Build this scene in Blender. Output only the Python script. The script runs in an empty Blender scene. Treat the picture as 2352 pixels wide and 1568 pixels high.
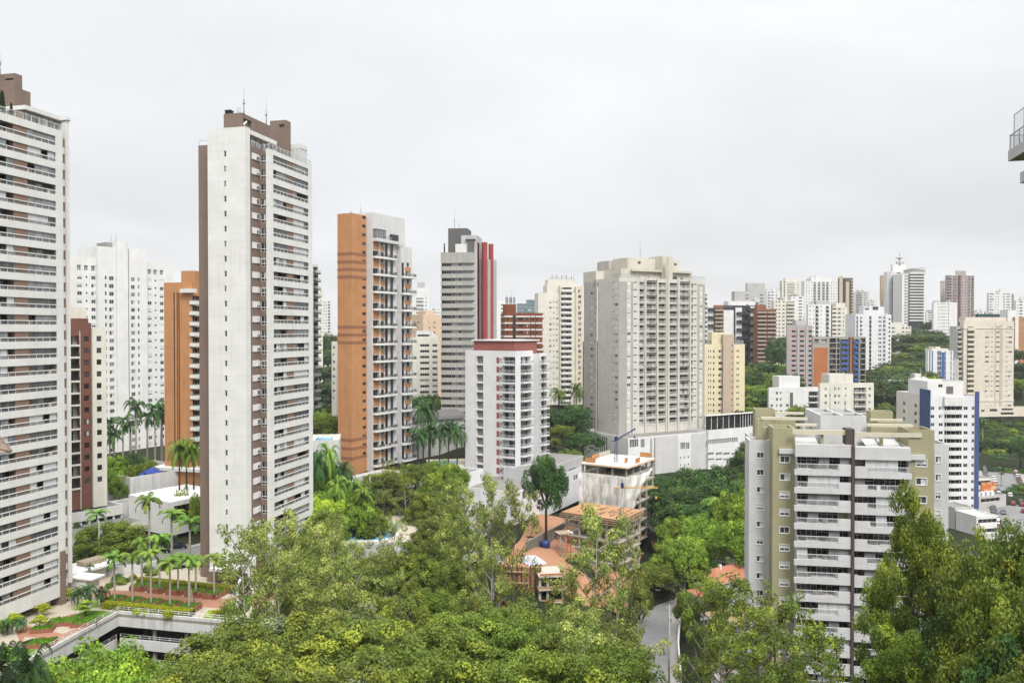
import bpy, math, random
from mathutils import Vector, Matrix
R_ = math.radians
random.seed(7)
SC = bpy.context.scene
COL = SC.collection
# ------------------------------------------------------------------ camera
CAMZ = 51.0
F, CX, CY, TH = 1829.5, 1176.0, 784.0, R_(0.75)
cam_d = bpy.data.cameras.new("camera")
cam_d.sensor_width = 36.0
cam_d.lens = 36.0 * F / 2352.0
cam_d.clip_start, cam_d.clip_end = 0.5, 20000.0
cam = bpy.data.objects.new("camera", cam_d)
cam.location = (0, 0, CAMZ)
cam.rotation_euler = (R_(90) - TH, 0, 0)
COL.objects.link(cam)
SC.camera = cam
# ------------------------------------------------------------------ light
SUN_EL, SUN_AZ = R_(52), R_(156)          # azimuth measured clockwise from +Y
sun_d = bpy.data.lights.new("sun", 'SUN')
sun_d.energy, sun_d.angle, sun_d.color = 1.5, R_(22), (1.0, 0.97, 0.92)
sun = bpy.data.objects.new("sun", sun_d)
sdir = Vector((math.sin(SUN_AZ) * math.cos(SUN_EL), math.cos(SUN_AZ) * math.cos(SUN_EL), math.sin(SUN_EL)))
sun.rotation_euler = sdir.to_track_quat('Z', 'Y').to_euler()
sun.location = (0, 0, 300)
COL.objects.link(sun)
W = bpy.data.worlds.new("World")
SC.world = W
W.use_nodes = True
nt = W.node_tree
nt.nodes.clear()
def nd(t, ty, **kw):
    n = t.nodes.new(ty)
    for k, v in kw.items():
        setattr(n, k, v)
    return n
def mth(t, op, a, b=None):
    n = nd(t, 'ShaderNodeMath', operation=op)
    for i, v in enumerate((a, b)):
        if v is None: continue
        if isinstance(v, (int, float)): n.inputs[i].default_value = v
        else: t.links.new(v, n.inputs[i])
    return n.outputs[0]
sky = nd(nt, 'ShaderNodeTexSky', sky_type='NISHITA', sun_disc=False, sun_elevation=SUN_EL, sun_rotation=SUN_AZ,
         air_density=1.0, dust_density=4.0, ozone_density=1.0)
tc = nd(nt, 'ShaderNodeTexCoord')
sep = nd(nt, 'ShaderNodeSeparateXYZ')
nt.links.new(tc.outputs['Generated'], sep.inputs[0])
# cloud deck: flatten the direction onto a plane so that clouds stretch towards the horizon
zc = mth(nt, 'MAXIMUM', mth(nt, 'ADD', sep.outputs[2], 0.16), 0.05)
cmb = nd(nt, 'ShaderNodeCombineXYZ')
nt.links.new(mth(nt, 'DIVIDE', sep.outputs[0], zc), cmb.inputs[0])
nt.links.new(mth(nt, 'DIVIDE', sep.outputs[1], zc), cmb.inputs[1])
ns = nd(nt, 'ShaderNodeTexNoise')
ns.inputs['Scale'].default_value = 0.55
ns.inputs['Detail'].default_value = 5.0
ns.inputs['Roughness'].default_value = 0.5
ns.inputs['Distortion'].default_value = 0.35
nt.links.new(cmb.outputs[0], ns.inputs['Vector'])
mr = nd(nt, 'ShaderNodeMapRange')
mr.inputs[1].default_value, mr.inputs[2].default_value = 0.3, 0.72
mr.inputs[3].default_value, mr.inputs[4].default_value = 0.82, 1.10
nt.links.new(ns.outputs[0], mr.inputs[0])
zz = mth(nt, 'MAXIMUM', sep.outputs[2], 0.0)
grad = mth(nt, 'ADD', mth(nt, 'MULTIPLY', mth(nt, 'POWER', zz, 3.2), 2.7), 0.86)     # an overcast sky is brighter overhead
val = mth(nt, 'MULTIPLY', mth(nt, 'MULTIPLY', grad, mr.outputs[0]), 4.75)
mrb = nd(nt, 'ShaderNodeMix', data_type='RGBA', blend_type='MULTIPLY')
mrb.inputs[0].default_value = 1.0
cc = nd(nt, 'ShaderNodeCombineColor')
for i in range(3): nt.links.new(val, cc.inputs[i])
nt.links.new(cc.outputs[0], mrb.inputs[6])
mrb.inputs[7].default_value = (0.975, 0.985, 1.0, 1)
mx = nd(nt, 'ShaderNodeMix', data_type='RGBA')
mx.inputs[0].default_value = 0.94
nt.links.new(sky.outputs[0], mx.inputs[6])
nt.links.new(mrb.outputs[2], mx.inputs[7])
bg = nd(nt, 'ShaderNodeBackground')
bg.inputs[1].default_value = 0.1
nt.links.new(mx.outputs[2], bg.inputs[0])
wo = nd(nt, 'ShaderNodeOutputWorld')
nt.links.new(bg.outputs[0], wo.inputs[0])
SC.view_settings.view_transform = 'Standard'
SC.view_settings.look = 'None'
SC.view_settings.exposure = 1.2
SC.view_settings.gamma = 1.0
SC.view_settings.use_curve_mapping = False
SC.cycles.max_bounces = 6
SC.cycles.diffuse_bounces = 3
SC.cycles.glossy_bounces = 2
SC.cycles.transparent_max_bounces = 8
SC.cycles.transmission_bounces = 2
SC.cycles.volume_bounces = 0
SC.cycles.caustics_reflective = False
SC.cycles.caustics_refractive = False
# ------------------------------------------------------------------ picture -> place
cT, sT = math.cos(TH), math.sin(TH)
def ray(x, y):
    a, b = (x - CX) / F, (CY - y) / F
    return (a, cT + b * sT, -sT + b * cT)
def P(x, y, d):
    r = ray(x, y); t = d / r[1]
    return Vector((r[0] * t, d, CAMZ + r[2] * t))
def G(x, y, z):                                # point where the sight line meets height z
    r = ray(x, y); t = (z - CAMZ) / r[2]
    return Vector((r[0] * t, r[1] * t, z))
def zof(py, d):
    r = ray(CX, py)
    return CAMZ + r[2] / r[1] * d
def lin(c): 
    c /= 255.0
    return c / 12.92 if c <= 0.04045 else ((c + 0.055) / 1.055) ** 2.4
def C(r, g, b, k=0.8, s=0.84):
    c = [lin(r), lin(g), lin(b)]; y = .25 * c[0] + .6 * c[1] + .15 * c[2]
    return tuple((y + (v - y) * s) * k * .9 for v in c) + (1,)
# ------------------------------------------------------------------ lie of the land (metres, podium garden = 0)
CTRL = [(-110, 130, -5), (-75, 125, -12), (-70, 150, -12), (-50, 140, -12), (-60, 135, -12), (-90, 115, -12), (-40, 155, -12), (-75, 140, -12), (-80, 190, -.4), (-60, 186, -.4), (-90, 230, 2.5), (-75, 215, 1), (-110, 290, 6), (-60, 290, 5), (-50, 262, 2.5),
 (0, 310, 8), (-25, 250, 0), (0, 235, -5), (-12, 200, -12), (-30, 150, -13), (22, 205, -13), (32, 225, -14), (4, 209, -6), (15, 230, -5), (9, 215, -7), (2, 195, -6.5), (12, 200, -8), (-2, 200, -7), (1, 185, -12), (7, 183, -13), (13, 182, -14), (-6, 186, -12), (40, 185, -19), (30, 154, -17.5), (33, 170, -17.5), (38, 190, -17.5), (43, 214, -17.5), (52, 235, -17.5), (-95, 178, -.7), (-60, 178, -.7), (-80, 200, -.7), (-50, 190, -.7), (-105, 200, -.5), (190, 278, -16.5), (222, 360, -16.5), (255, 430, -16.5), (45, 240, -16), (60, 250, -13), (60, 320, -5),
 (100, 400, 4), (80, 140, -17), (130, 290, -17), (70, 200, -16), (215, 360, -16), (160, 330, -15), (130, 420, 5), (170, 420, -2), (115, 480, 8), (150, 600, 18), (120, 620, 24), (240, 540, 24), (275, 560, 34), (320, 600, 30), (200, 700, 25),
 (300, 430, -10), (260, 420, -12), (320, 800, 35), (480, 1000, 52), (500, 1150, 58), (250, 850, 35), (560, 900, 45), (0, 90, -11), (40, 80, -12), (-40, 80, -10), (0, 0, -6), (0, -120, 0), (-160, 60, -4), (160, 60, -14),
 (-130, 480, 18), (-100, 620, 22), (0, 500, 15), (0, 700, 22), (-20, 420, 14), (-500, 500, 15), (-900, 1500, 20), (0, 1500, 30), (900, 1500, 40), (1500, 300, 10), (-1500, 0, 0)]
def terr(x, y):
    sw = sz = 0.0
    for a, b, c in CTRL:
        w = 1.0 / ((x - a) ** 2 + (y - b) ** 2 + 9.0) ** 2; sw += w; sz += w * c
    return sz / sw
# ------------------------------------------------------------------ materials
MC = {}
def bsdf(name, rough=0.8, spec=0.3):
    m = bpy.data.materials.new(name); m.use_nodes = True
    t = m.node_tree; b = t.nodes['Principled BSDF']
    b.inputs['Roughness'].default_value = rough
    b.inputs['Specular IOR Level'].default_value = spec
    return m, t, b
def mixc(t, fac, a, b, mode='MIX'):
    n = nd(t, 'ShaderNodeMix', data_type='RGBA', blend_type=mode)
    for s, v in ((0, fac), (6, a), (7, b)):
        if isinstance(v, (int, float)): n.inputs[s].default_value = v
        elif isinstance(v, tuple): n.inputs[s].default_value = v
        else: t.links.new(v, n.inputs[s])
    return n.outputs[2]
def objvec(t, sx=1, sy=1, sz=1):
    tcn = nd(t, 'ShaderNodeTexCoord'); mp = nd(t, 'ShaderNodeMapping')
    mp.inputs['Scale'].default_value = (sx, sy, sz)
    t.links.new(tcn.outputs['Object'], mp.inputs[0])
    return mp.outputs[0]
def noise_(t, vec, sc, det=4, rough=0.55):
    n = nd(t, 'ShaderNodeTexNoise')
    n.inputs['Scale'].default_value = sc; n.inputs['Detail'].default_value = det; n.inputs['Roughness'].default_value = rough
    t.links.new(vec, n.inputs['Vector'])
    return n.outputs[0]
def ramp(t, v, a, b, lo=0.0, hi=1.0):
    n = nd(t, 'ShaderNodeMapRange')
    n.inputs[1].default_value, n.inputs[2].default_value, n.inputs[3].default_value, n.inputs[4].default_value = a, b, lo, hi
    t.links.new(v, n.inputs[0])
    return n.outputs[0]
def wall(name, col, dirt=0.35, joint=None, rough=0.85, dirtcol=(0.62, 0.58, 0.52, 1)):
    """painted or tiled facade: patches, rain streaks, and optional panel joints (width, height)"""
    if name in MC: return MC[name]
    m, t, b = bsdf(name, rough, 0.25)
    v = objvec(t)
    c = mixc(t, 1.0, col, mixc(t, ramp(t, noise_(t, v, 0.22, 5), 0.3, 0.75), (0.90, 0.90, 0.89, 1), (1.05, 1.05, 1.05, 1)), 'MULTIPLY')
    st = noise_(t, objvec(t, 1.3, 1.3, 0.045), 1.0, 5, 0.65)
    st2 = noise_(t, v, 0.13, 3)
    f = mth(t, 'MULTIPLY', ramp(t, st, 0.47, 0.72), ramp(t, st2, 0.33, 0.62))
    c = mixc(t, mth(t, 'MULTIPLY', f, dirt), c, mixc(t, 1.0, c, dirtcol, 'MULTIPLY'))
    c = mixc(t, ramp(t, noise_(t, v, 9.0, 3), 0.2, 0.8, 0.0, 0.16), c, (0, 0, 0, 1), 'MIX') if joint == 'rough' else c
    if joint and joint != 'rough':
        tcn = nd(t, 'ShaderNodeTexCoord'); sp = nd(t, 'ShaderNodeSeparateXYZ'); cb = nd(t, 'ShaderNodeCombineXYZ')
        t.links.new(tcn.outputs['Object'], sp.inputs[0])
        t.links.new(mth(t, 'ADD', sp.outputs[0], sp.outputs[1]), cb.inputs[0])
        t.links.new(sp.outputs[2], cb.inputs[1])
        br = nd(t, 'ShaderNodeTexBrick')
        br.offset = 0.0 if joint[1] > 0.5 else 0.5
        br.inputs['Color1'].default_value = (1, 1, 1, 1)
        br.inputs['Color2'].default_value = (0.965, 0.965, 0.965, 1)
        br.inputs['Mortar'].default_value = joint[2] if len(joint) > 2 else (0.62, 0.61, 0.6, 1)
        br.inputs['Scale'].default_value = 1.0
        br.inputs['Brick Width'].default_value = joint[0]
        br.inputs['Row Height'].default_value = joint[1]
        br.inputs['Mortar Size'].default_value = 0.035 if joint[1] > 0.5 else 0.012
        t.links.new(cb.outputs[0], br.inputs['Vector'])
        c = mixc(t, 1.0, c, br.outputs[0], 'MULTIPLY')
    t.links.new(c, b.inputs['Base Color'])
    MC[name] = m
    return m
def plain(name, col, rough=0.6, spec=0.3, metal=0.0, var=0.12, sc=1.5):
    if name in MC: return MC[name]
    m, t, b = bsdf(name, rough, spec)
    b.inputs['Metallic'].default_value = metal
    c = mixc(t, 1.0, col, mixc(t, ramp(t, noise_(t, objvec(t), sc, 4), 0.25, 0.75), (1 - var,) * 3 + (1,), (1 + var,) * 3 + (1,)), 'MULTIPLY')
    t.links.new(c, b.inputs['Base Color'])
    MC[name] = m
    return m
def glass_dark(name, col, rough=0.08, var=0.8, sc=0.9):
    if name in MC: return MC[name]
    m, t, b = bsdf(name, rough, 0.55)
    n = noise_(t, objvec(t, 1, 1, 1), sc, 3, 0.6)
    ob = nd(t, 'ShaderNodeObjectInfo')
    k = mth(t, 'ADD', ramp(t, n, 0.3, 0.7, 1 - var * 0.6, 1 + var), mth(t, 'MULTIPLY', ob.outputs['Random'], 0.4))
    cm = nd(t, 'ShaderNodeVectorMath', operation='SCALE')
    cm.inputs[0].default_value = col[:3]
    t.links.new(k, cm.inputs['Scale'])
    t.links.new(cm.outputs[0], b.inputs['Base Color'])
    MC[name] = m
    return m
def glass_clear(name, col, opac=0.35):
    if name in MC: return MC[name]
    m, t, b = bsdf(name, 0.08, 0.5)
    b.inputs['Base Color'].default_value = col
    tr = nd(t, 'ShaderNodeBsdfTransparent'); mxs = nd(t, 'ShaderNodeMixShader')
    mxs.inputs[0].default_value = opac
    t.links.new(tr.outputs[0], mxs.inputs[1]); t.links.new(b.outputs[0], mxs.inputs[2])
    t.links.new(mxs.outputs[0], t.nodes['Material Output'].inputs[0])
    MC[name] = m
    return m
def curtain(name, col):
    if name in MC: return MC[name]
    m, t, b = bsdf(name, 0.5, 0.4)
    w = noise_(t, objvec(t, 7, 7, 0.05), 1.0, 3)
    c = mixc(t, ramp(t, w, 0.35, 0.65), tuple(x * 0.8 for x in col[:3]) + (1,), col)
    t.links.new(c, b.inputs['Base Color'])
    MC[name] = m
    return m
WHITE = wall('white_tile', C(240, 240, 237, .86), 0.28, (6.0, 1.5, (.86, .86, .86, 1)))
WHITEP = wall('white_paint', C(240, 239, 235, .84), 0.5)
BROWN = wall('brown_tile', C(146, 123, 110, .85), 0.3, (.6, .3, (.8, .8, .8, 1)))
FRAME = plain('white_frame', C(243, 243, 243, .85), 0.4, 0.4, 0, .04)
FRAMED = plain('dark_frame', (0.03, 0.03, 0.032, 1), 0.4, 0.4)
FRAMEG = plain('grey_frame', (0.25, 0.25, 0.25, 1), 0.4, 0.4)
GLS = glass_dark('window_glass', (0.045, 0.047, 0.048, 1))
GLS2 = glass_dark('grey_glass', (0.16, 0.165, 0.17, 1), 0.12, 0.5)
GLB = glass_dark('black_glass', (0.012, 0.012, 0.013, 1), 0.1)
CURT = curtain('curtain_cloth', C(226, 229, 230, .8))
BLIND = plain('roller_blind', C(236, 236, 234, .82), 0.6, 0.3, 0, .05)
RAILG = glass_clear('balustrade_glass', C(170, 178, 178, .8), 0.26)
GREENG = glass_clear('green_glass', C(190, 214, 208, .8), 0.6)
CONC = wall('concrete', C(186, 184, 176, .72), 0.7, 'rough')
ROOFG = wall('roof_grey', C(165, 162, 156, .7), 0.9, 'rough')
WARM = plain('interior_wall', C(190, 170, 140, .5), 0.8)
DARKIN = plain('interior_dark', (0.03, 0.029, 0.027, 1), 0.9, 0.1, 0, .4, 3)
# ------------------------------------------------------------------ mesh builder
class MB:
    def __init__(s): s.v, s.f, s.m, s.ms, s.sm = [], [], [], [], []
    def mi(s, m):
        if m not in s.ms: s.ms.append(m)
        return s.ms.index(m)
    def poly(s, pts, m, smooth=False):
        n = len(s.v); s.v.extend([tuple(p) for p in pts]); s.f.append(tuple(range(n, n + len(pts)))); s.m.append(s.mi(m)); s.sm.append(smooth)
    def box(s, x0, x1, y0, y1, z0, z1, m, bottom=True):
        n = len(s.v)
        s.v.extend([(x0, y0, z0), (x1, y0, z0), (x1, y1, z0), (x0, y1, z0), (x0, y0, z1), (x1, y0, z1), (x1, y1, z1), (x0, y1, z1)])
        fs = [(4, 5, 6, 7), (0, 1, 5, 4), (1, 2, 6, 5), (2, 3, 7, 6), (3, 0, 4, 7)]
        if bottom: fs.append((3, 2, 1, 0))
        i = s.mi(m)
        for f in fs: s.f.append(tuple(n + k for k in f)); s.m.append(i); s.sm.append(False)
    def prism(s, pts, z0, z1, m, mtop=None):
        n = len(pts)
        a = sum(pts[i][0] * pts[(i + 1) % n][1] - pts[(i + 1) % n][0] * pts[i][1] for i in range(n))
        if a < 0: pts = pts[::-1]
        for i in range(n):
            p, q = pts[i], pts[(i + 1) % n]
            s.poly([(p[0], p[1], z0), (q[0], q[1], z0), (q[0], q[1], z1), (p[0], p[1], z1)], m)
        s.poly([(p[0], p[1], z1) for p in pts], mtop or m)
        s.poly([(p[0], p[1], z0) for p in pts[::-1]], m)
    def tube(s, pts, rads, m, k=6, cap=True):
        base = len(s.v); i0 = s.mi(m); pts = [Vector(p) for p in pts]
        for i, p in enumerate(pts):
            d = (pts[min(i + 1, len(pts) - 1)] - pts[max(i - 1, 0)]).normalized()
            a = d.orthogonal().normalized() if abs(d.z) < 0.9 else Vector((1, 0, 0)); a = (a - d * a.dot(d)).normalized(); b = d.cross(a)
            for j in range(k):
                t = 2 * math.pi * j / k
                s.v.append(tuple(p + (a * math.cos(t) + b * math.sin(t)) * rads[i]))
        for i in range(len(pts) - 1):
            for j in range(k):
                a, b = base + i * k + j, base + i * k + (j + 1) % k
                s.f.append((a, b, b + k, a + k)); s.m.append(i0); s.sm.append(True)
        if cap:
            s.f.append(tuple(base + (len(pts) - 1) * k + j for j in range(k))); s.m.append(i0); s.sm.append(False)
            s.f.append(tuple(base + j for j in range(k - 1, -1, -1))); s.m.append(i0); s.sm.append(False)
    def bar(s, p, q, r, m, k=4): s.tube([p, q], [r, r], m, k)
    def add(s, o, M):
        n = len(s.v); s.v.extend([tuple(M @ Vector(v)) for v in o.v])
        mp = [s.mi(m) for m in o.ms]
        s.f.extend([tuple(n + k for k in f) for f in o.f]); s.m.extend([mp[i] for i in o.m]); s.sm.extend(o.sm)
    def mesh(s, name):
        me = bpy.data.meshes.new(name); me.from_pydata(s.v, [], s.f)
        for m in s.ms: me.materials.append(m)
        me.polygons.foreach_set('material_index', s.m); me.polygons.foreach_set('use_smooth', s.sm)
        me.update()
        return me
    def build(s, name, parent=None, loc=(0, 0, 0), rz=0.0):
        o = bpy.data.objects.new(name, s.mesh(name)); COL.objects.link(o)
        o.location = loc; o.rotation_euler = (0, 0, rz); o.parent = parent
        return o
def tag(o, label=None, cat=None, group=None, kind=None):
    if label: o['label'] = label
    if cat: o['category'] = cat
    if group: o['group'] = group
    if kind: o['kind'] = kind
    return o
def empty(name, loc, rz=0.0):
    o = bpy.data.objects.new(name, None); COL.objects.link(o); o.location = loc; o.rotation_euler = (0, 0, rz)
    o.empty_display_size = 1
    return o
def inst(me, name, parent=None, loc=(0, 0, 0), rz=0.0, sc=None):
    o = bpy.data.objects.new(name, me); COL.objects.link(o); o.location = loc; o.rotation_euler = (0, 0, rz); o.parent = parent
    if sc: o.scale = sc
    return o
# ------------------------------------------------------------------ buildings
class Face:
    def __init__(s, b, p0, p1):
        s.b, s.p0, s.p1 = b, Vector(p0), Vector(p1)
        d = s.p1 - s.p0; s.w = d.length; s.du = d / s.w; s.inn = Vector((-s.du.y, s.du.x)); s.rot = math.atan2(s.du.y, s.du.x)
        s.holes = []; s.z0, s.z1 = -1e9, 1e9
    def u(s, px):                                   # metres along the face where image column px falls
        r = ray(px, 760); r = Vector((r[0], r[1])); a = s.b.w2(s.p0); d = s.b.d2(s.du)
        det = r.x * -d.y + d.x * r.y
        return (-(a.x) * r.y + r.x * a.y) / (d.x * r.y - r.x * d.y) if det else 0
    def z(s, py, u):
        w = s.b.w2(s.p0 + s.du * u)
        return zof(py, w.y) - s.b.zb
    def T(s, u, o, z):
        q = s.p0 + s.du * u - s.inn * o
        return (q.x, q.y, z)
    def M(s, u, o, z): return Matrix.Translation(s.T(u, o, z)) @ Matrix.Rotation(s.rot, 4, 'Z')
    def hole(s, u0, u1, z0, z1, dep, back=False, mat=None): s.holes.append((u0, u1, z0, z1, dep, back, mat))
    def emit(s, mb, z0, z1, m):
        hs = [h for h in s.holes if h[3] > z0 and h[2] < z1]
        zs = sorted(set([z0, z1] + [min(max(h[i], z0), z1) for h in hs for i in (2, 3)]))
        for a, b in zip(zs, zs[1:]):
            if b - a < 1e-4: continue
            row = sorted([(h[0], h[1]) for h in hs if h[2] <= a + 1e-4 and h[3] >= b - 1e-4]); c = 0.0
            for h0, h1 in row + [(s.w, s.w)]:
                if h0 > c + 1e-4: mb.poly([s.T(c, 0, a), s.T(h0, 0, a), s.T(h0, 0, b), s.T(c, 0, b)], m)
                c = max(c, h1)
        for u0, u1, a, b, dp, back, hm in hs:
            mm = hm or m
            mb.poly([s.T(u0, 0, a), s.T(u1, 0, a), s.T(u1, -dp, a), s.T(u0, -dp, a)], mm)
            mb.poly([s.T(u0, -dp, b), s.T(u1, -dp, b), s.T(u1, 0, b), s.T(u0, 0, b)], mm)
            mb.poly([s.T(u0, 0, a), s.T(u0, -dp, a), s.T(u0, -dp, b), s.T(u0, 0, b)], mm)
            mb.poly([s.T(u1, -dp, a), s.T(u1, 0, a), s.T(u1, 0, b), s.T(u1, -dp, b)], mm)
            if back: mb.poly([s.T(u0, -dp, a), s.T(u1, -dp, a), s.T(u1, -dp, b), s.T(u0, -dp, b)], back)
    def box(s, mb, u0, u1, o0, o1, z0, z1, m):       # o outward
        t = MB(); t.box(0, u1 - u0, -o1, -o0, z0, z1, m); mb.add(t, s.M(u0, 0, 0))
GEO = {}
def geo(key, fn, *a):
    if key not in GEO: GEO[key] = [(n, mb, None) for n, mb in fn(*a)]
    return key
class Bld:
    def __init__(s, name, label, xc, d, yaw, zb=0.0, cat='apartment tower', group=None):
        p = P(xc, 760, d); zb = terr(p.x, p.y) - 2 if zb is None else zb; s.zb = zb; s.o = Vector((p.x, p.y)); s.a = R_(yaw)
        s.root = empty(name, (p.x, p.y, zb), s.a); tag(s.root, label, cat, group)
        s.ca, s.sa = math.cos(s.a), math.sin(s.a); s.parts = []; s.vols = []; s.mbs = {}
    def d2(s, v): return Vector((s.ca * v.x - s.sa * v.y, s.sa * v.x + s.ca * v.y))
    def w2(s, p): return s.o + s.d2(Vector((p[0], p[1])))
    def line(s, p, phi): # helper face from local point
        return Face(s, p, (p[0] + math.cos(phi), p[1] + math.sin(phi)))
    def lx(s, px, y=0.0): return s.line((0, y), 0).u(px)
    def ly(s, px, x=0.0): return s.line((x, 0), R_(90)).u(px)
    def zp(s, py, x=0.0, y=0.0): return zof(py, s.w2((x, y)).y) - s.zb
    def mb(s, name='wall'):
        if name not in s.mbs: s.mbs[name] = MB()
        return s.mbs[name]
    def vol(s, poly, z0, z1, m, par=0.9, part='wall', roof=None, mats=None):
        n = len(poly)
        v = type('V', (), {})()
        v.f = [Face(s, poly[i], poly[(i + 1) % n]) for i in range(n)]
        for f in v.f: f.z0, f.z1 = z0, z1
        v.poly, v.z0, v.z1, v.m, v.par, v.part, v.roof, v.mats = poly, z0, z1, m, par, part, roof or ROOFG, mats or {}
        s.vols.append(v)
        return v
    def bx(s, x0, x1, y0, y1, z0, z1, m, **k): return s.vol([(x0, y0), (x1, y0), (x1, y1), (x0, y1)], z0, z1, m, **k)
    def part(s, name, key, face, u, z, o=0.0, size=None): s.parts.append((name, key, face.M(u, o, z), face.T(u, o, z), face.rot, size or 1.0))
    def raw(s, name, mb): mb.build(name, s.root)
    def antenna(s, x, y, z, h, r=0.07): 
        t = MB(); t.tube([(0, 0, 0), (0, 0, h * .4), (0, 0, h)], [r * 1.4, r, r * .5], FRAMEG, 5)
        t.bar((-.5, 0, h * .55), (.5, 0, h * .55), r * .5, FRAMEG); t.bar((0, 0, h * .4), (0, 0, h * .4 + .4), r * 3, FRAMEG)
        t.build('antenna', s.root, (x, y, z))
    def finish(s):
        for v in s.vols:
            mb = s.mb(v.part)
            for i, f in enumerate(v.f): f.emit(mb, v.z0, v.z1, v.mats.get(i, v.m))
            if v.par <= 0:
                mb.poly([(p[0], p[1], v.z1) for p in v.poly], v.roof if v.part == 'wall' else v.m)
                if v.z0 > .5: mb.poly([(p[0], p[1], v.z0) for p in v.poly[::-1]], v.m)
                continue
            c = Vector((sum(p[0] for p in v.poly), sum(p[1] for p in v.poly))) / len(v.poly); inn = []
            n = len(v.poly)
            for i in range(n):
                a, b = v.f[i - 1], v.f[i]; q = (a.inn + b.inn); q = q / max(0.3, (1 + a.inn.dot(b.inn)))
                p = Vector(v.poly[i]) + q * 0.25; inn.append((p.x, p.y))
            for i in range(n):
                p, q, pi, qi = v.poly[i], v.poly[(i + 1) % n], inn[i], inn[(i + 1) % n]
                mb.poly([(p[0], p[1], v.z1), (q[0], q[1], v.z1), (qi[0], qi[1], v.z1), (pi[0], pi[1], v.z1)], v.m)
                mb.poly([(pi[0], pi[1], v.z1), (qi[0], qi[1], v.z1), (qi[0], qi[1], v.z1 - v.par), (pi[0], pi[1], v.z1 - v.par)], v.m)
            mb.poly([(p[0], p[1], v.z1 - v.par) for p in inn], v.roof)
            if v.z0 > .5: mb.poly([(p[0], p[1], v.z0) for p in v.poly[::-1]], v.m)
        for nme, mb in s.mbs.items(): mb.build(nme, s.root)
        by = {}
        for p in s.parts: by.setdefault(p[0], []).append(p)
        for nme, ps in by.items():
            ps.sort(key=lambda p: -p[5])
            for p in ps[:100]:
                par = None
                for i, (sub, gm, me) in enumerate(GEO[p[1]]):
                    if me is None: me = gm.mesh(sub or nme); GEO[p[1]][i] = (sub, gm, me)
                    if par is None: par = inst(me, nme, s.root, p[3], p[4])
                    else: inst(me, sub, par)
            if ps[100:]:
                t = MB()
                for p in ps[100:]:
                    for sub, gm, me in GEO[p[1]]: t.add(gm, p[2])
                tag(t.build(nme, s.root), kind='stuff')
        return s
# --- window kinds: local x along the face, y inwards, z up; sits in a hole of depth rec
def g_win(w, h, st, fm, rec, near):
    a, g, sh = MB(), MB(), MB(); t = min(0.07, w * .09); y0, y1 = rec - .07, rec
    for b in ((0, w, 0, t), (0, w, h - t, h), (0, t, t, h - t), (w - t, w, t, h - t)): a.box(b[0], b[1], y0, y1, b[2], b[3], fm)
    gz1 = h - t
    if st[0] == 's':                                 # roller shutter partly down
        k = float(st[1:]) / 100.0; gz1 = max(t + .01, h - t - (h - 2 * t) * k)
        (sh if near else a).box(t, w - t, y0 + .01, y1 - .005, gz1, h - t, BLIND)
    gm = {'g': GLS, 'b': GLB, 'l': GLS2, 's': GLS, 'c': GLS}[st[0]]
    tgt = g if near else a
    if gz1 > t + .05:
        if st[0] == 'c': tgt.poly([(w * .5, rec - .025, t), (w - t, rec - .025, t), (w - t, rec - .025, gz1), (w * .5, rec - .025, gz1)], CURT); tgt.poly([(t, rec - .025, t), (w * .5, rec - .025, t), (w * .5, rec - .025, gz1), (t, rec - .025, gz1)], GLS)
        else: tgt.poly([(t, rec - .025, t), (w - t, rec - .025, t), (w - t, rec - .025, gz1), (t, rec - .025, gz1)], gm)
        if w > .8: a.box(w / 2 - t * .5, w / 2 + t * .5, y0 + .02, y1 - .03, t, gz1, fm)
        if w > 2.2: 
            for q in (.25, .75): a.box(w * q - t * .4, w * q + t * .4, y0 + .02, y1 - .03, t, gz1, fm)
    out = [(None, a)]
    if near:
        if g.f: out.append(('pane', g))
        if sh.f: out.append(('shutter', sh))
    return out
def kwin(w, h, st='g', fm=None, rec=.18, near=False):
    fm = fm or FRAME; w, h = round(w, 2), round(h, 2)
    return geo(('win', w, h, st, fm.name, rec, near), g_win, w, h, st, fm, rec, near)
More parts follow.
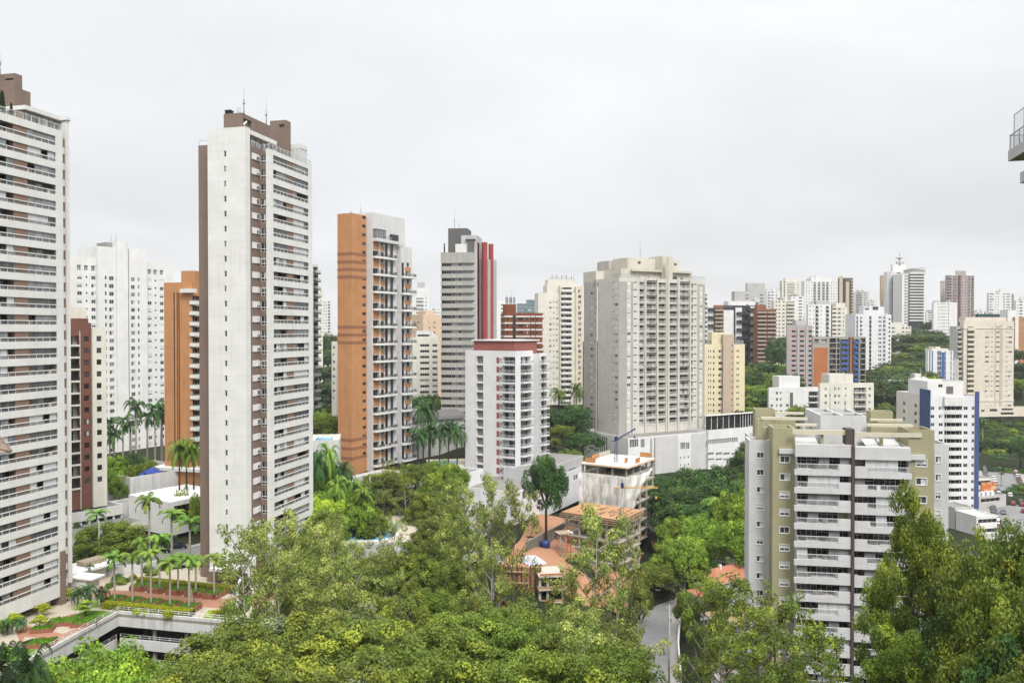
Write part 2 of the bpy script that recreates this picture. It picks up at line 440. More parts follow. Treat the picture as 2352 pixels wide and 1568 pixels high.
# --- balcony: slab with parapet or railing standing out by pr, over an opening of depth dp behind
def g_bal(w, oh, dp, pr, st, m, bays, fm):
    a, r = MB(), MB(); rnd = random.Random(int(w * 10) * 31 + len(st) * 7 + bays * 13 + int(oh * 10))
    a.box(0, w, -pr, -.002, -.22, -.002, m)
    if st == 'solid':
        a.box(0, w, -pr - .1, -pr, -.3, .95, m)
        if pr > .3: a.box(0, .1, -pr, -.002, 0, .95, m); a.box(w - .1, w, -pr, -.002, 0, .95, m)
    elif st in ('glass', 'green', 'rail', 'grate'):
        a.box(0, w, -pr - .08, -pr, -.35, .12, m)
        fr = FRAMED if st in ('grate', ) else FRAME
        r.box(0, w, -pr - .06, -pr - .01, .98, 1.06, fr)
        n = max(1, round(w / 1.5))
        for i in range(n + 1): r.box(w * i / n - .025 + (.025 if i == 0 else -.025 if i == n else 0), w * i / n + .025 + (.025 if i == 0 else -.025 if i == n else 0), -pr - .055, -pr - .015, .12, .98, fr)
        if st in ('glass', 'green'):
            g = RAILG if st == 'glass' else GREENG
            r.poly([(0, -pr - .035, .12), (w, -pr - .035, .12), (w, -pr - .035, .98), (0, -pr - .035, .98)], g)
        else:
            q = max(2, int(w / .22))
            for i in range(q): r.box(w * (i + .5) / q - .016, w * (i + .5) / q + .016, -pr - .05, -pr - .02, .12, .98, fr)
        if pr > .3:
            for x in (0.03, w - .03):
                r.box(x - .02, x + .02, -pr, -.01, .98, 1.05, fr)
                r.poly([(x, -pr, .12), (x, -.01, .12), (x, -.01, .98), (x, -pr, .98)], RAILG if st != 'grate' else glass_clear('grate_side', (.05, .05, .05, 1), .4))
    d = MB()                                          # doors at the back of the recess
    n = max(1, round(w / 1.4))
    for i in range(n):
        x0, x1 = w * i / n, w * (i + 1) / n
        q = rnd.random()
        d.poly([(x0, dp - .03, 0), (x1, dp - .03, 0), (x1, dp - .03, oh), (x0, dp - .03, oh)], GLS if q < .42 else GLB if q < .78 else CURT if q < .92 else GLS2)
        d.box(x1 - .06, x1, dp - .09, dp - .035, 0, oh, fm)
    out = [(None, a)]
    if r.f: out.append(('railing', r))
    out.append(('balcony_door', d))
    return out
def kbal(w, oh, dp, pr, st, m, var=0, fm=None):
    w = round(w, 2); oh = round(oh, 2)
    return geo(('bal', w, oh, dp, pr, st, m.name, var, (fm or FRAME).name), g_bal, w, oh, dp, pr, st, m, var, fm or FRAME)
STY = ['g', 'g', 's45', 's70', 's100', 'c', 'b']
def cols(b, f, cs, z0, fh, n, near=False, rnd=None):
    """repeat a row of openings on n floors; z0 = floor level of the TOP floor"""
    rnd = rnd or random.Random(len(b.parts) + int(fh * 100))
    for k in range(n):
        z = z0 - k * fh
        for c in cs:
            u0, u1 = f.u(c[1]), f.u(c[2])
            if u1 < u0: u0, u1 = u1, u0
            u0 = max(u0, .05); u1 = min(u1, f.w - .05)
            if u1 - u0 < .15 or z + (c[3] if c[0] != 'b' else 0) < f.z0 + .3: continue
            kind = c[0]
            if kind == 'w':                            # ('w', px0, px1, sill, h, styles, frame)
                st = rnd.choice(c[5]) if len(c) > 5 and c[5] else rnd.choice(STY)
                fm = c[6] if len(c) > 6 else FRAME
                f.hole(u0, u1, z + c[3], z + c[3] + c[4], .18)
                b.part('window', kwin(u1 - u0, c[4], st, fm, .18, near), f, u0, z + c[3], 0, (u1 - u0) * c[4])
            elif kind == 'b':                          # ('b', px0, px1, openh, depth, proud, style, mat, frame)
                f.hole(u0, u1, z, z + c[3], c[4], mat=None)
                b.part('balcony', kbal(u1 - u0, c[3], c[4], c[5], c[6], c[7], rnd.randint(0, 3), c[8] if len(c) > 8 else None), f, u0, z, 0, (u1 - u0))
            elif kind == 'r':                          # ribbon: ('r', px0, px1, sill, h)
                f.hole(u0, u1, z + c[3], z + c[3] + c[4], .22)
                b.part('window', kwin(u1 - u0, c[4], rnd.choice(c[5] if len(c) > 5 else ['g', 'c', 'l']), c[6] if len(c) > 6 else FRAME, .22), f, u0, z + c[3], 0, (u1 - u0) * c[4])
def strip(b, f, p0, p1, z0, z1, m, name='panel', o=.05):
    u0, u1 = sorted((f.u(p0), f.u(p1))); t = MB(); f.box(t, max(u0, 0.01), min(u1, f.w - .01), .0 if o > 0 else o, max(o, .02), z0, z1, m); t.build(name, b.root)
def tower(name, label, xl, xc, xr, ytop, d, yaw, zb, m, fh, n, off, L=(), R=(), par=.9, cat='apartment tower', near=False, mats=None, nR=None, wmax=26, roofs=()):
    """box tower: near corner in column xc; left face spans xl..xc, right face xc..xr; ytop is the roof line at xc"""
    b = Bld(name, label, xc, d, yaw, zb, cat)
    wr = b.lx(xr) if xr > xc + 1.5 else 14.0; wl = b.ly(xl) if xl < xc - 1.5 else 14.0
    if not 0 < wr < 60: wr = wmax
    if not 0 < wl < 60: wl = wmax
    zt = b.zp(ytop)
    v = b.bx(0, wr, 0, wl, 0, zt, m, par=par, mats=mats)
    b.v = v; b.wr, b.wl, b.zt = wr, wl, zt
    rnd = random.Random(int(xl * 7 + xr))
    if R: cols(b, v.f[0], R, zt - off, fh, nR or n, near, rnd)
    if L: cols(b, v.f[3], L, zt - off, fh, n, near, rnd)
    for (x0, x1, y0, y1, h, mm) in roofs: b.bx(x0 * wr, x1 * wr, y0 * wl, y1 * wl, zt - .5, zt + h, mm, par=.3)
    return b
# ------------------------------------------------------------------ the two white and brown towers of the garden complex
PANEL = wall('brown_panel', C(150, 118, 98, .85), 0.2, (.6, .3, (.85, .85, .85, 1)))
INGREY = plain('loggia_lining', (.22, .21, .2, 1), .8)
def g_log(w, h, var):
    rnd = random.Random(var * 77 + int(w * 3)); a, bl, hr, ex = MB(), MB(), MB(), []
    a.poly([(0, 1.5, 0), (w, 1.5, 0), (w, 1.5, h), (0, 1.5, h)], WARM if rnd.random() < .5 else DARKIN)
    n = max(2, round(w / 1.5)); mode = rnd.choice(['open', 'glazed', 'curtain', 'mix', 'mix', 'glazed'])
    for i in range(n):
        x0, x1 = w * i / n, w * (i + 1) / n
        a.poly([(x0 + .1, 1.46, 0), (x1 - .1, 1.46, 0), (x1 - .1, 1.46, h - .1), (x0 + .1, 1.46, h - .1)], rnd.choice([GLB, GLS, GLS2, CURT]))
        k = mode if mode != 'mix' else rnd.choice(['open', 'glazed', 'curtain'])
        if rnd.random() < .15: k = 'open'
        if k == 'glazed':
            g = MB(); ex.append(('glazing', g)); g.poly([(x0, .2, .0), (x1, .2, .0), (x1, .2, h), (x0, .2, h)], GLS2 if var % 3 else GLS)
            g.box(x1 - .02, x1 + .02, .17, .2, 0, h, FRAMEG)
        elif k == 'curtain':
            c = MB(); ex.append(('curtain', c)); c.box(x0, x1 - .03, .24, .3, .05, h - .03, CURT)
        else:
            for q in range(2):
                x = rnd.uniform(x0 + .1, x1 - .5); a.box(x, x + rnd.uniform(.25, .6), .5, .9, 0, rnd.uniform(.4, .95), rnd.choice([BLIND, WARM, DARKIN, BROWN]))
    for i in range(n + 1):
        x = w * i / n; bl.box(max(0, x - .03), min(w, x + .03), .03, .08, 0, .6, FRAME)
    bl.poly([(0, .1, 0), (w, .1, 0), (w, .1, .6), (0, .1, .6)], RAILG)
    hr.box(0, w, -.02, .1, .6, .74, FRAME)
    return [(n_, m_) for n_, m_ in [(None, a)] + ex + [('balustrade', bl), ('handrail', hr)]]
def klog(w, h, v): return geo(('log', round(w, 1), h, v), g_log, w, h, v)
def loggias(b, f, segs, pan, z0, fh, n, h, rnd):
    us = sorted(f.u(p) for s in segs for p in s)
    for k in range(n):
        z = z0 - k * fh
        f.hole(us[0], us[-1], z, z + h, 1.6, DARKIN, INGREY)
        for s in segs:
            a, c = sorted((f.u(s[0]), f.u(s[1])))
            b.part('loggia', klog(c - a, h, rnd.randint(0, 8)), f, a, z, 0, c - a)
        a, c = sorted((f.u(pan[0]), f.u(pan[1])))
        def gp(w):
            t = MB(); t.box(0, w, .14, 1.5, .0, h, PANEL); r = MB(); r.box(0, w, -.02, .1, .6, .74, FRAME); r.poly([(0, .1, 0), (w, .1, 0), (w, .1, .6), (0, .1, .6)], RAILG)
            return [(None, t), ('handrail', r)]
        b.part('wall_panel', geo(('pan', round(c - a, 2)), gp, c - a), f, a, z)
# left tower
b = Bld('apartment_tower', 'tall white and brown tower cut off by the left edge, cypresses on its roof terrace', 147, 149, 76.1, 0)
x0 = b.lx(0) - 14
zt = b.zp(301.7)
zl0 = b.zp(1364)
v = b.bx(x0, 0, 0, 16, zl0, zt, WHITE, par=1.0)
f = v.f[0]
uo = f.u(127.5); zo = f.z(312.1, uo) - 1.72
NF = 28
loggias(b, f, [(-70, 35.6), (67.5, 130.3)], (35.6, 67.5), zo, 3.0, NF, 1.72, random.Random(3))
b.bx(.01, 1.5, .45, 16, 5.5, zt - 1.2, BROWN, par=.3, part='recess_wall')
for k in range(NF):
    def gb():
        t = MB(); t.box(0, .7, -.35, .44 - .6, 0, 1.25, WHITE); return [(None, t)]
    b.parts.append(('window_box', geo('lwb', gb), Matrix.Translation((.02, .6, zo - 3.0 * k - 1.1)), (.02, .6, zo - 3.0 * k - 1.1), 0, 1))
xa, xb = b.lx(150.3), b.lx(156.6)
# penthouse behind the roof terrace
yp = 1.5; xw = b.lx(56, yp); zl = b.zp(241, xw, yp - .6)
b.bx(xw, 1.49, yp - .6, 15, zt + 2.2, zl, WHITEP, par=.3)
b.bx(1.5, xb, -.1, 16, 3.5, zl - .02, WHITE, par=.6)
pv = b.bx(xw + .2, 1.49, yp + .3, 14.8, zt - 1, zt + 2.19, WARM, par=0)
fp = pv.f[0]; n = 6
for i in range(n):
    a = fp.w * i / n + .08; fp.hole(a, a + fp.w / n - .16, zt - .6, zt + 2.0, .15)
    b.part('window', kwin(fp.w / n - .16, 2.6, random.choice(['l', 'c', 's60']), FRAME, .15, True), fp, a, zt - .6, 0, 4)
yc = 4.2; xc0, xc1, xc2 = b.lx(39, yc), b.lx(55.7, yc), b.lx(77.5, yc)
cv = b.bx(xc0, xc1, yc, 13, zt - 1, b.zp(168, xc0, yc), BROWN, par=.5, part='stair_core')
b.bx(xc1, xc2, yc + .3, 13, zt - 1, b.zp(204.5, xc1, yc), BROWN, par=.5, part='stair_core')
cf = cv.f[3]; uu = cf.u(26)
cf.hole(uu - .9, uu + .9, b.zp(183, xc0, yc), b.zp(179, xc0, yc), .4, GLB)
t = MB()
for i in range(17):
    x = x0 + .3 + (0 - x0 - .4) * i / 16; t.box(x - .03, x + .03, .06, .12, zt, zt + 1.0, FRAME)
t.box(x0, 0, .05, .13, zt + 1.0, zt + 1.08, FRAME); t.poly([(x0, .09, zt + .05), (0, .09, zt + .05), (0, .09, zt + 1), (x0, .09, zt + 1)], RAILG)
b.raw('terrace_railing', t)
q = b.lx(5, 6); b.antenna(q, 6, b.zp(168, q, 6) - .2, b.zp(114, q, 6) - b.zp(168, q, 6), .08)
# ground floor: columns and lobby glass
b.bx(b.lx(92, 4), -1.5, 4.0, 12, 0, zl0 + .1, BROWN, par=0, part='lobby_wall')
lv = b.bx(x0, b.lx(93, 3.2), 3.2, 12, 0, zl0 + .1, BROWN, par=0, part='lobby_wall')
lf = lv.f[0]
for p0, p1 in ((50, 90), (-8, 24)):
    a, c = sorted((lf.u(p0), lf.u(p1))); lf.hole(a, c, .3, 6.6, .2); b.part('lobby_window', geo(('lob', round(c - a, 1)), lambda w: [(None, sum_mb(w, 6.3))], c - a) if False else kwin(c - a, 6.3, 'b', FRAME, .2), lf, a, .3)
def col(p0, p1, y0, y1, z1):
    a, c = sorted((b.lx(p0, y0), b.lx(p1, y0))); t = MB(); t.box(a, max(c, a + .8), y0, y1, 0, z1, BROWN); t.build('column', b.root)
col(136, 147.5, -.25, 2.2, 10.0); col(26, 36, .2, 2.2, 7.19); col(-30, -20, .2, 2.2, 7.19)
t = MB(); t.box(3.6, 7, -2.6, 3, 3.2, 3.5, FRAME); t.box(4, 6.6, -1.6, 2.6, 0, 3.2, WHITEP); t.build('entrance_canopy', b.root)
b.finish()
LT = b
# central tower
b = Bld('apartment_tower', 'tall white tower with brown corner bays and two brown roof blocks, behind the palm planters', 565.6, 159, 76.1, 0)
CT = b
wl = b.ly(478.7); zt = b.zp(290.5)
zb_ = b.zp(1316); 
v = b.bx(0, 1.6, 0, wl, zb_, zt, WHITE, par=.4)
fl = v.f[3]
zw = fl.z(346.5, fl.u(518.5)) - 1.2
NF = 28
rnd = random.Random(9)
cols(b, fl, [('w', 516, 521.4, 0, 1.2, ['g', 'g', 'c', 'g'])], zw, 3.0, NF - 1, True, rnd)
# brown wing set back on the left
xs = 3.0; y2 = b.ly(457.6, xs); y1_ = b.ly(478.7, xs)
b.bx(xs, 12, y1_ - 2, y2, 0, b.zp(334.5, xs, y2), BROWN, par=.5, part='brown_wing')
t = MB(); zz_ = b.zp(334.5, xs, y2)
for yy in (y2 - .1, y2 - 2.2): t.bar((xs + .2, yy, zz_), (xs + .2, yy, zz_ + 1), .04, FRAMEG)
t.bar((xs + .2, y2 - .1, zz_ + 1), (xs + .2, y2 - 3.2, zz_ + 1), .04, FRAMEG); b.raw('roof_railing', t)
# brown pier, notch and balcony wing on the right face
X1 = 2.6; Y1 = b.ly(580.6, X1); X2 = b.lx(598, Y1); Y3 = b.ly(614.4, X2); X3 = X2 - .35; YF = b.ly(619.3, X3); XE = b.lx(718.2, YF)
ztb = b.zp(335, X1, Y1); zfac = b.zp(341, X3, YF)
b.bx(1.61, X2 + 3, Y1, wl - .6, 0, ztb, BROWN, par=.5, part='brown_pier')
nv = b.bx(X2, X2 + 4, Y3, Y1 + .5, 0, ztb - .6, BROWN, par=.5, part='brown_pier')
zf0 = b.zp(1298, b.lx(633, YF), YF)
fv = b.vol([(X3, YF), (XE, YF), (XE, wl - 1), (X2 + 3.9, wl - 1), (X2 + 3.9, Y3 + .02), (X3, Y3 + .02)], zf0, zfac, WHITE, par=1.0)
b.bx(X3 + 1, XE - 1, YF + 2, wl - 1.5, 0, zf0 + .1, BROWN, par=0, part='lobby_wall')
ff = fv.f[0]
uo = ff.u(629); zo = ff.z(355.9, uo) - 1.7
loggias(b, ff, [(629, 661), (676, 709)], (661, 676), zo, 3.0, int((zo - zf0 - .4) / 3.0) + 1, 1.7, rnd)
for k in range(NF):
    zk = zw - 3.0 * k - .1
    L1 = X2 - X1; yl = b.ly(569.5, X1)
    def gwb():
        t = MB(); t.box(-.14, L1 * .88, -.14, 0, 0, 1.25, FRAME); t.box(-.14, 0, 0.001, abs(yl - Y1) * .9, 0, 1.25, FRAME)
        return [(None, t)]
    b.parts.append(('window_box', geo('cwb', gwb), Matrix.Translation((X1, Y1, zk)), (X1, Y1, zk), 0, 2))
    st = rnd.choice(['s100', 's100', 's70', 'g', 's40'])
    pf = b.line((X1, Y1), 0)
    b.part('window', kwin(L1 * .42, 1.05, st, FRAME, .07, True), pf, L1 * .45, zk + .1, .215, 1.2)
    nf = nv.f[3]
    a, c = nf.u(599.8), nf.u(614.2)
    nf.hole(a, c, zk - .5, zk + 1.35, .18)
    b.part('window', kwin(c - a, 1.25, rnd.choice(['g', 'c', 'b', 's30']), FRAME, .18, True), nf, a, zk + .1, 0, 2)
    b.part('window', kwin(c - a, .6, 'b', FRAME, .18, True), nf, a, zk - .5, 0, 1)
# penthouse
zpf = zfac - .9
pw = b.bx(1.61, b.lx(636, 1.2), 1.2, wl - 1, zpf, zt - 1.0, WARM, par=0)
pf = pw.f[0]; n = 6
for i in range(n):
    a = pf.w * i / n + .1; pf.hole(a, a + pf.w / n - .2, zpf + .3, zt - 1.2, .15)
    b.part('window', kwin(pf.w / n - .2, zt - 1.5 - zpf, rnd.choice(['l', 'c', 's30']), FRAME, .15, True), pf, a, zpf + .3, 0, 5)
b.bx(1.61, b.lx(636.5, .4), .3, wl - 1, zt - .98, zt - .1, WHITEP, par=.3)
yc = 1.6
xcb = -0.2
a1 = b.ly(516, 1.2); a0 = b.ly(558, 1.2)
zc = b.zp(259, 1.2, a0)
cx2 = b.lx(623, a0)
cv = b.bx(1.2, cx2, a0, a1, zt - .5, zc, BROWN, par=.4, part='stair_core')
f0 = cv.f[0]; u0, u1 = f0.u(560.5), f0.u(580); zq = f0.z(277, u0)
f0.hole(u0, u1, zq - .75, zq + .6, .6, WARM)
yk = YF + 3.2; k0, k1 = b.lx(658.5, yk), b.lx(669.5, yk); yk2 = b.ly(622, k0)
c2 = b.bx(k0, k1, yk, yk2, zfac - 1, b.zp(275.5, k0, yk), BROWN, par=.4, part='stair_core')
f3 = c2.f[3]; u0, u1 = f3.u(643), f3.u(655); zq = f3.z(290, u0); f3.hole(u0, u1, zq - .3, zq + .4, .5, WARM)
xg = b.lx(671, YF + 2)
b.bx(k1 + .02, XE - .6, YF + 1.0, YF + 9, zfac - .5, zfac + 3.4, CURT, par=0, part='winter_garden')
t = MB(); t.box(k1 + .02, XE - .5, YF + .9, YF + 9.1, zfac + 3.41, zfac + 4.3, WHITEP)
for i in range(5):
    x = k1 + .1 + (XE - .7 - k1) * i / 4; t.box(x - .04, x + .04, YF + .93, YF + .99, zfac, zfac + 3.4, FRAME)
b.raw('winter_garden_frame', t)
t = MB()
def rail(p, q, z, n):
    p, q = Vector(p), Vector(q)
    for i in range(n + 1):
        r = p.lerp(q, i / n); t.bar((r.x, r.y, z), (r.x, r.y, z + 1.05), .035, FRAME)
    t.bar((p.x, p.y, z + 1.05), (q.x, q.y, z + 1.05), .05, FRAME)
    t.poly([(p.x, p.y, z + .05), (q.x, q.y, z + .05), (q.x, q.y, z + 1), (p.x, p.y, z + 1)], RAILG)
rail((X3 + .1, YF + .1), (XE - .1, YF + .1), zfac, 12); rail((X1, Y1 + .1), (X2, Y1 + .1), ztb, 3); rail((X2 + .1, Y1), (X2 + .1, YF + .2), ztb - .2, 2)
b.raw('terrace_railing', t)
q = b.ly(562.5, 1.6); b.antenna(1.6, q, zc - .3, b.zp(201, 1.6, q) - zc, .08)
q = b.lx(613.5, a0 + .4); b.antenna(q, a0 + .4, zc - .3, b.zp(227, q, a0) - zc, .08)
t = MB()
for yy in (b.ly(546, 1.4), b.ly(551, 1.4)): t.tube([(1.4, yy, zc), (1.4, yy, zc + 1), (1.4, yy - .2, zc + 1.2), (1.4, yy - .4, zc + 1), (1.4, yy - .4, zc)], [.035] * 5, FRAMEG, 4)
t.box(1.6, 2.6, b.ly(532, 1.6), b.ly(519, 1.6), zc - .2, zc + .75, DARKIN); t.box(1.4, 2.8, b.ly(533, 1.6), b.ly(518, 1.6), zc + .76, zc + .9, FRAMEG)
t.tube([(2.0, a0 + 1, zt + .1), (2, a0 - .6, zt + 1.6)], [.5, .1], FRAME, 8)
b.raw('roof_equipment', t)
# brown base and porch
b.bx(.3, 1.5, .3, wl + .8, 0, zb_ + .01, BROWN, par=0, part='base_wall')
t = MB(); t.box(-3.6, .25, .6, 6.2, 3.5, 4.1, FRAME); t.build('entrance_canopy', b.root)
t = MB(); t.box(-.2, .9, -1.4, -.2, 0, 5.6, WHITE); t.build('column', b.root)
b.finish()
# ------------------------------------------------------------------ towers behind, left to right
WD = wall('white_render', C(238, 238, 236, .88), 0.3)
WC = wall('cream_render', C(236, 232, 218, .86), 0.5)
WG = wall('light_grey_render', C(206, 204, 200, .8), 0.4)
ORANGE = wall('orange_tile', C(210, 148, 92, .84, .88), 0.8, (1.6, 3.0, (.8, .78, .76, 1)))
REDBR = wall('red_brown_tile', C(134, 86, 70, .85), 0.3)
SM, MD = ['g', 'g', 'c'], ['g', 's45', 's70', 's100', 'c', 'g']
rx = random.Random(21)
# broad white tower with stepped roof
b = Bld('apartment_tower', 'broad white tower with stepped roofline left of the orange tower', 157, 300, 53, 2)
x0, x1 = b.lx(60), b.lx(398.5)
zt = b.zp(592, b.lx(224))
v = b.bx(x0, x1, 0, 20, 0, zt, WD)
f = v.f[0]
zr = f.z(641, f.u(185))
W3 = lambda a, c, s, h, st=MD: ('w', a, c, s, h, st)
cols(b, f, [W3(178, 189, 0, 1.45), W3(197.6, 202, .5, .8, ['g']), W3(210.5, 220.3, 0, 1.45), W3(340, 348.8, 0, 1.45), W3(355.8, 360, .5, .8, ['g']), W3(368, 376.3, 0, 1.45)], zr, 3.05, 23, rnd=rx)
for p in ((178, 187), (194, 203), (210.5, 219.5), (340, 348), (353, 361), (368, 375.5)):
    a, c = f.u(p[0]), f.u(p[1]); f.hole(a, c, zr + 3.4, zr + 5.4, .4); b.part('window', kwin(c - a, 2.0, 'l', FRAME, .4), f, a, zr + 3.4, 0, 9)
def blk(p0, p1, y, yt, m=WD, dy=14):
    a, c = b.lx(p0, y), b.lx(p1, y); return b.bx(a, c, y, dy, 0, b.zp(yt, a, y), m)
A = blk(226, 268, -1.8, 565); B_ = blk(269.5, 295, -2.6, 553.5); Cc = blk(297, 338.5, -1.8, 570.5)
cols(b, A.f[0], [W3(241.6, 246, .2, 1.5, ['g']), W3(251.5, 262, 0, 1.6, ['g', 'c', 'l'])], zr, 3.05, 23, rnd=rx)
cols(b, Cc.f[0], [W3(301.6, 310.4, 0, 1.6, ['g', 'c', 'l']), W3(317, 321, .2, 1.5, ['g', 'l'])], zr, 3.05, 23, rnd=rx)
b.bx(b.lx(246, 1), b.lx(269, 1), 1, 9, zt, b.zp(556, b.lx(246, 1), 1), CONC, par=.3)
q = b.lx(268, 4); b.antenna(q, 4, b.zp(556, q, 4), 3.5, .06); b.antenna(b.lx(257, 4), 4, b.zp(557, q, 4), 4, .05)
b.finish()
# brown and cream tower
b = Bld('apartment_tower', 'dark red and cream tower above an open car park beside the left tower', 209.6, 203, 53, 0)
x0 = b.lx(140); zt = b.zp(733, -2); z0 = 6.0
v = b.bx(x0, 0, 0, 14, z0, zt - .9, REDBR)
f = v.f[0]; zr = f.z(782, f.u(198)) - .2
cols(b, f, [('b', 160, 181.5, 2.3, 1.2, .25, 'grate', WC, FRAMED), ('w', 192, 203.7, .9, 1.3, ['b', 'b', 'g', 'c'], FRAMED)], zr - .9, 3.0, 13, rnd=rx)
t = MB(); t.box(b.lx(181.9), b.lx(183), -.3, .0 - .001, z0, zt - 3, WC); b.raw('pilaster', t)
t = MB(); n_ = b.lx(203); t.prism([(x0, 0.01), (n_, 0.01), (n_, 13), (x0, 13)], zt - .9, zt + .2, REDBR); b.raw('roof', t)
x2 = b.lx(244, -.6)
v2 = b.bx(.02, x2, -.6, 13, z0, b.zp(752.5, 1, -.6) , WC)
cols(b, v2.f[0], [('w', 221.5, 232.4, .9, 1.35, ['b', 'b', 'g'], FRAMED)], zr - .9, 3.0, 13, rnd=rx)
b.bx(b.lx(158, 3), b.lx(199, 3), 3, 12, zt - 1, b.zp(705, b.lx(170, 3), 3), WC)
pc = b.bx(x0, x2 + 3, -3, 15, 3.6, z0 - .02, WHITEP, par=.4, part='podium')
for i in range(7):
    t = MB(); x = x0 + 1 + (x2 + 1.4 - x0) * i / 6; t.box(x, x + .5, -2.7, -2.2, .6, 3.6, WHITEP); t.build('column', b.root)
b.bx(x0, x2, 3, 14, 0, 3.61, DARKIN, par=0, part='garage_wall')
b.finish()
# orange tower with dark slots
b = Bld('apartment_tower', 'orange tower with three tall dark window slots and white balconies', 441, 226, 76, 7)
wl = b.ly(377); zt = b.zp(648)
v = b.bx(0, 16, 0, wl, 0, zt, ORANGE)
f = v.f[3]
for p in ((398.4, 401.6), (405.4, 408.2), (409.4, 412.6)):
    a, c = f.u(p[0]), f.u(p[1]); f.hole(a, c, 5, f.z(672, a), .35); b.part('window', kwin(c - a, f.z(672, a) - 5, 'b', FRAMED, .35), f, a, 5)
cols(b, v.f[0], [('b', 442.5, 462, 2.5, 1.3, 1.0, 'solid', WHITEP), ], zt - 6.3, 2.98, 15, rnd=rx)
for k in range(15):
    def gb():
        t = MB(); t.box(0, 3.5, -.9, .8, 0, 1.0, WHITEP); t.box(.05, 3.4, -.85, .75, 1.0, 1.35, RAILG); return [(None, t)]
    b.parts.append(('balcony', geo('orb', gb), Matrix.Translation((-.4, -.3, zt - 6.3 - 2.98 * k)), (-.4, -.3, zt - 6.3 - 2.98 * k), 0, 5))
b.bx(2, 14, .5, wl - 4.2, zt - .5, b.zp(621.5, 2, 1), ORANGE, par=.5)
t = MB(); t.box(-1.2, .5, -1.2, 3, zt - 3, zt - 1.9, WHITEP); b.raw('cornice', t)
b.bx(-1.5, 17, -3, wl + 2, 0, 5.0, ORANGE, par=.3, part='base_wall')
t = MB(); t.box(-2.4, 17.5, -3.8, wl + 2.6, 4.4, 5.3, WHITEP); b.raw('cornice', t)
b.finish()
# slivers seen past the central tower
TEAL = glass_dark('teal_glass', (0.10, 0.20, 0.19, 1), .1, .6)
b = tower('apartment_tower', 'dark tower with green glass balconies showing past the central white tower', 700, 719, 731.5, 606, 300, 72, 3, WC, 3.0, 36, 3.4, R=[('b', 720, 731, 2.4, .8, 1.2, 'green', FRAMED, FRAMED)])
b.finish()
tower('apartment_tower', 'slim cream tower half hidden behind the green glass tower', 724, 724, 741.5, 661, 520, 20, None, WC, 2.9, 14, 4, R=[W3(735.5, 737, .8, 1.1, SM), W3(738.6, 740.2, .8, 1.1, SM)]).finish()
tower('apartment_tower', 'distant white tower between the green glass tower and the orange duplex tower', 741, 741, 760.5, 686, 800, 12, None, WD, 3.0, 11, 5, R=[W3(743, 746, .8, 1.2, SM), W3(748, 751, .8, 1.2, SM), ('b', 753.5, 758.5, 2.2, .8, .6, 'solid', WD)]).finish()
tower('apartment_block', 'low pale yellow block touching the left flank of the orange duplex tower', 761.5, 772, 790, 784, 330, 70, 2, WC, 3, 8, 4, L=[W3(764, 769, .9, 1.2, SM)], cat='apartment block').finish()
# orange and white duplex tower
b = Bld('apartment_tower', 'orange and white tower with dark bands and projecting double height balconies', 808, 268, 61.8, 1)
wl = b.ly(775.6); zt = b.zp(488.8); X1 = b.lx(842.2)
v = b.bx(0, X1, 0, wl, 0, zt, ORANGE, par=.6)
DBAND = wall('dark_band', C(166, 110, 78, .85), .3)
for i, y in enumerate((581, 599.5, 617, 634.5, 750, 768, 786, 1010, 1030, 1052)):
    z = b.zp(y - 2.6); t = MB(); t.box(-.05, X1 - .02, -.05, wl + .04, z - 1.0, z, DBAND); t.build('band', b.root)
cols(b, v.f[0], [('w', 832.5, 840.5, 1.0, 1.0, ['g', 'b', 'b'], FRAMED)], b.zp(504), 3.0, 28, rnd=rx)
Yw = b.ly(855.4, X1); X2 = b.lx(930.6, Yw); zw = b.zp(487.5, X1, Yw)
WW = wall('white_wall_aged', C(226, 226, 226, .82), .5)
w = b.bx(X1, X2, Yw, 6, 0, zw, WW, par=.6)
f = w.f[0]
pz = f.z(590, f.u(865)); Pp = 6.0
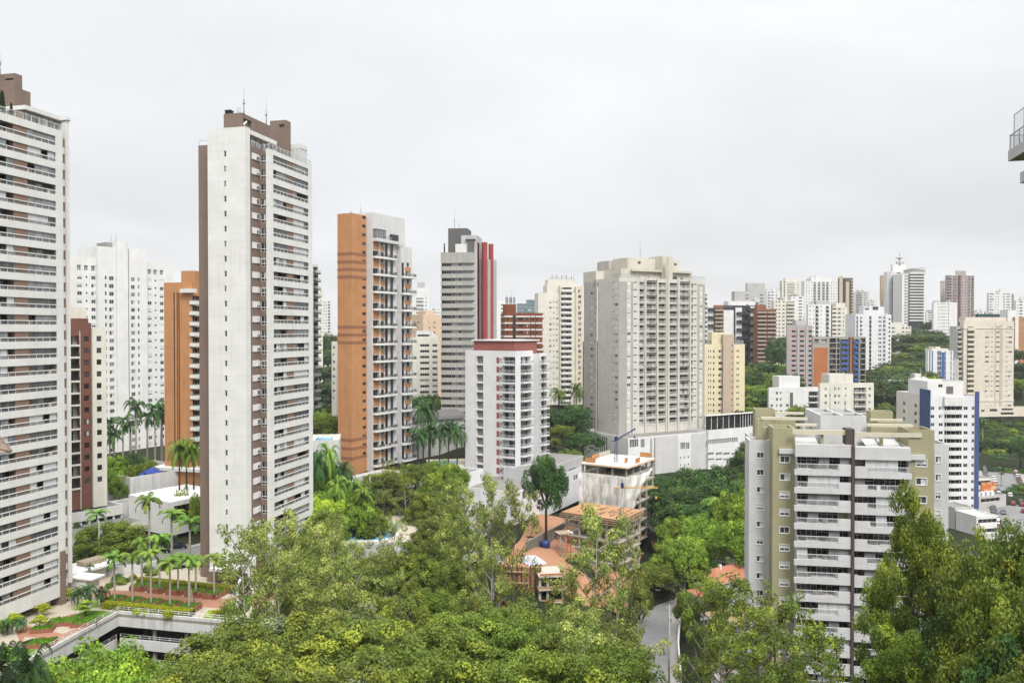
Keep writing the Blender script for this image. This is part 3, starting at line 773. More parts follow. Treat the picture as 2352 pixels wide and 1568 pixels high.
for k in range(14):
    z = pz - Pp * k
    for (p0, p1, za, h, fm, stl, rec) in ((856.5, 871, 0, 2.1, FRAMED, 'b', .9), (874.8, 882, 0, 1.9, FRAMED, 'b', .3), (875.5, 881, 4.2, 1.4, FRAMED, 'g', .25), (884.5, 891, .3, 5.0, FRAMED, 'b', .3), (896.5, 903.5, .3, 5.0, FRAMED, 'g', .3), (911.5, 918.5, -1.2, 4.2, FRAMED, 'c', .3), (922, 926, .2, 5.0, FRAMED, 'b', .3)):
        a, c = f.u(p0), f.u(p1)
        if z + za < .5: continue
        f.hole(a, c, z + za, z + za + h, rec); b.part('window', kwin(c - a, h, stl, fm, rec), f, a, z + za, 0, (c - a) * h)
    for (p0, p1, za, h) in ((857, 870.5, 2.4, 3.1), (874.5, 883.5, 2.1, 1.9)):
        a, c = f.u(p0), f.u(p1); key = geo(('orp', round(c - a, 1), h), lambda w_, h_: [(None, (lambda t: (t.box(0, w_, -.05, -.002, 0, h_, ORANGE), t)[1])(MB()))], c - a, h)
        b.part('orange_panel', key, f, a, z + za, 0, 1)
    def gd(w_):
        a = MB(); a.prism([(0, -.002), (w_, -.002), (w_, -1.3), (w_ * .45, -1.9), (0, -1.2)], -.55, .15, WHITEP); r = MB()
        pts = [(0.05, -1.15), (w_ * .45, -1.85), (w_ - .05, -1.25), (w_ - .05, -.02)]
        for p, q in zip(pts, pts[1:]):
            r.bar((*p, 1.15), (*q, 1.15), .05, FRAMED); r.bar((*p, .65), (*q, .65), .03, FRAMED); r.bar((*p, .3), (*q, .3), .03, FRAMED)
            for i in range(4): m = Vector(p).lerp(Vector(q), i / 4); r.bar((m.x, m.y, .15), (m.x, m.y, 1.15), .035, FRAMED)
            r.poly([(*p, .15), (*q, .15), (*q, 1.1), (*p, 1.1)], glass_clear('grate_side', (.05, .05, .05, 1), .4))
        for i in range(3):
            x = rx.uniform(.6, w_ - .6); r.box(x, x + .4, -1.1, -.7, .15, .7, rx.choice([WHITEP, DBAND, BROWN]))
        return [(None, a), ('railing', r)]
    a, c = f.u(856.2), f.u(906); b.part('balcony', geo(('dup', k % 3), gd, c - a), f, a, z, 0, 3)
# corner balconies on the far right
X3 = b.lx(921, Yw - 1.6); Y3 = Yw - 1.6; X4 = b.lx(946, Y3)
e = b.bx(X3, X4, Y3, 4, 0, b.zp(566, X3, Y3), WW, par=1.0); fe = e.f[0]
for k in range(13):
    z = fe.z(640, fe.u(935)) - Pp * k + .6
    if z < 1: break
    for (p0, p1, za, h, stl) in ((922.5, 928.5, .2, 4.8, 'b'), (934, 940, 3.6, 1.6, 'g'), (932, 942, .1, 1.9, 'c')):
        a, c = fe.u(p0), fe.u(p1); fe.hole(a, c, z + za, z + za + h, .3); b.part('window', kwin(c - a, h, stl, FRAMED, .3), fe, a, z + za, 0, 3)
    a, c = fe.u(930), fe.u(944); b.part('orange_panel', geo(('orp2', 1), lambda w_: [(None, (lambda t: (t.box(0, w_, -.05, -.002, 0, 1.4, ORANGE), t)[1])(MB()))], c - a), fe, a, z + 2.1, 0, 1)
    a, c = fe.u(921.2), fe.u(946); b.part('balcony', geo(('dup2', k % 3), gd, (c - a) + 1.2), fe, a, z, 0, 3)
t = MB(); x0 = X1 + .3; zq = b.zp(545.5, X1, Yw)
pt = [(f.u(857), 1.6), (f.u(885), 1.6)]
t.box(x0, x0 + 5.5, Yw - 1.5, Yw - .01, zq, zq + .15, FRAMED); t.box(x0, x0 + 5.5, Yw - 1.5, Yw - .01, zq + 2.8, zq + 3.0, FRAMED); t.box(x0 + .1, x0 + 5.4, Yw - 1.4, Yw - .01, zq + .16, zq + 2.79, GLS2)
for i in range(5): t.box(x0 + 5.4 * i / 4 - .04 + .06, x0 + 5.4 * i / 4 + .04 + .06, Yw - 1.48, Yw - 1.41, zq, zq + 2.8, FRAMED)
t.box(x0 + 5.6, x0 + 14.5, Yw - 1.5, Yw - .01, zq - 1.2, zq - .2, WW); t.box(x0, x0 + 5.59, Yw - 1.6, Yw - .01, zq - 1.2, zq - .01, WW); t.box(x0 + 9.5, x0 + 14, Yw - .6, Yw - .01, zq - .2, zq + 2.2, GLB); t.box(x0 + 5.7, x0 + 9, Yw - 1.4, Yw - 1.3, zq - .2, zq + 1, RAILG)
b.raw('winter_garden', t)
q = b.lx(829.5, 3); b.antenna(q, 3, zt - .6, b.zp(460, q, 3) - zt, .08); b.antenna(b.lx(807, 3), 3, zt - .6, 3.0, .07)
b.finish()
# group seen right of the duplex tower
tower('apartment_tower', 'distant white tower with dark balcony stripes right of the orange duplex tower', 948, 948, 985.5, 661, 650, 8, None, WD, 3.0, 18, 10, R=[('b', 956, 973, 1.8, .8, .3, 'solid', WD), W3(977, 980, .8, 1.2, SM)], roofs=[(.3, .75, .1, .6, 4.5, WG)]).finish()
tower('apartment_tower', 'small distant white block with dark ribbon windows next to the grey tower', 991, 991, 1013, 705, 800, 5, None, WD, 3.0, 9, 4, R=[('r', 993, 1003, .9, 1.3), W3(1006, 1010, .8, 1.2, SM)]).finish()
PEACH = wall('peach_render', C(238, 205, 170, .84), .4)
b = tower('apartment_tower', 'peach coloured tower behind the white gabled block', 940, 972, 1013, 722, 450, 40, None, PEACH, 2.9, 22, 6, R=[W3(985, 988, .9, 1.2, SM), W3(996, 1000, .9, 1.2, SM)], L=[W3(958, 962, .9, 1.2, SM), W3(950, 953, .9, 1.2, SM)], roofs=[(.2, .7, .1, .6, 2.2, PEACH)])
b.finish()
b = tower('apartment_block', 'white block with pointed roof corner and ribbon windows below the peach tower', 940, 948, 1006.5, 775, 395, 12, None, WC, 2.9, 17, 5.5, R=[('r', 964.8, 986, .9, 1.3, ['b', 'b', 'l']), ('r', 993, 1004.5, .9, 1.3, ['b', 'b', 'l'])], cat='apartment block')
t = MB(); a, c = b.lx(957), b.lx(989); t.box(a, c, .5, 9, b.zt - .5, b.zt + 3.4, WHITEP); t.box(a + .5, c - .6, .44, .5, b.zt + .6, b.zt + 1.5, GLB)
t.poly([(c, .1, b.zt), (b.wr, .1, b.zt), (c, .1, b.zt + 4)], WHITEP); t.poly([(b.wr, .1, b.zt), (b.wr, 9, b.zt), (c, 9, b.zt + 4), (c, .1, b.zt + 4)], WHITEP); t.poly([(c, 9, b.zt), (b.wr, 9, b.zt), (c, 9, b.zt + 4)], WHITEP); b.raw('gable', t)
b.finish()
# grey banded tower with two red columns
BANDC = wall('grey_band_concrete', C(190, 188, 180, .8), .7, (2.0, 1.5, (.9, .9, .9, 1)))
GREYW = wall('grey_wall', C(206, 207, 208, .8), .4)
RED = wall('red_tile', C(182, 78, 74, .84), .3, (.8, 1.5, (.85, .85, .85, 1)))
DGREY = wall('dark_grey_wall', C(118, 116, 116, .75), .4)
b = Bld('apartment_tower', 'grey tower with rounded concrete bands and two dark red columns', 1091, 316, 83, 6)
wl = b.ly(1013); zt = b.zp(576)
WR = b.lx(1137) if 0 < b.lx(1137) < 60 else 26
v = b.bx(.9, WR, 1.2, wl, 0, zt - .8, GREYW, par=.5)
f = v.f[3]
n = 24; z0 = zt - 6.0
def gband(w_, h_):
    t = MB(); R1 = 1.6; pts = [(0, .3)] + [(0, -.9 + 0), (w_ - R1, -.9)] + [(w_ - R1 + R1 * math.sin(q * .3927), -.9 + R1 - R1 * math.cos(q * .3927)) for q in range(1, 5)] + [(w_, .9), (w_ - .2, .9)]
    t.prism(pts, 0, h_, BANDC); return [(None, t)]
for k in range(n):
    z = z0 - k * 2.96
    if z < 1: break
    h = 1.7
    b.part('balcony', geo(('gband', h), gband, f.w + 1.2, h), f, -.1, z - h, 0, 5)
    a = .3
    for j, (fr, stl) in enumerate(((.0, 'b'), (.32, 'c'), (.55, 'l'), (.8, 'g'))):
        u0 = f.w * fr + .1; u1 = f.w * ((.32, .55, .8, 1.0)[j]) - .1
        f.hole(u0, u1, z, z + 1.25, .4); b.part('window', kwin(u1 - u0, 1.25, rx.choice([stl, 'l', 'c', 's100', 'b'] if j else ['b', 'g']), FRAME, .4), f, u0, z, 0, 2 + (u1 - u0))
b.part('balcony', geo(('gband', 4.2), gband, f.w + 1.2, 4.2), f, -.1, zt - 4.7, 0, 9)
zc = b.zp(524.5, 3, 6)
b.bx(2.5, 12, b.ly(1073, 2.5), b.ly(1029.5, 2.5), zt - 1.5, zc, DGREY, par=.4, part='roof_block')
Xw = b.lx(1105.6, 0)
b.bx(1.2, 14, -.6, b.ly(1059, 1.2), 0, b.zp(540, 1.2, 0), GREYW, par=.4, part='stair_core')
t = MB(); t.box(2.2, 7, -.7, -.61, 1, b.zp(556, 2, 0), GLB); b.raw('dark_window_slot', t)
b.bx(1.0, 6, b.ly(1072, 1), b.ly(1046, 1), zt - 1.5, b.zp(560, 1, 5), WHITEP, par=.3, part='roof_block')
t = MB(); q = b.ly(1075, .6); t.box(.4, 1.6, q - 2.4, q, zt - 1.5, b.zp(551, .6, q), DGREY); t.box(.1, 1.9, q - 3, q + 1, b.zp(551, .6, q), b.zp(549, .6, q), DGREY)
t.tube([(1, wl - 1.2, zt - .8), (1, wl - 1.2, zt + 3.2)], [.3, .3], FRAMED, 6); b.raw('chimney', t)
for (p0, p1, yt, x) in ((1105.2, 1118.8, 556, 8), (1121, 1132.6, 560, 15)):
    ya, yb = b.ly(p0, x), b.ly(p1, x); r = abs(ya - yb) / 2; t = MB(); cx = x + r; cy = (ya + yb) / 2
    t.prism([(cx + r * math.cos(q * math.pi / 10), cy + r * math.sin(q * math.pi / 10)) for q in range(20)], 0, b.zp(yt, x, cy), RED); t.build('red_column', b.root)
yv = b.ly(1134, 24)
w = b.bx(10, 26, yv, -.61, 0, b.zp(596, 12, -2), GREYW, par=.4)
w2 = b.bx(25, 30, b.ly(1137, 25), 1, 0, b.zp(596, 25, yv), GREYW, par=.4)
q = b.ly(1044, 6); b.antenna(6, q, zc - .4, 9, .08); b.antenna(7, b.ly(1054, 6), zc - .4, 4.5, .05)
b.finish()
# between the grey tower and the cream tower
tower('apartment_tower', 'plain distant white tower just right of the red columns', 1130, 1136, 1166, 690, 620, 20, None, WD, 2.9, 14, 5, R=[('r', 1151, 1158, .9, 1.3, ['b']), W3(1161, 1163, .9, 1.2, SM)]).finish()
BLUEG = glass_dark('blue_glass', (0.12, 0.17, 0.2, 1), .1, .4)
b = tower('office_block', 'distant blue glass office block behind the antenna mast', 1188, 1188, 1236, 697, 720, 4, None, BLUEG, 3.2, 8, 4, R=[('r', 1189, 1203, .8, 1.6, ['l']), ('r', 1204, 1220, .8, 1.4, ['l', 'c']), ('r', 1222, 1235, .8, 1.4, ['l'])], cat='office block', roofs=[(.45, 1, .1, .6, 3.5, BLUEG)])
b.finish()
BRICK = wall('brick_orange', C(160, 88, 48, .8), .4, (.25, .08, (.75, .72, .7, 1)))
b = tower('apartment_tower', 'orange brick tower with white bands and phone antennas on its roof', 1150, 1159, 1246, 718.5, 365, 6, 8, BRICK, 3.05, 17, 4.4,
          R=[('w', 1163, 1168, .9, 1.2, ['b'], FRAMED), ('r', 1190, 1202, .9, 1.3, ['b', 'l'], FRAMED), ('w', 1207, 1213, .9, 1.2, SM, FRAMED), ('w', 1222, 1226, .9, 1.2, ['b'], FRAMED), ('w', 1232, 1236, .9, 1.2, ['b'], FRAMED)])
for k in range(18):
    z = b.zt - 1.6 - 3.05 * k
    if z > 1: t = MB(); t.box(-.12, b.wr + .12, -.12, b.wl, z - .35, z + .35, WHITEP); t.build('band', b.root)
f = b.v.f[0]
for p0, p1 in ((1177.5, 1184.5), (1218, 1219.5), (1228.6, 1230)): strip(b, f, p0, p1, 0, b.zt - 1, FRAMED, 'dark_strip', .2)
b.bx(b.lx(1159, 1), b.lx(1185, 1), 1, 9, b.zt - .5, b.zp(698.5, 1, 1), BRICK, par=.3, part='roof_block')
t = MB(); zc = b.zp(698.5, 1, 1)
for i in range(8):
    x = b.lx(1162 + i * 3, 2); t.bar((x, 2 + (i % 3) * 2, zc - .4), (x, 2 + (i % 3) * 2, zc + 3 + (i * 7 % 4) * .5), .12, FRAMEG); t.box(x - .25, x + .25, 1.6 + (i % 3) * 2, 1.9 + (i % 3) * 2, zc + 1.2, zc + 3.2, FRAMEG)
t.bar((b.lx(1163, 2), 2, zc + 1), (b.lx(1185, 2), 2, zc + 1), .1, FRAMEG); t.tube([(b.lx(1175, 4), 4, zc), (b.lx(1175, 4), 4, zc + 7)], [.12, .05], FRAMEG, 5); b.raw('phone_antennas', t)
b.finish()
# cream tower with antennas
b = tower('apartment_tower', 'cream tower with stacked white bow balconies and roof antennas left of the big condominium', 1228, 1236, 1338, 672, 420, 8, 12, WC, 2.9, 24, 6.5,
          R=[W3(1245, 1248.8, .9, 1.2), W3(1261.6, 1266.8, .9, 1.2), W3(1270.6, 1273.6, 1.3, .7, ['g']), W3(1277.6, 1282, .9, 1.2)])
a, c = b.lx(1286, -1.2), b.lx(1317, -1.2)
w = b.bx(a, c, -1.2, 8, 0, b.zp(655, a, -1.2), WC); cols(b, w.f[0], [('b', 1289, 1313, 2.0, 1.0, .9, 'solid', WHITEP)], b.zt - 5.2 + 6, 2.9, 26, rnd=rx)
a2, c2 = b.lx(1322, -.6), b.lx(1338.5, -.6); w = b.bx(a2, c2, -.6, 8, 0, b.zp(657, a2, -.6), wall('peachcream_render', C(236, 222, 196, .84), .4)); cols(b, w.f[0], [W3(1328, 1335, .5, 1.7, ['c', 'g', 'l'])], b.zt - .5, 2.9, 25, rnd=rx)
b.bx(b.lx(1256, 1), b.lx(1330, 1), 1, 12, b.zt - 1, b.zp(654, 10, 1), WC); b.bx(b.lx(1258, 2), b.lx(1323, 2), 2, 10, b.zt, b.zp(642, 10, 2), WC)
t = MB(); zc = b.zp(642, 10, 2)
for i in range(11):
    x = b.lx(1262 + i * 5.6, 3); t.bar((x, 3, zc - 1), (x, 3, zc + 1.6 + (i * 5 % 4) * .6), .1, FRAMEG)
    if i % 2: t.box(x - .22, x + .22, 2.6, 2.8, zc + .4, zc + 2.2, FRAMEG)
t.bar((b.lx(1262, 3), 3, zc + .7), (b.lx(1320, 3), 3, zc + .7), .07, FRAMEG); b.raw('phone_antennas', t)
b.finish()
# white tower with red recess column
PINKR = wall('dusty_red_render', C(176, 100, 90, .82), .3)
b = Bld('apartment_tower', 'white tower with stepped glass balconies and a dusty red roof block', 1184, 256, 56, -15)
wl = b.ly(1068.6); zt = b.zp(806); WH2 = wall('bright_white', C(238, 238, 240, .86), .2)
v = b.bx(0, b.lx(1224), 0, wl, 0, zt, WH2)
f = v.f[3]; zr = f.z(836, f.u(1168)) + .2
GREY_IN = wall('recess_grey', C(168, 166, 158, .75), .4)
for k in range(15):
    z = zr - 3 * k; a, c = f.u(1093.6), f.u(1109.8)
    f.hole(a, c, z - .3, z + 2.2, 1.0, GREY_IN); a, c = f.u(1148.5), f.u(1153.5); f.hole(a, c, z + .1, z + 1.6, .2); b.part('window', kwin(c - a, 1.5, rx.choice(SM), FRAME, .2), f, a, z + .1)
    a, c = f.u(1140.5), f.u(1147.5); key = geo('redp', lambda w_: [(None, (lambda t: (t.box(0, w_, -.06, -.002, 0, 1.9, PINKR), t)[1])(MB()))], c - a); b.part('red_panel', key, f, a, z)
t = MB(); f.box(t, f.u(1093.4), f.u(1094.6), 0, .15, 3, zt - 1, WH2); b.raw('pilaster', t)
cols(b, f, [('b', 1155, 1183, 2.3, 1.4, 1.0, 'glass', WH2)], zr - .2, 3.0, 15, rnd=rx)
cols(b, v.f[0], [('b', 1196, 1219, 2.3, 1.3, 1.2, 'glass', WH2)], zr - .2, 3.0, 15, rnd=rx)
xa = b.lx(1226, -2.5); w = b.bx(b.lx(1224), b.lx(1256, -2.5), -2.5, 5, 0, zt - 1, WH2)
cols(b, w.f[0], [('b', 1229, 1240, 2.3, 1.2, .9, 'glass', WH2), ('b', 1243, 1255.5, 2.3, 1.2, 1.1, 'glass', WH2)], zr - .2, 3.0, 15, rnd=rx)
rb = b.bx(1.5, b.lx(1236, 1), 1.5, b.ly(1087.7, 1.5), zt - .9, b.zp(783, 2, 8), PINKR, par=.2, part='roof_block')
t = MB(); t.box(1.0, b.lx(1238, 1) + .5, 1.0, b.ly(1087, 1.5) + .4, b.zp(783, 2, 8) + .003, b.zp(780, 2, 8), WHITEP); b.raw('roof_slab', t)
b.finish()
# big condominium
BEIGE = wall('beige_grey_render', C(200, 194, 186, .82), .5, (3.0, 3.0, (.9, .9, .9, 1)))
PALE = wall('pale_render', C(226, 222, 214, .84), .55, (3.0, 3.0, (.92, .92, .92, 1)))
IVORY = wall('ivory_render', C(226, 220, 202, .84), .6, (3.0, 3.0, (.92, .92, .92, 1)))
b = Bld('apartment_tower', 'massive beige condominium with a grid of recessed balconies above a white podium', 1421.8, 320, 27, -8)
zt = b.zp(637); wl = b.ly(1404); WR = b.lx(1618.5)
pz = b.zp(1003) ; fh = 2.95
v = b.bx(0, WR, 0, wl + 10, pz, zt, PALE, par=.6)
f = v.f[0]; fl = v.f[3]
zr = f.z(660, f.u(1500)); n = 20
V_ = lambda z: 1320.68 + z / 6.827        # crop columns (3.92 zoom) to photo columns
GR = wall('grey_stripe', C(188, 184, 178, .8), .5)
def grp(z0, z1, nm='grey_panel', m=GR, o=.06): strip(b, f, V_(z0), V_(z1), pz + .1, zt - 1.6, m, nm, o)
grp(692, 816); grp(1920, 1950); grp(2003, 2033); grp(876, 912)
cols(b, f, [('w', V_(820), V_(872), 1.0, 1.2, ['s45', 's70', 's100', 's100', 'g']), ('w', V_(920), V_(972), 1.5, .55, ['b']), ('w', V_(1860), V_(1906), 1.5, .55, ['b']), ('w', V_(1956), V_(2000), 1.0, 1.2, ['s45', 's100', 's100', 'g'])], zr, fh, n, rnd=rx)
cols(b, f, [('b', V_(p), V_(q), 2.1, 1.3, .06, 'rail', PALE, FRAMEG) for p, q in ((1010, 1082), (1112, 1272), (1305, 1420), (1478, 1602), (1637, 1785), (1818, 1850))], zr, fh, n, rnd=rx)
t = MB()
for p, q in ((1090, 1110), (1276, 1300), (1424, 1442), (1450, 1474), (1606, 1632), (1790, 1812)): f.box(t, f.u(V_(p)), f.u(V_(q)), .001, .45, pz, zt + (9 if 1424 <= p < 1474 else .2), IVORY)
b.raw('pilasters', t)
for k in range(10):
    t = MB(); z = zr + 2.55 - 2 * k * fh; f.box(t, f.u(V_(1112)), f.u(V_(1276)), .1, .35, z, z + .22, DARKIN); f.box(t, f.u(V_(1637)), f.u(V_(1788)), .1, .35, z, z + .22, DARKIN); t.build('dark_line', b.root)
strip(b, f, V_(1442), V_(1450), pz, zt + 9, DARKIN, 'dark_line', .3)
cols(b, fl, [('w', V_(585), V_(605), 1.4, .6, ['g']), ('w', V_(625), V_(670), 1.0, 1.2, ['s45', 's70', 's100', 's100', 'g'])], zr, fh, n, rnd=rx)
# left wing
dA = 334; pA = P(1369, 760, dA); rel = Vector((pA.x, pA.y)) - b.o; lxA = rel.x * b.ca + rel.y * b.sa; lyA = -rel.x * b.sa + rel.y * b.ca
yL = b.ly(1341, lxA)
A = b.bx(lxA, .0 - .01, lyA, yL, pz, b.zp(647, lxA, lyA), BEIGE, par=.6)
cols(b, A.f[3], [('w', V_(240), V_(278), 1.0, 1.2, ['s100', 's100', 's70', 'g']), ('w', V_(300), V_(316), 1.4, .6, ['g'])], zr - .6, fh, n, rnd=rx)
cols(b, A.f[0], [('b', V_(405), V_(455), 1.6, .5, .6, 'rail', BEIGE, FRAMEG), ('w', V_(434), V_(448), 2.1, .5, ['b'])][:1], zr - .6, fh, n, rnd=rx)
# roof storeys
z2 = b.zp(623, 3, 3); z3 = b.zp(586.5, 6, 6)
r1 = b.bx(b.lx(1426, 4), b.lx(1590, 4), 4, 20, zt - .6, b.zp(617, 8, 4), IVORY)
t = MB(); q = b.zp(617, 8, 4); t.box(b.lx(1452, 2.6), b.lx(1590, 2.6), 2.6, 4, q - 1.0, q - .1, IVORY); b.raw('roof_canopy', t)
cols(b, r1.f[0], [('w', 1452, 1459, 1.0, 1.3, ['s100']), ('w', 1466, 1468.5, 1.6, .7, ['b']), ('w', 1473, 1480, 1.0, 1.3, ['s100']), ('w', 1488, 1490, 1.6, .7, ['b']), ('w', 1536.5, 1555, 1.3, 1.2, ['b']), ('w', 1563, 1568, 1.0, 1.3, ['g'])], q - 5.0, 3, 1)
cols(b, r1.f[0], [('w', 1474, 1500, .2, 2.2, ['c']), ('w', 1512, 1528, .2, 2.2, ['l']), ('w', 1537, 1556, .2, 2.2, ['b']), ('w', 1560, 1588, .2, 2.0, ['g'])], q - 9.0, 3, 1)
r2 = b.bx(b.lx(1441, 7), b.lx(1560, 7), 7, 18, q - 1, b.zp(592, 12, 7), IVORY, part='roof_block'); cols(b, r2.f[0], [('w', 1465, 1471.5, 0, 1.2, ['b']), ('w', 1548, 1554, 0, 1.2, ['b'])], b.zp(606, 12, 7), 3, 1)
b.bx(b.lx(1512, 5), b.lx(1536, 5), 2.5, 12, zt, b.zp(588, 20, 5), IVORY, par=.3, part='roof_block')
r3 = b.bx(b.lx(1369, 16), b.lx(1425, 16), 16, 26, zt - 2, b.zp(622, -2, 16), IVORY, part='roof_block'); cols(b, r3.f[0], [('w', 1397, 1400, 1.2, .8, ['b']), ('w', 1404.5, 1413, 1.2, .8, ['b'])], b.zp(640, 0, 16), 3, 1)
b.bx(b.lx(1398, 18), b.lx(1440, 18), 18, 27, zt, b.zp(597, 0, 18), BEIGE, part='roof_block')
t = MB(); 
def glrail(p, q, z, nn=8):
    p, q = Vector(p), Vector(q)
    t.poly([(p.x, p.y, z), (q.x, q.y, z), (q.x, q.y, z + 1.6), (p.x, p.y, z + 1.6)], RAILG); t.bar((p.x, p.y, z + 1.6), (q.x, q.y, z + 1.6), .05, FRAMEG)
    for i in range(nn + 1): r = p.lerp(q, i / nn); t.bar((r.x, r.y, z), (r.x, r.y, z + 1.6), .04, FRAMEG)
glrail((.1, .1), (f.u(V_(1000)), .1), zt); glrail((.1, wl), (.1, .1), zt, 3); glrail((f.u(V_(1790)), .1), (WR - .1, .1), zt, 6); za = b.zp(647, lxA, lyA); glrail((lxA + .1, yL), (lxA + .1, lyA), za); glrail((lxA, lyA + .1), (-1, lyA + .1), za)
b.raw('terrace_railing', t)
q_ = b.lx(1470, 10); b.antenna(q_, 10, b.zp(587, 12, 7), 7.5, .07)
b.finish()
# podium of the condominium
POD = wall('podium_white', C(232, 232, 232, .92), .3); PODG = wall('podium_grey', C(214, 213, 212, .88), .3)
b = Bld('podium_building', 'white and grey podium block with tall window grids below the beige condominium', 1443.4, 306, 30, None, 'podium')
wl = b.ly(1338.5); zt = b.zp(1006); WR = b.lx(1623.5)
v = b.bx(0, WR, 0, wl, 0, zt, POD, par=.5); f, fl = v.f[0], v.f[3]
def pw(fc, p0, p1, y0, y1, nb, st='b'):
    a, c = fc.u(p0), fc.u(p1); za, zb2 = fc.z(y1, a), fc.z(y0, a); w_ = (c - a) / nb
    for i in range(nb):
        fc.hole(a + i * w_ + .04, a + (i + 1) * w_ - .08, za, zb2, .3); b.part('window', kwin(w_ - .12, zb2 - za, st, FRAME, .3), fc, a + i * w_ + .04, za)
X8 = lambda z: (2100 + z / 2.091) * .57422
Y8 = lambda z: (1650 + z / 2.091) * .57422
pw(fl, X8(608), X8(690), Y8(190), Y8(325), 5); pw(f, X8(878), X8(950), Y8(225), Y8(292), 5); pw(f, X8(970), X8(1003), Y8(222), Y8(292), 3)
for a, c in ((1085, 1285), (1392, 1520)): strip(b, f, X8(a), X8(c), 0, zt - .4, PODG, 'grey_panel', .06)
for a, c, y0, y1, nb in ((1303, 1345, 250, 305, 4), (1350, 1380, 250, 305, 2), (1395, 1425, 245, 308, 3), (1440, 1505, 235, 305, 4), (1392, 1505, 180, 215, 7), (1150, 1172, 202, 228, 1), (1205, 1225, 198, 218, 2), (1245, 1280, 192, 215, 3)): pw(f, X8(a), X8(c), Y8(y0), Y8(y1), nb)
for x, y in ((1160, 392), (1194, 390), (1230, 386), (1268, 382), (1305, 378), (1337, 375), (1370, 372), (1412, 368), (1466, 362), (1496, 356), (1130, 462), (1163, 458), (1192, 454), (1240, 448), (1273, 444), (1305, 440), (1338, 437), (1370, 433), (1412, 428), (1466, 420)): pw(f, X8(x - 6), X8(x + 6), Y8(y - 9), Y8(y + 8), 1)
b.bx(WR, b.lx(1735), -1, 16, 0, b.zp(988, WR, -1), POD, par=1.0)
f2 = b.vols[-1].f[0]
pw(f2, X8(1528), X8(1785), Y8(228), Y8(268), 14, 'l')
for y0, y1 in ((335, 358), (385, 402)):
    for x in (1530, 1598, 1662, 1730): pw(f2, X8(x), X8(x + 55), Y8(y0), Y8(y1), 1, 'l')
zc = b.zp(988, WR, -1)
t = MB()
for p, q in ((X8(1508), X8(1800)), (X8(1800), X8(1930))):
    a, c = b.lx(p, 4), b.lx(q, 4); t.box(a, c, 3.9, 4.1, zc - .5, zc + 5.2, GLB); t.box(a, c, 3, 4.6, zc + 5.2, zc + 5.5, WHITEP)
    for i in range(7): t.box(a + (c - a) * i / 6 - .1, a + (c - a) * i / 6 + .1, 3.7, 3.89, zc - .5, zc + 5.2, FRAME)
b.raw('dark_screen', t)
b.finish()
# pale yellow tower
YEL = wall('pale_yellow', C(246, 234, 188, .84), .25); SAND = wall('sand_beige', C(214, 192, 166, .82), .3)
b = tower('apartment_tower', 'pale yellow tower with a beige central pier right of the beige condominium', 1612, 1617, 1711, 790, 400, 4, 5, YEL, 3.0, 12, 4.8,
          R=[('w', 1627, 1629, .8, 1.0, ['b'], FRAMED), ('w', 1631.5, 1633.5, .8, 1.0, ['b'], FRAMED), ('w', 1638.2, 1641.2, .6, 1.2, ['b'], FRAMED), ('w', 1650.5, 1660, .6, 1.2, ['b', 'c'], FRAMED), ('w', 1692, 1694, .8, 1.0, ['b'], FRAMED), ('w', 1695.5, 1697.5, .8, 1.0, ['b'], FRAMED)])
a, c = b.lx(1661.5, -1.6), b.lx(1686.5, -1.6); w = b.bx(a, c, -1.6, 6, 0, b.zp(768, a, -1.6), SAND); cols(b, w.f[0], [('w', 1681, 1683, .8, 1.0, ['b'], FRAMED)], b.zt - 2, 3, 12)
b.bx(b.lx(1635, 1), b.lx(1666, 1), 1, 8, b.zt - .5, b.zp(763, 3, 1), YEL, part='roof_block'); b.bx(b.lx(1618, 2), b.lx(1645, 2), 2, 8, b.zt - .5, b.zp(782, 3, 2), GLS2, par=.2, part='roof_terrace'); b.bx(b.lx(1688, 2), b.lx(1708, 2), 2, 8, b.zt - .5, b.zp(781, 3, 2), GLS2, par=.2, part='roof_terrace')
b.finish()
# dark, white and brick complex
DARKB = wall('charcoal_wall', C(78, 78, 84, .7), .3); BRK2 = wall('brick_balcony', C(168, 104, 66, .8), .4); DIRTC = wall('stained_concrete', C(196, 176, 160, .75), .6)
b = tower('apartment_tower', 'terraced charcoal and white tower with planted dark balconies', 1620, 1624.5, 1738, 701, 600, 6, None, DARKB, 3.0, 14, 2,
          R=[('w', 1663, 1672, .9, 1.3, ['b']), ('w', 1674, 1680, .9, 1.3, ['b', 'g']), ('w', 1714, 1719, .7, 2, ['b', 'g'], FRAMED)])
f = b.v.f[0]
for p, q, y0 in ((1625.5, 1638.5, 700), (1661.6, 1684.5, 712), (1689, 1703.5, 706), (1723, 1737, 703)):
    strip(b, f, p, q, 0, b.zp(y0), WD, 'white_panel', .25)
cols(b, f, [('w', 1663, 1672, .9, 1.3, ['b']), ('w', 1674, 1680, .9, 1.3, ['b', 'g'])], b.zt - 5, 3, 1)
for k in range(7):
    for j, (p, q) in enumerate(((1623, 1640), (1691, 1719), (1716, 1739))):
        def gg(w_):
            t = MB(); t.box(0, w_, -2.2, -.3, 0, 1.6, DARKB); t.box(.3, w_ - .3, -2.0, -.5, 1.6, 2.0, plain('balcony_plants', C(70, 82, 50, .5), .9)); return [(None, t)]
        a, c = f.u(p), f.u(q); b.part('balcony', geo(('dkb', round(c - a)), gg, c - a), f, a, b.zt - 4 - j % 2 * 3 - 6.1 * k)
b.bx(b.lx(1640.5, -1), b.lx(1661, -1), -1, 6, 0, b.zp(700.5, 5, -1), BRK2, part='brick_wall'); fb = b.vols[-1].f[0]
cols(b, fb, [('b', 1641.5, 1660, 1.9, 1, 1, 'solid', DIRTC)], b.zt - 4, 3.0, 13, rnd=rx)
b.bx(b.lx(1673, 2), b.lx(1735, 2), 2, 12, b.zt - .5, b.zp(691, 5, 2), WD, part='roof_block')
b.finish()
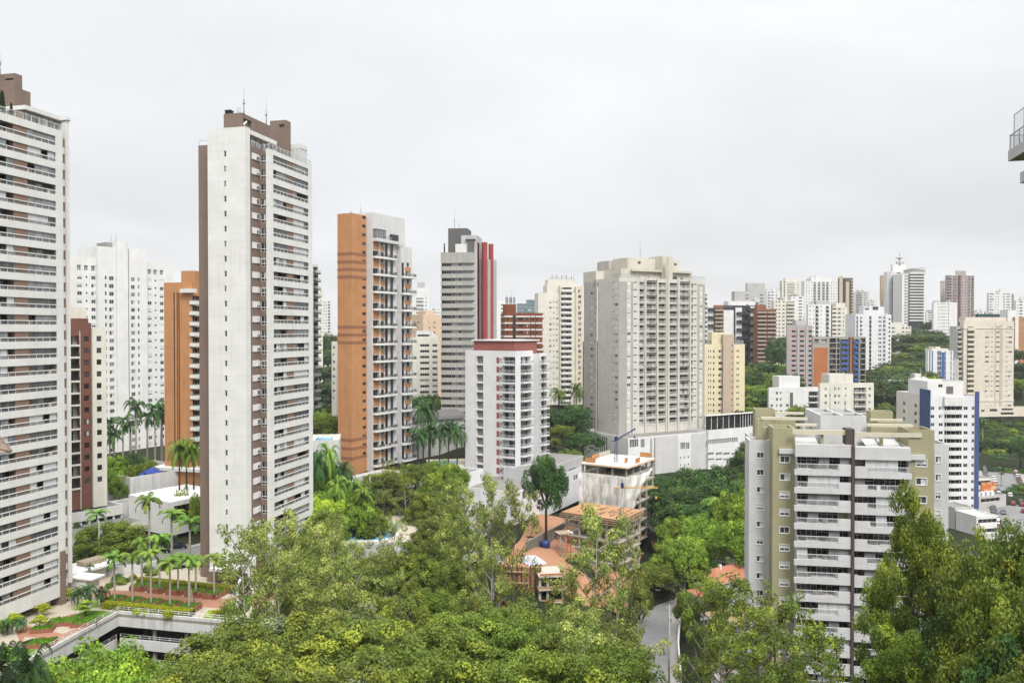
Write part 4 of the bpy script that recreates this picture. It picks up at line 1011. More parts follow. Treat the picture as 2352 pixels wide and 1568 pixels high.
b = tower('apartment_tower', 'brick orange tower with long stained balconies beside the charcoal tower', 1730, 1738.5, 1782.5, 709, 590, 4, None, BRK2, 3.0, 15, 3,
          R=[('b', 1739.5, 1760, 1.7, 1.2, 1.1, 'solid', DIRTC), ('b', 1762, 1781.5, 1.5, 1.2, 1.0, 'solid', DIRTC)], roofs=[(.0, .5, .1, .7, 3.0, BRK2)])
b.finish()
b = tower('apartment_tower', 'windowless grey tower top with satellite dish rising behind the charcoal tower', 1680, 1687, 1761, 669, 760, 8, None, WG, 3.0, 5, 5, R=[('w', 1713, 1719, .8, 1.2, ['b']), ('r', 1745, 1753, .8, 1.2, ['b'])], roofs=[(.4, .95, .1, .7, 8.0, WG)])
t = MB(); x = b.lx(1752, -2)
t.tube([(b.lx(1736), -1, b.zt - 12), (b.lx(1736), -1.6, b.zt - 8.5)], [.3, .3], FRAMEG, 5); t.tube([(b.lx(1736), -2.4, b.zt - 8), (b.lx(1736), -1.4, b.zt - 8.6)], [3.0, .4], FRAMEG, 12); b.raw('satellite_dish', t)
b.finish()
tower('apartment_tower', 'narrow white tower peeping past the right edge of the beige condominium', 1612, 1612, 1625, 665, 520, 5, None, WD, 3.0, 20, 5, R=[('b', 1619.5, 1624, 2, 1, .8, 'solid', WD)]).finish()
# skyline on the right
def clutter(b):
    r = random.Random(int(b.wr * 100)); t = MB()
    for i in range(4): x, y = r.uniform(.1, .75) * b.wr, r.uniform(.1, .6) * b.wl; w_ = r.uniform(1.2, 3.5); t.box(x, x + w_, y, y + w_, b.zt - .9, b.zt + r.uniform(.6, 2.4), r.choice([WG, WHITEP, GREYW, CONC]))
    for i in range(3): x, y = r.uniform(.1, .9) * b.wr, r.uniform(.1, .6) * b.wl; t.bar((x, y, b.zt - .9), (x, y, b.zt + r.uniform(2, 6)), .12, FRAMEG)
    t.build('roof_equipment', b.root)
def far(label, xl, xc, xr, yt, d, m, n, R, yaw=8, fh=3.0, off=3.0, L=(), roofs=(), nm='apartment_tower', cat='apartment tower'):
    b = tower(nm, label, xl, xc, xr, yt, d, yaw, None, m, fh, n, off, R=R, L=L, roofs=roofs, cat=cat); clutter(b); b.finish(); return b
far('white and glass tower just right of the windowless grey tower', 1752, 1760, 1791, 668, 820, WD, 16, [('b', 1763, 1769, 2, 1, .3, 'solid', WD), ('r', 1771, 1777, .8, 1.4, ['b']), W3(1781, 1786, .8, 1.2, SM)])
far('cream tower with a column of white balconies above the dark trees', 1770, 1777, 1826, 689, 640, WC, 17, [W3(1781, 1785, .9, 1.2, ['b', 'g']), W3(1788, 1792, .9, 1.2, ['b']), W3(1797, 1802, .9, 1.2, ['b', 'g']), ('b', 1806, 1824, 1.7, 1, .9, 'solid', WC)])
far('tall cream tower with dark bow balconies and stepped crown on the ridge', 1790, 1796, 1843, 645, 900, WC, 20, [W3(1799.5, 1803, .6, 2, ['b']), ('b', 1808, 1825, 1.5, 1, .5, 'solid', WC), W3(1831, 1834, .9, 1.2, SM)], roofs=[(.15, .75, .1, .7, 3.2, WC)])
far('plain white slab in front of the tall cream ridge tower', 1812, 1816, 1846, 680, 760, WD, 12, [W3(1822, 1825, .9, 1.1, SM), ('r', 1834, 1842, .9, 1.2, ['b'])])
far('wide white tower with many small balconies and a gabled top on the ridge', 1840, 1847, 1926, 645, 850, WD, 20, [W3(a, a + 2.4, .9, 1.2, ['g', 'b', 'c']) for a in (1851, 1857, 1863)] + [('b', a, a + 6, 1.9, 1, .5, 'rail', WD) for a in (1868, 1878, 1888, 1897)] + [W3(a, a + 2.4, .9, 1.2, SM) for a in (1908, 1914, 1920)], roofs=[(.2, .8, .1, .7, 4.5, WD), (.32, .48, .05, .5, 6.0, WD)])
TAUPE = wall('taupe_wall', C(120, 112, 100, .75), .4); SANDP = wall('sand_pier', C(214, 198, 172, .82), .3)
b = tower('apartment_tower', 'sand and dark taupe tower with side balconies on the ridge', 1924, 1927, 1958.5, 638, 800, 6, None, TAUPE, 3.0, 26, 3, R=[('b', 1936, 1941, 2, 1, .3, 'solid', TAUPE), ('b', 1953, 1958, 1.8, 1, 1.2, 'solid', SANDP)])
strip(b, b.v.f[0], 1927, 1934.5, 0, b.zt + 2, SANDP, 'sand_pier', .4); strip(b, b.v.f[0], 1942, 1949.5, 0, b.zt - 4, SANDP, 'sand_pier', .4); b.finish()
far('small grey distant tower with stacked balconies right of the sand and taupe tower', 1956, 1960, 1994.5, 670, 1000, WG, 14, [('b', 1966, 1979, 1.8, 1, .5, 'solid', WG), W3(1985, 1988, .9, 1.2, SM)])
far('white tower with black balcony column and plain flank, middle of the right skyline', 1852, 1856, 1908.5, 699, 570, WD, 14, [W3(1859, 1862, .9, 1.2, SM), W3(1867, 1869.5, .9, 1.2, SM), ('b', 1873, 1879.5, 1.9, 1, .6, 'grate', WD), W3(1885, 1887, .9, 1.2, SM), ('b', 1897, 1903.5, 1.9, 1, .6, 'grate', WD)], roofs=[(.35, .95, .1, .6, 2.5, WG)])
REDS = wall('red_strip', C(150, 60, 50, .8), .2)
b = tower('apartment_tower', 'cream tower with dark ribbon windows and a thin red corner strip', 1908, 1909, 1945.5, 705, 575, 3, None, WC, 3.0, 14, 3, R=[('r', 1912, 1921, .9, 1.4, ['b']), ('r', 1924, 1931, .9, 1.4, ['b', 'g']), W3(1936, 1938.5, .9, 1.2, SM)], roofs=[(.35, .95, .1, .7, 3, WC)])
strip(b, b.v.f[0], 1909.1, 1911, 0, b.zt + 1.5, REDS, 'red_strip', .3); b.finish()
PGREY = wall('pinkish_grey', C(188, 184, 184, .78), .3); PINK = wall('pink_band', C(214, 172, 168, .8), .2)
b = tower('apartment_tower', 'grey tower with pale pink horizontal stripes and square black windows', 1806, 1808, 1866, 747, 495, 6, 6, PGREY, 3.05, 13, 5, R=[('w', 1818.7, 1828.2, .7, 1.8, ['b'], FRAMED), ('w', 1837.3, 1846.8, .7, 1.8, ['b'], FRAMED), ('w', 1857.5, 1865, .7, 1.8, ['b'], FRAMED)])
for k in range(15):
    z = b.zt - 3.6 - 3.05 * k + 1.0
    if z > 1: t = MB(); t.box(-.05, b.wr + .05, -.05, b.wl, z - .5, z + .28, PINK); t.build('pink_band', b.root)
for p in (1831, 1851): strip(b, b.v.f[0], p, p + 3, 0, b.zt, WG, 'pilaster', .5)
b.bx(b.lx(1828, 2), b.lx(1850, 2), 2, 7, b.zt - .5, b.zt + 3.2, WG, part='roof_block'); b.antenna(b.lx(1838, 3), 3, b.zt + 3, 5, .12); b.antenna(b.lx(1845, 3), 3, b.zt + 3, 4, .12)
b.finish()
# concrete frame building with orange panel and blue balconies
CGRID = wall('warm_grey_concrete', C(186, 182, 172, .78), .4); BLUE = wall('blue_panel', C(72, 112, 186, .8), .2); ORP = wall('orange_panel_tile', C(206, 122, 62, .8), .2, (1.2, 1.2, (.9, .9, .9, 1)))
b = tower('apartment_block', 'concrete frame block with big orange panel and blue balcony fronts', 1864, 1867, 1989, 773, 446, 5, None, CGRID, 3.0, 11, 3.4, cat='apartment block',
          R=[('b', 1905.5, 1920.5, 2.5, 1.2, .06, 'grate', CGRID, FRAMED), ('b', 1922.5, 1929, 2.5, 1.2, .06, 'grate', CGRID, FRAMED), ('b', 1930.5, 1948, 2.0, 1.0, .7, 'solid', BLUE), ('b', 1961, 1973, 2.0, 1.0, .7, 'solid', BLUE), ('b', 1976, 1988, 2.5, 1.2, .06, 'grate', CGRID, FRAMED)])
f = b.v.f[0]; strip(b, f, 1869.7, 1901.3, 0, b.zp(798), ORP, 'orange_panel', .2)
cols(b, f, [('b', 1870.5, 1881, 2.2, 1.2, .06, 'glass', CGRID), ('b', 1887, 1900, 2.2, 1.2, .06, 'glass', CGRID)], b.zt - 3.6, 3, 1)
strip(b, f, 1949.2, 1951.5, 0, b.zt - .2, DARKB, 'dark_strip', .3); strip(b, f, 1952, 1956, 0, b.zt - .2, ORP, 'orange_strip', .5); strip(b, f, 1956.4, 1960, 0, b.zt - .2, DARKB, 'dark_strip', .3)
b.finish()
WPURE = wall('cool_white', C(238, 239, 242, .85), .25)
b = tower('apartment_tower', 'slender white tower with grey vertical slots beside the blue balcony block', 1964, 1964.5, 2040, 721, 540, 4, None, WPURE, 2.85, 22, 4,
          R=[('w', 1996.5, 2001.5, .1, 2.5, ['g', 'b'], FRAMEG), ('w', 2018, 2020.5, .9, 1.5, ['b'], FRAMED), ('w', 2022, 2024.5, .9, 1.5, ['b'], FRAMED), ('b', 2028.5, 2034, 1.9, 1, .4, 'solid', WPURE), ('w', 1967, 1970.5, .1, 2.5, ['b', 'g'], FRAMEG), ('b', 1975.5, 1980.5, 1.9, 1, .4, 'solid', WPURE)])
a, c = b.lx(2034, -.8), b.lx(2047, -.8); w = b.bx(a, c, -.8, 5, 0, b.zp(722, a, -.8), WPURE); cols(b, w.f[0], [('w', 2041, 2044.5, .8, 1.3, ['b'], FRAMED)], b.zt - 5, 2.85, 22)
b.bx(b.lx(1983, 1.5), b.lx(2031, 1.5), 1.5, 8, b.zt - .5, b.zp(704, 5, 1.5), WPURE, part='roof_block'); cols(b, b.vols[-1].f[0], [('w', 1986, 1996, .4, 1.3, ['b']), ('w', 2004, 2017, .3, 2.4, ['b'])], b.zp(713, 5, 1.5), 3, 1)
b.finish()
# office tower and neighbours on the ridge
TAN = wall('tan_wall', C(214, 186, 146, .82), .3)
far('tan tower with rows of small windows left of the ridge office tower', 2020, 2022.5, 2037, 633, 1150, TAN, 34, [W3(2024, 2027, .9, 1.4, ['b', 'g']), W3(2028.5, 2031, .9, 1.2, SM), W3(2032.5, 2035.5, .9, 1.4, ['b', 'g'])])
far('white slab tower with a mast and stepped roof joined to the ridge office tower', 2030, 2037, 2080, 624, 1110, WD, 30, [W3(2043, 2045, .8, 1.2, SM), W3(2050, 2052, .8, 1.2, SM), ('r', 2058.5, 2067.5, .9, 1.5, ['b'])], fh=3.4, roofs=[(.3, 1.0, .1, .7, 10.5, WD), (.55, .95, .2, .6, 14.5, WG)])
b = Bld('office_tower', 'ridge office tower with projecting curved floor slabs and tilted roof canopy', 2072, 1085, 10, None, 'office tower')
zt = b.zp(629); WR = b.lx(2124)
b.bx(2, WR - 1, 1, 24, 0, zt, GLB, par=.3, part='glass_body')
ov = b.bx(0, b.lx(2086), .5, 20, 0, zt, WD, part='wall'); cols(b, ov.f[0], [('w', 2077, 2080, 1, 2.2, ['b'], FRAMED), ('w', 2081.5, 2084, 1, 2.2, ['b'], FRAMED)], zt - 5, 4.0, 18)
k = 0; z = zt
while z > 8 and k < 45:
    def gs():
        t = MB(); pts = []; x0 = b.lx(2087)
        for q in range(9): a = -math.pi / 2 + math.pi * q / 8; pts.append((WR - 4 + 6.5 * math.cos(a), 11 + 14 * math.sin(a)))
        t.prism([(x0, -2.5)] + pts + [(x0, 24)], 0, 1.7, WHITEP); return [(None, t)]
    b.parts.append(('floor_slab', geo('offs', gs), Matrix.Translation((0, 0, z)), (0, 0, z), 0, 1)); z -= 4.0; k += 1
t = MB(); a = b.lx(2091, 1); t.box(a, a + 22, 2, 16, zt + 1.5, zt + 6.2, WG); t.poly([(a - 1, -1, zt + 7.0), (WR + 4, -1, zt + 9.3), (WR + 4, 20, zt + 9.3), (a - 1, 20, zt + 7)], WG); t.poly([(a - 1, 20, zt + 6.5), (WR + 4, 20, zt + 8.8), (WR + 4, -1, zt + 8.8), (a - 1, -1, zt + 6.5)], WG); t.bar((WR + 1, 0, zt), (WR + 1, 0, zt + 8.8), .3, WHITEP); t.bar((WR + 1, 18, zt), (WR + 1, 18, zt + 8.8), .3, WHITEP); b.raw('roof_canopy', t)
t = MB(); x, y = b.lx(2065, 8), 8; z = b.zp(600, x, y); t.tube([(x, y, z - 6), (x, y, z + 3)], [1.2, .8], WG, 8); t.tube([(x, y, z + 3), (x, y, z + 4), (x, y, z + 5), (x, y, z + 6)], [1, 4.2, 4.2, 1], WG, 12); t.tube([(x, y, z + 6), (x, y, z + 13)], [.5, .1], FRAMEG, 5); b.raw('mast', t)
b.finish()
PURP = wall('mauve_brown', C(186, 170, 166, .88), .35); MAUVE = wall('mauve_strip', C(118, 88, 92, .8), .2)
b = tower('apartment_tower', 'mauve brown tower with a dark vertical stripe and stacked corner balconies', 2170, 2173, 2236.5, 632, 880, 8, None, PURP, 3.05, 22, 3,
          R=[('b', 2174, 2185, 2.2, 1, .9, 'solid', PURP), ('b', 2188, 2197, 1.8, 1, .3, 'solid', PURP), W3(2206, 2210, .9, 1.3, ['b']), W3(2216, 2219, .9, 1.2, ['b']), ('b', 2222, 2228, 1.8, 1, .3, 'solid', PURP), ('b', 2231, 2236, 2.2, 1, .9, 'solid', PURP)], roofs=[(.35, .7, .1, .6, 5, PURP)])
strip(b, b.v.f[0], 2199, 2205, 0, b.zt, MAUVE, 'dark_strip', .4); b.finish()
far('slim white tower filling the skyline left of the tan tower', 1994, 1997, 2021, 692, 980, WD, 9, [('r', 2000, 2007, .9, 1.3, ['b']), W3(2011, 2014, .9, 1.2, SM)])
far('pale low tower behind the blue and white block on the right skyline', 2236, 2240, 2268, 716, 820, WC, 8, [W3(2244, 2248, .9, 1.3, ['b']), ('r', 2252, 2262, .9, 1.3, ['b'])])
far('grey white tower behind the concrete frame block', 1944, 1948, 1966, 727, 700, WG, 9, [W3(1951, 1954, .9, 1.3, ['b']), W3(1958, 1961, .9, 1.3, ['b'])])
far('white tower behind the pink striped tower', 1788, 1792, 1812, 722, 660, WD, 9, [W3(1795, 1798, .9, 1.3, ['b']), W3(1802, 1805, .9, 1.3, ['b'])])
far('broad low white block under the wooded hill', 2092, 2097, 2132, 868, 430, WD, 4, [W3(2100, 2106, .9, 1.3, ['b']), W3(2111, 2117, .9, 1.3, ['b']), W3(2122, 2128, .9, 1.3, ['b'])], nm='apartment_block', cat='apartment block')
far('plain pale pinkish slab joined to the left side of the mauve tower', 2159, 2161, 2173, 649, 900, wall('pale_pink', C(214, 200, 194, .82), .3), 10, [W3(2165, 2167, .9, 1.2, SM)])
far('blank white tower with rows of tiny windows above the wooded hill', 2140, 2144, 2198.5, 694, 740, WD, 15, [W3(2154, 2156.5, 1, .9, ['b'])] + [W3(2160 + i * 3, 2161.8 + i * 3, 1, .9, ['b', 'g']) for i in range(5)] + [W3(2177, 2179.5, .8, 1.3, ['b'])], roofs=[(.02, .25, .05, .6, 1.5, WG)])
far('white tower with ribbon windows alone against the sky near the right edge', 2266, 2271, 2329, 672, 900, WD, 14, [('r', 2272.5, 2282, .9, 1.3, ['b', 'c']), W3(2286, 2288, .9, 1.2, SM), W3(2291, 2294, .9, 1.2, SM), ('r', 2303, 2308, .9, 1.2, ['b']), ('r', 2311, 2319, .9, 1.2, ['b']), ('b', 2323, 2328, 1.8, 1, .5, 'solid', WG)], roofs=[(.45, .75, .1, .6, 4.5, WD)])
far('white block at the right picture edge behind the orange flank', 2328, 2333, 2375, 690, 800, WD, 12, [('r', 2341, 2348, .9, 1.3, ['b']), W3(2336, 2338, .9, 1.2, SM)], roofs=[(.3, .9, .1, .6, 4, WC)])
far('distant low white block between the office tower and the white slab', 2125, 2128, 2147, 716, 1000, WD, 7, [('r', 2131, 2144, .9, 1.4, ['b', 'g'])])
# cream tower on the right and what stands behind it
CREAM = wall('cream_tile', C(238, 226, 206, .84), .25, (3.0, 3.0, (.95, .95, .94, 1))); BEI2 = wall('beige_strip', C(214, 198, 176, .82), .3)
b = tower('apartment_tower', 'cream tower with beige centre strip and a column of curved dark balconies', 2205, 2213.5, 2329, 737, 487, 6, None, CREAM, 3.0, 20, 5.5,
          R=[('b', 2239 - 8.5, 2238.5, 2.1, 1, .05, 'solid', CREAM)][:0] + [('b', 2221.5, 2238, 1.9, 1.0, .9, 'solid', CREAM), W3(2263, 2272, .9, 1.2), W3(2277, 2281, 1.2, .6, ['b', 'g']), W3(2289, 2296, 1, 1.0, ['b', 'g', 's100']), W3(2311, 2315, 1.2, .6, ['g']), W3(2319, 2327, .9, 1.2)][:5] + [W3(2316.5, 2325, .9, 1.2)])
strip(b, b.v.f[0], 2285.5, 2288.3, 0, b.zt - 2, BEI2, 'beige_strip', .15); strip(b, b.v.f[0], 2296.8, 2303, 0, b.zt - 2, BEI2, 'beige_strip', .15)
a = b.lx(2198, 2); w = b.bx(a, -.01, 2, 9, 0, b.zp(749, 0, 2), WG); cols(b, w.f[0], [('b', 2199.5, 2212.5, 1.9, 1, .8, 'solid', WG)], b.zt - 7, 3, 19)
for z in (b.zt - 4.6, 9.0): t = MB(); t.box(-.3, b.wr + .3, -.3, b.wl, z, z + .5, WC); t.build('cornice', b.root)
b.bx(3, b.wr - 3, 3, 9, b.zt - .5, b.zt + 2.4, CREAM, part='roof_block')
b.bx(-6, b.wr + 20, -5, 16, 0, 6, CREAM, par=.6, part='base_wall'); cols(b, b.vols[-1].f[0], [W3(2215, 2222, 2.4, 1.4, ['b']), W3(2232, 2240, 2.4, 1.4, ['b']), W3(2255, 2263, 2.4, 1.4, ['b']), ('r', 2275, 2292, 2.6, 1.6, ['b']), ('r', 2300, 2330, .6, 1.4, ['b']), ('r', 2302, 2328, 3.2, 1.2, ['b'])], .6, 3, 1)
b.finish()
GTEAL = wall('dark_green_panel', C(54, 92, 92, .7), .2)
far('building with dark green roof storey behind the cream tower', 2240, 2247, 2313, 721, 600, GTEAL, 3, [W3(2277, 2283, .6, 1.2, ['c']), W3(2287, 2294, .6, 1.2, ['c'])], off=5, nm='apartment_block', cat='apartment block')
b = tower('apartment_tower', 'white and orange tower cut by the right picture edge', 2325, 2331, 2400, 728, 560, 5, None, ORANGE, 3.0, 17, 4, R=[('r', 2332.5, 2338, .6, 1.6, ['b']), W3(2346, 2349, .9, 1.2, SM)])
strip(b, b.v.f[0], 2331.1, 2339, 0, b.zp(724), WD, 'white_strip', .2); b.bx(b.lx(2312, 3), b.lx(2331, 3), 2, 10, 0, b.zp(712, 0, 3), WD); b.finish()
b = tower('apartment_block', 'small white block with blue glazed strips and a stepped crest', 2126, 2132, 2190, 805, 480, 6, None, WPURE, 3.0, 9, 3, cat='apartment block', R=[('w', 2153.5, 2157, .1, 2.6, ['b'], FRAMED), ('w', 2158, 2162, .1, 2.6, ['b'], BLUE), ('w', 2171, 2173, .1, 2.6, ['b'], FRAMED), ('w', 2184, 2186, .1, 2.6, ['b'], FRAMED)])
f = b.v.f[0]; strip(b, f, 2163, 2170, 0, b.zp(809), BLUE, 'blue_panel', .25); strip(b, f, 2140.5, 2143, 0, b.zt, BLUE, 'blue_panel', .15); strip(b, f, 2135, 2137, 0, b.zt, FRAMED, 'dark_strip', .1)
b.bx(b.lx(2141, 1), b.lx(2179, 1), 1, 8, b.zt - .5, b.zp(800, 3, 1), WC, part='roof_block'); b.bx(b.lx(2150, 1.2), b.lx(2160, 1.2), 1.2, 8, b.zt, b.zp(796, 3, 1), WC, part='roof_block')
b.bx(b.lx(2180, 1), b.lx(2203, 1), 1, 12, 0, b.zp(824, b.wr, 1), WG); cols(b, b.vols[-1].f[0], [W3(2190, 2192, .8, 1.4, SM)], b.zt - 7, 3, 7); b.finish()
far('small cream block with garden terrace left of the wooded hill', 2043, 2047.5, 2093, 749, 620, WC, 9, [W3(2048.5, 2055, .9, 1.3, ['b']), W3(2072, 2077, .9, 1.2, ['b', 'g']), W3(2080, 2085, .9, 1.2, ['b', 'g']), W3(2087, 2091, .9, 1.2, SM)], nm='apartment_block', cat='apartment block', roofs=[(.0, .55, .1, .8, 3.0, WC)])
# low white blocks behind the olive building
b = tower('apartment_block', 'low white block with square windows behind the olive building', 1764, 1767, 1884, 890, 385, 8, None, WD, 3.0, 7, 4.2, cat='apartment block',
          R=[W3(1770.5, 1776, .8, 1.4, ['s100', 'g']), W3(1783, 1788, .8, 1.4, SM), W3(1792, 1797, .8, 1.4, SM), W3(1806, 1813, .8, 1.4, ['s70', 's100', 'g']), W3(1840, 1845, .8, 1.4, ['s100']), ('b', 1858, 1880, 2.1, 1.2, .9, 'grate', WD)])
strip(b, b.v.f[0], 1815, 1822, 0, b.zt - 2.5, DGREY, 'grey_strip', .1); b.bx(b.lx(1790, 2), b.lx(1838, 2), 2, 9, b.zt - .6, b.zp(864, 4, 2), WD, part='roof_block'); b.finish()
b = tower('apartment_block', 'low cream white block with roof block and plants on a corner balcony', 1880, 1884, 2008, 880, 345, 6, None, WC, 3.0, 7, 4.0, cat='apartment block',
          R=[W3(1895, 1900, .8, 1.3, SM), W3(1917, 1922, .8, 1.3, SM), W3(1926, 1930, .8, 1.3, SM), W3(1942, 1945, 1.2, .8, ['b']), ('b', 1962, 1990, 2.0, 1.4, .8, 'glass', WC), W3(1996, 2001, .8, 1.3, SM)])
b.bx(b.lx(1905, 2), b.lx(1960, 2), 2, 9, b.zt - .6, b.zp(859, 4, 2), WC, part='roof_block'); b.finish()
# blue and white tower
STEEL = wall('steel_blue', C(74, 98, 152, .8), .3)
b = Bld('apartment_tower', 'white tower with blue corner strips and curved balconies right of the olive building', 2138, 292, 1, -19)
wl = b.ly(2060); WR = b.lx(2250); zt = b.zp(909)
v = b.bx(0, WR, 0, wl, 0, zt, WPURE, par=.9, mats={3: WC}); f, fl = v.f[0], v.f[3]
zr = f.z(942, f.u(2160)) - .8
cols(b, f, [('w', 2139.2, 2147.5, .9, 1.25, ['b', 'g', 'b']), ('w', 2157.6, 2167, .9, 1.25, ['b', 'g', 'c']), ('w', 2215, 2224.2, .9, 1.25, ['b', 'g', 'b']), ('w', 2233.5, 2239.3, .9, 1.25, ['b'])], zr, 3.0, 19, rnd=rx)
def gcb(w_):
    a, d = MB(), MB(); pts = [(w_ * i / 8, -.05 - 1.1 * math.sin(math.pi * i / 8)) for i in range(9)]
    a.prism(pts + [(w_, -.002), (0, -.002)], -.75, .75, WHITEP); d.box(.1, w_ - .1, -.05, .2, 0.76, 2.05, GLB)
    for i in range(4): d.box(w_ * (i + .5) / 4 - .04, w_ * (i + .5) / 4 + .04, -.09, -.051, .76, 2.05, FRAME)
    return [(None, a), ('balcony_window', d)]
for k in range(19):
    a, c = f.u(2170), f.u(2211); b.part('balcony', geo('bwb', gcb, c - a), f, a, zr - 3 * k + .15)
strip(b, f, 2240.3, 2249.8, 0, zt + 1.6, STEEL, 'blue_strip', .25)
t = MB(); fl.box(t, fl.u(2115), fl.w + .2, .0, .3, 0, zt + 2.2, STEEL); b.raw('blue_strip', t)
cols(b, fl, [('w', 2101, 2107, .8, 1.5, ['g', 'b']), ('w', 2075, 2080, .8, 1.5, ['g', 'b'])], zr, 3.0, 19, rnd=rx)
t = MB(); f.box(t, f.u(2168), f.u(2213), .0, .9, zt - 3.6, zt - .2, WHITEP); b.raw('top_parapet', t)
b.bx(b.lx(2118, 8) , b.lx(2214, 4), 4, 18, zt - .6, b.zp(875, 8, 4), WD, part='roof_block'); cols(b, b.vols[-1].f[0], [W3(2156, 2166, 1.2, 1.2, ['b'])], b.zp(897, 8, 4), 3, 1)
t = MB(); q = b.lx(2175, 3.9); t.box(q, b.lx(2190, 3.9), 3.8, 3.99, b.zp(903, 8, 4), b.zp(887, 8, 4), plain('grey_louvre', C(130, 122, 118, .7), .6)); b.raw('roof_louvre', t)
b.finish()
# low shops beyond
b = tower('shop_building', 'low white shop building with a red sign panel beyond the blue and white tower', 2040, 2046, 2118, 872, 450, 4, None, WD, 3.5, 2, 3.6, R=[('b', 2048, 2058, 2.2, 1, .1, 'solid', WD), ('b', 2066, 2074, 2.2, 1, .1, 'solid', WD), ('b', 2080, 2092, 2.2, 1, .1, 'solid', WD)], cat='shop building')
strip(b, b.v.f[0], 2093, 2098, b.zt - 5, b.zt - 1.5, plain('red_sign', C(210, 60, 40, .8)), 'sign_panel', .2); b.finish()
# ------------------------------------------------------------------ olive building in the right foreground
OLIVE = wall('olive_render', C(178, 172, 132, .9), .3, 'rough'); OGREY = wall('pale_grey_render', C(212, 212, 213, .9), .25, (6.0, 3.0, (.9, .9, .9, 1)))
OBROWN = wall('dark_brown_render', C(96, 82, 76, .8), .2); CREAMB = wall('cream_beam', C(226, 218, 190, .82), .3)
RIBBED = None
m_, t_, b_ = bsdf('corrugated_metal', .5, .4)
w_ = nd(t_, 'ShaderNodeTexWave'); w_.inputs['Scale'].default_value = 1.1; t_.links.new(objvec(t_), w_.inputs['Vector'])
t_.links.new(mixc(t_, w_.outputs[1], C(170, 168, 162, .75), C(232, 232, 230, .8)), b_.inputs['Base Color']); RIBBED = m_
b = Bld('apartment_building', 'grey and olive apartment building with railed balconies in the right foreground', 1832.5, 132.4, -9, -17)
OB = b
zpar = b.zp(1018.6); zfl = b.zp((1580 + 1152 / 3.92) * .57422); N = 16
xl1, xr1 = 0.0, b.lx(1955.4); xl2, xr2 = b.lx(1963.3), b.lx(2090)
XW = b.lx(2093.7, -.4)
def g_olb(w, rail0, rail1, var):
    rnd = random.Random(var * 7919 + 13); a, pr, rl, ex = MB(), MB(), MB(), []
    a.box(-.5 if rail0 < .5 else .02, w - .02 if rail0 < .5 else w + .3, -.5, -.002, -.95, -.04, OGREY)
    s0, s1 = (rail1, w - .02) if rail0 < .5 else (.02, rail0)
    pr.box(s0, s1, -.5, -.35, -.03, 1.0, OGREY)
    rl.box(rail0, rail1, -.46, -.38, .9, .98, FRAME); rl.box(rail0, rail1, -.45, -.39, .06, .12, FRAME)
    n = int((rail1 - rail0) / .17)
    for i in range(n + 1): x = rail0 + (rail1 - rail0) * i / n; h = .03 if i % 9 == 0 else .011; rl.box(x - h, x + h, -.44, -.4, .0, .9, FRAME)
    if rail0 < .5: rl.box(-.05, .05, -.45, -.002, .9, .98, FRAME)
    q = 5; fr = rnd.choice([0, 0, 0, 0, 1, 2])
    for i in range(q):
        x0, x1 = w * i / q, w * (i + 1) / q; k = rnd.random(); m = GLB if k < .5 else GLS if k < .82 else DARKIN if k < .9 else OLIVE
        a.poly([(x0, 1.45, 0), (x1, 1.45, 0), (x1, 1.45, 2.1), (x0, 1.45, 2.1)], m)
        for x in (x0 + .05, (x0 + x1) / 2): a.box(x - .016, x + .016, 1.36, 1.44, 0, 2.1, FRAME)
        if rnd.random() < .6: a.box(x0, x1, 1.37, 1.43, 1.27, 1.31, FRAME)
        if (fr == 1 and 1 <= i <= 3) or (fr == 2 and i in (2, 3, 4)) or rnd.random() < .05:
            c = MB(); c.box(x0 + .02, x1 - .02, -.1, -.04, .02, 2.06, CURT); ex.append(('curtain', c))
        elif rnd.random() < .22:
            c = MB(); c.poly([(x0, -.05, .02), (x1, -.05, .02), (x1, -.05, 2.06), (x0, -.05, 2.06)], GLS2); ex.append(('glazing', c))
        else:
            if rnd.random() < .6: x = rnd.uniform(x0, x1 - .6); a.box(x, x + rnd.uniform(.4, .9), .3, .8, 0, rnd.uniform(.5, 1.0), rnd.choice([FRAME, WARM, DARKIN, BROWN, plain('pot_plant', (.05, .09, .03, 1), .9)]))
    return [(None, a), ('parapet', pr), ('railing', rl)] + ex
v = b.bx(0, xr2, 0, 16, 0, zpar - .15, OGREY, par=.5); f = v.f[0]
rnd = random.Random(4)
for k in range(N):
    z = zfl - 3.0 * k
    for i, (a, c, r0, r1) in enumerate(((xl1, xr1, .05, (xr1) * .76), (xl2, xr2, (xr2 - xl2) * .235, xr2 - xl2 - .05))):
        zz = z - (.25 if i else 0)
        if zz < .6: continue
        f.hole(a + .02, c - .02, zz, zz + 2.1, 1.5, DARKIN)
        b.part('balcony', geo(('olb', i, k), g_olb, c - a, r0, r1, k * 5 + i * 3 + 1), f, a, zz, 0, 9)
t = MB(); t.box(xr1 + .02, xl2 - .02, -.66, -.002, 0, zpar - .05, OBROWN); b.raw('brown_pier', t)
for i, (a, c) in enumerate(((b.lx(1828, -.5), xr1 - .01), (xl2 + .01, XW))):
    t = MB(); t.box(a, c, -.5, -.002, zfl + 2.1 - (.25 if i else 0), zpar - (.3 if i else 0), OGREY); b.raw('top_parapet', t)
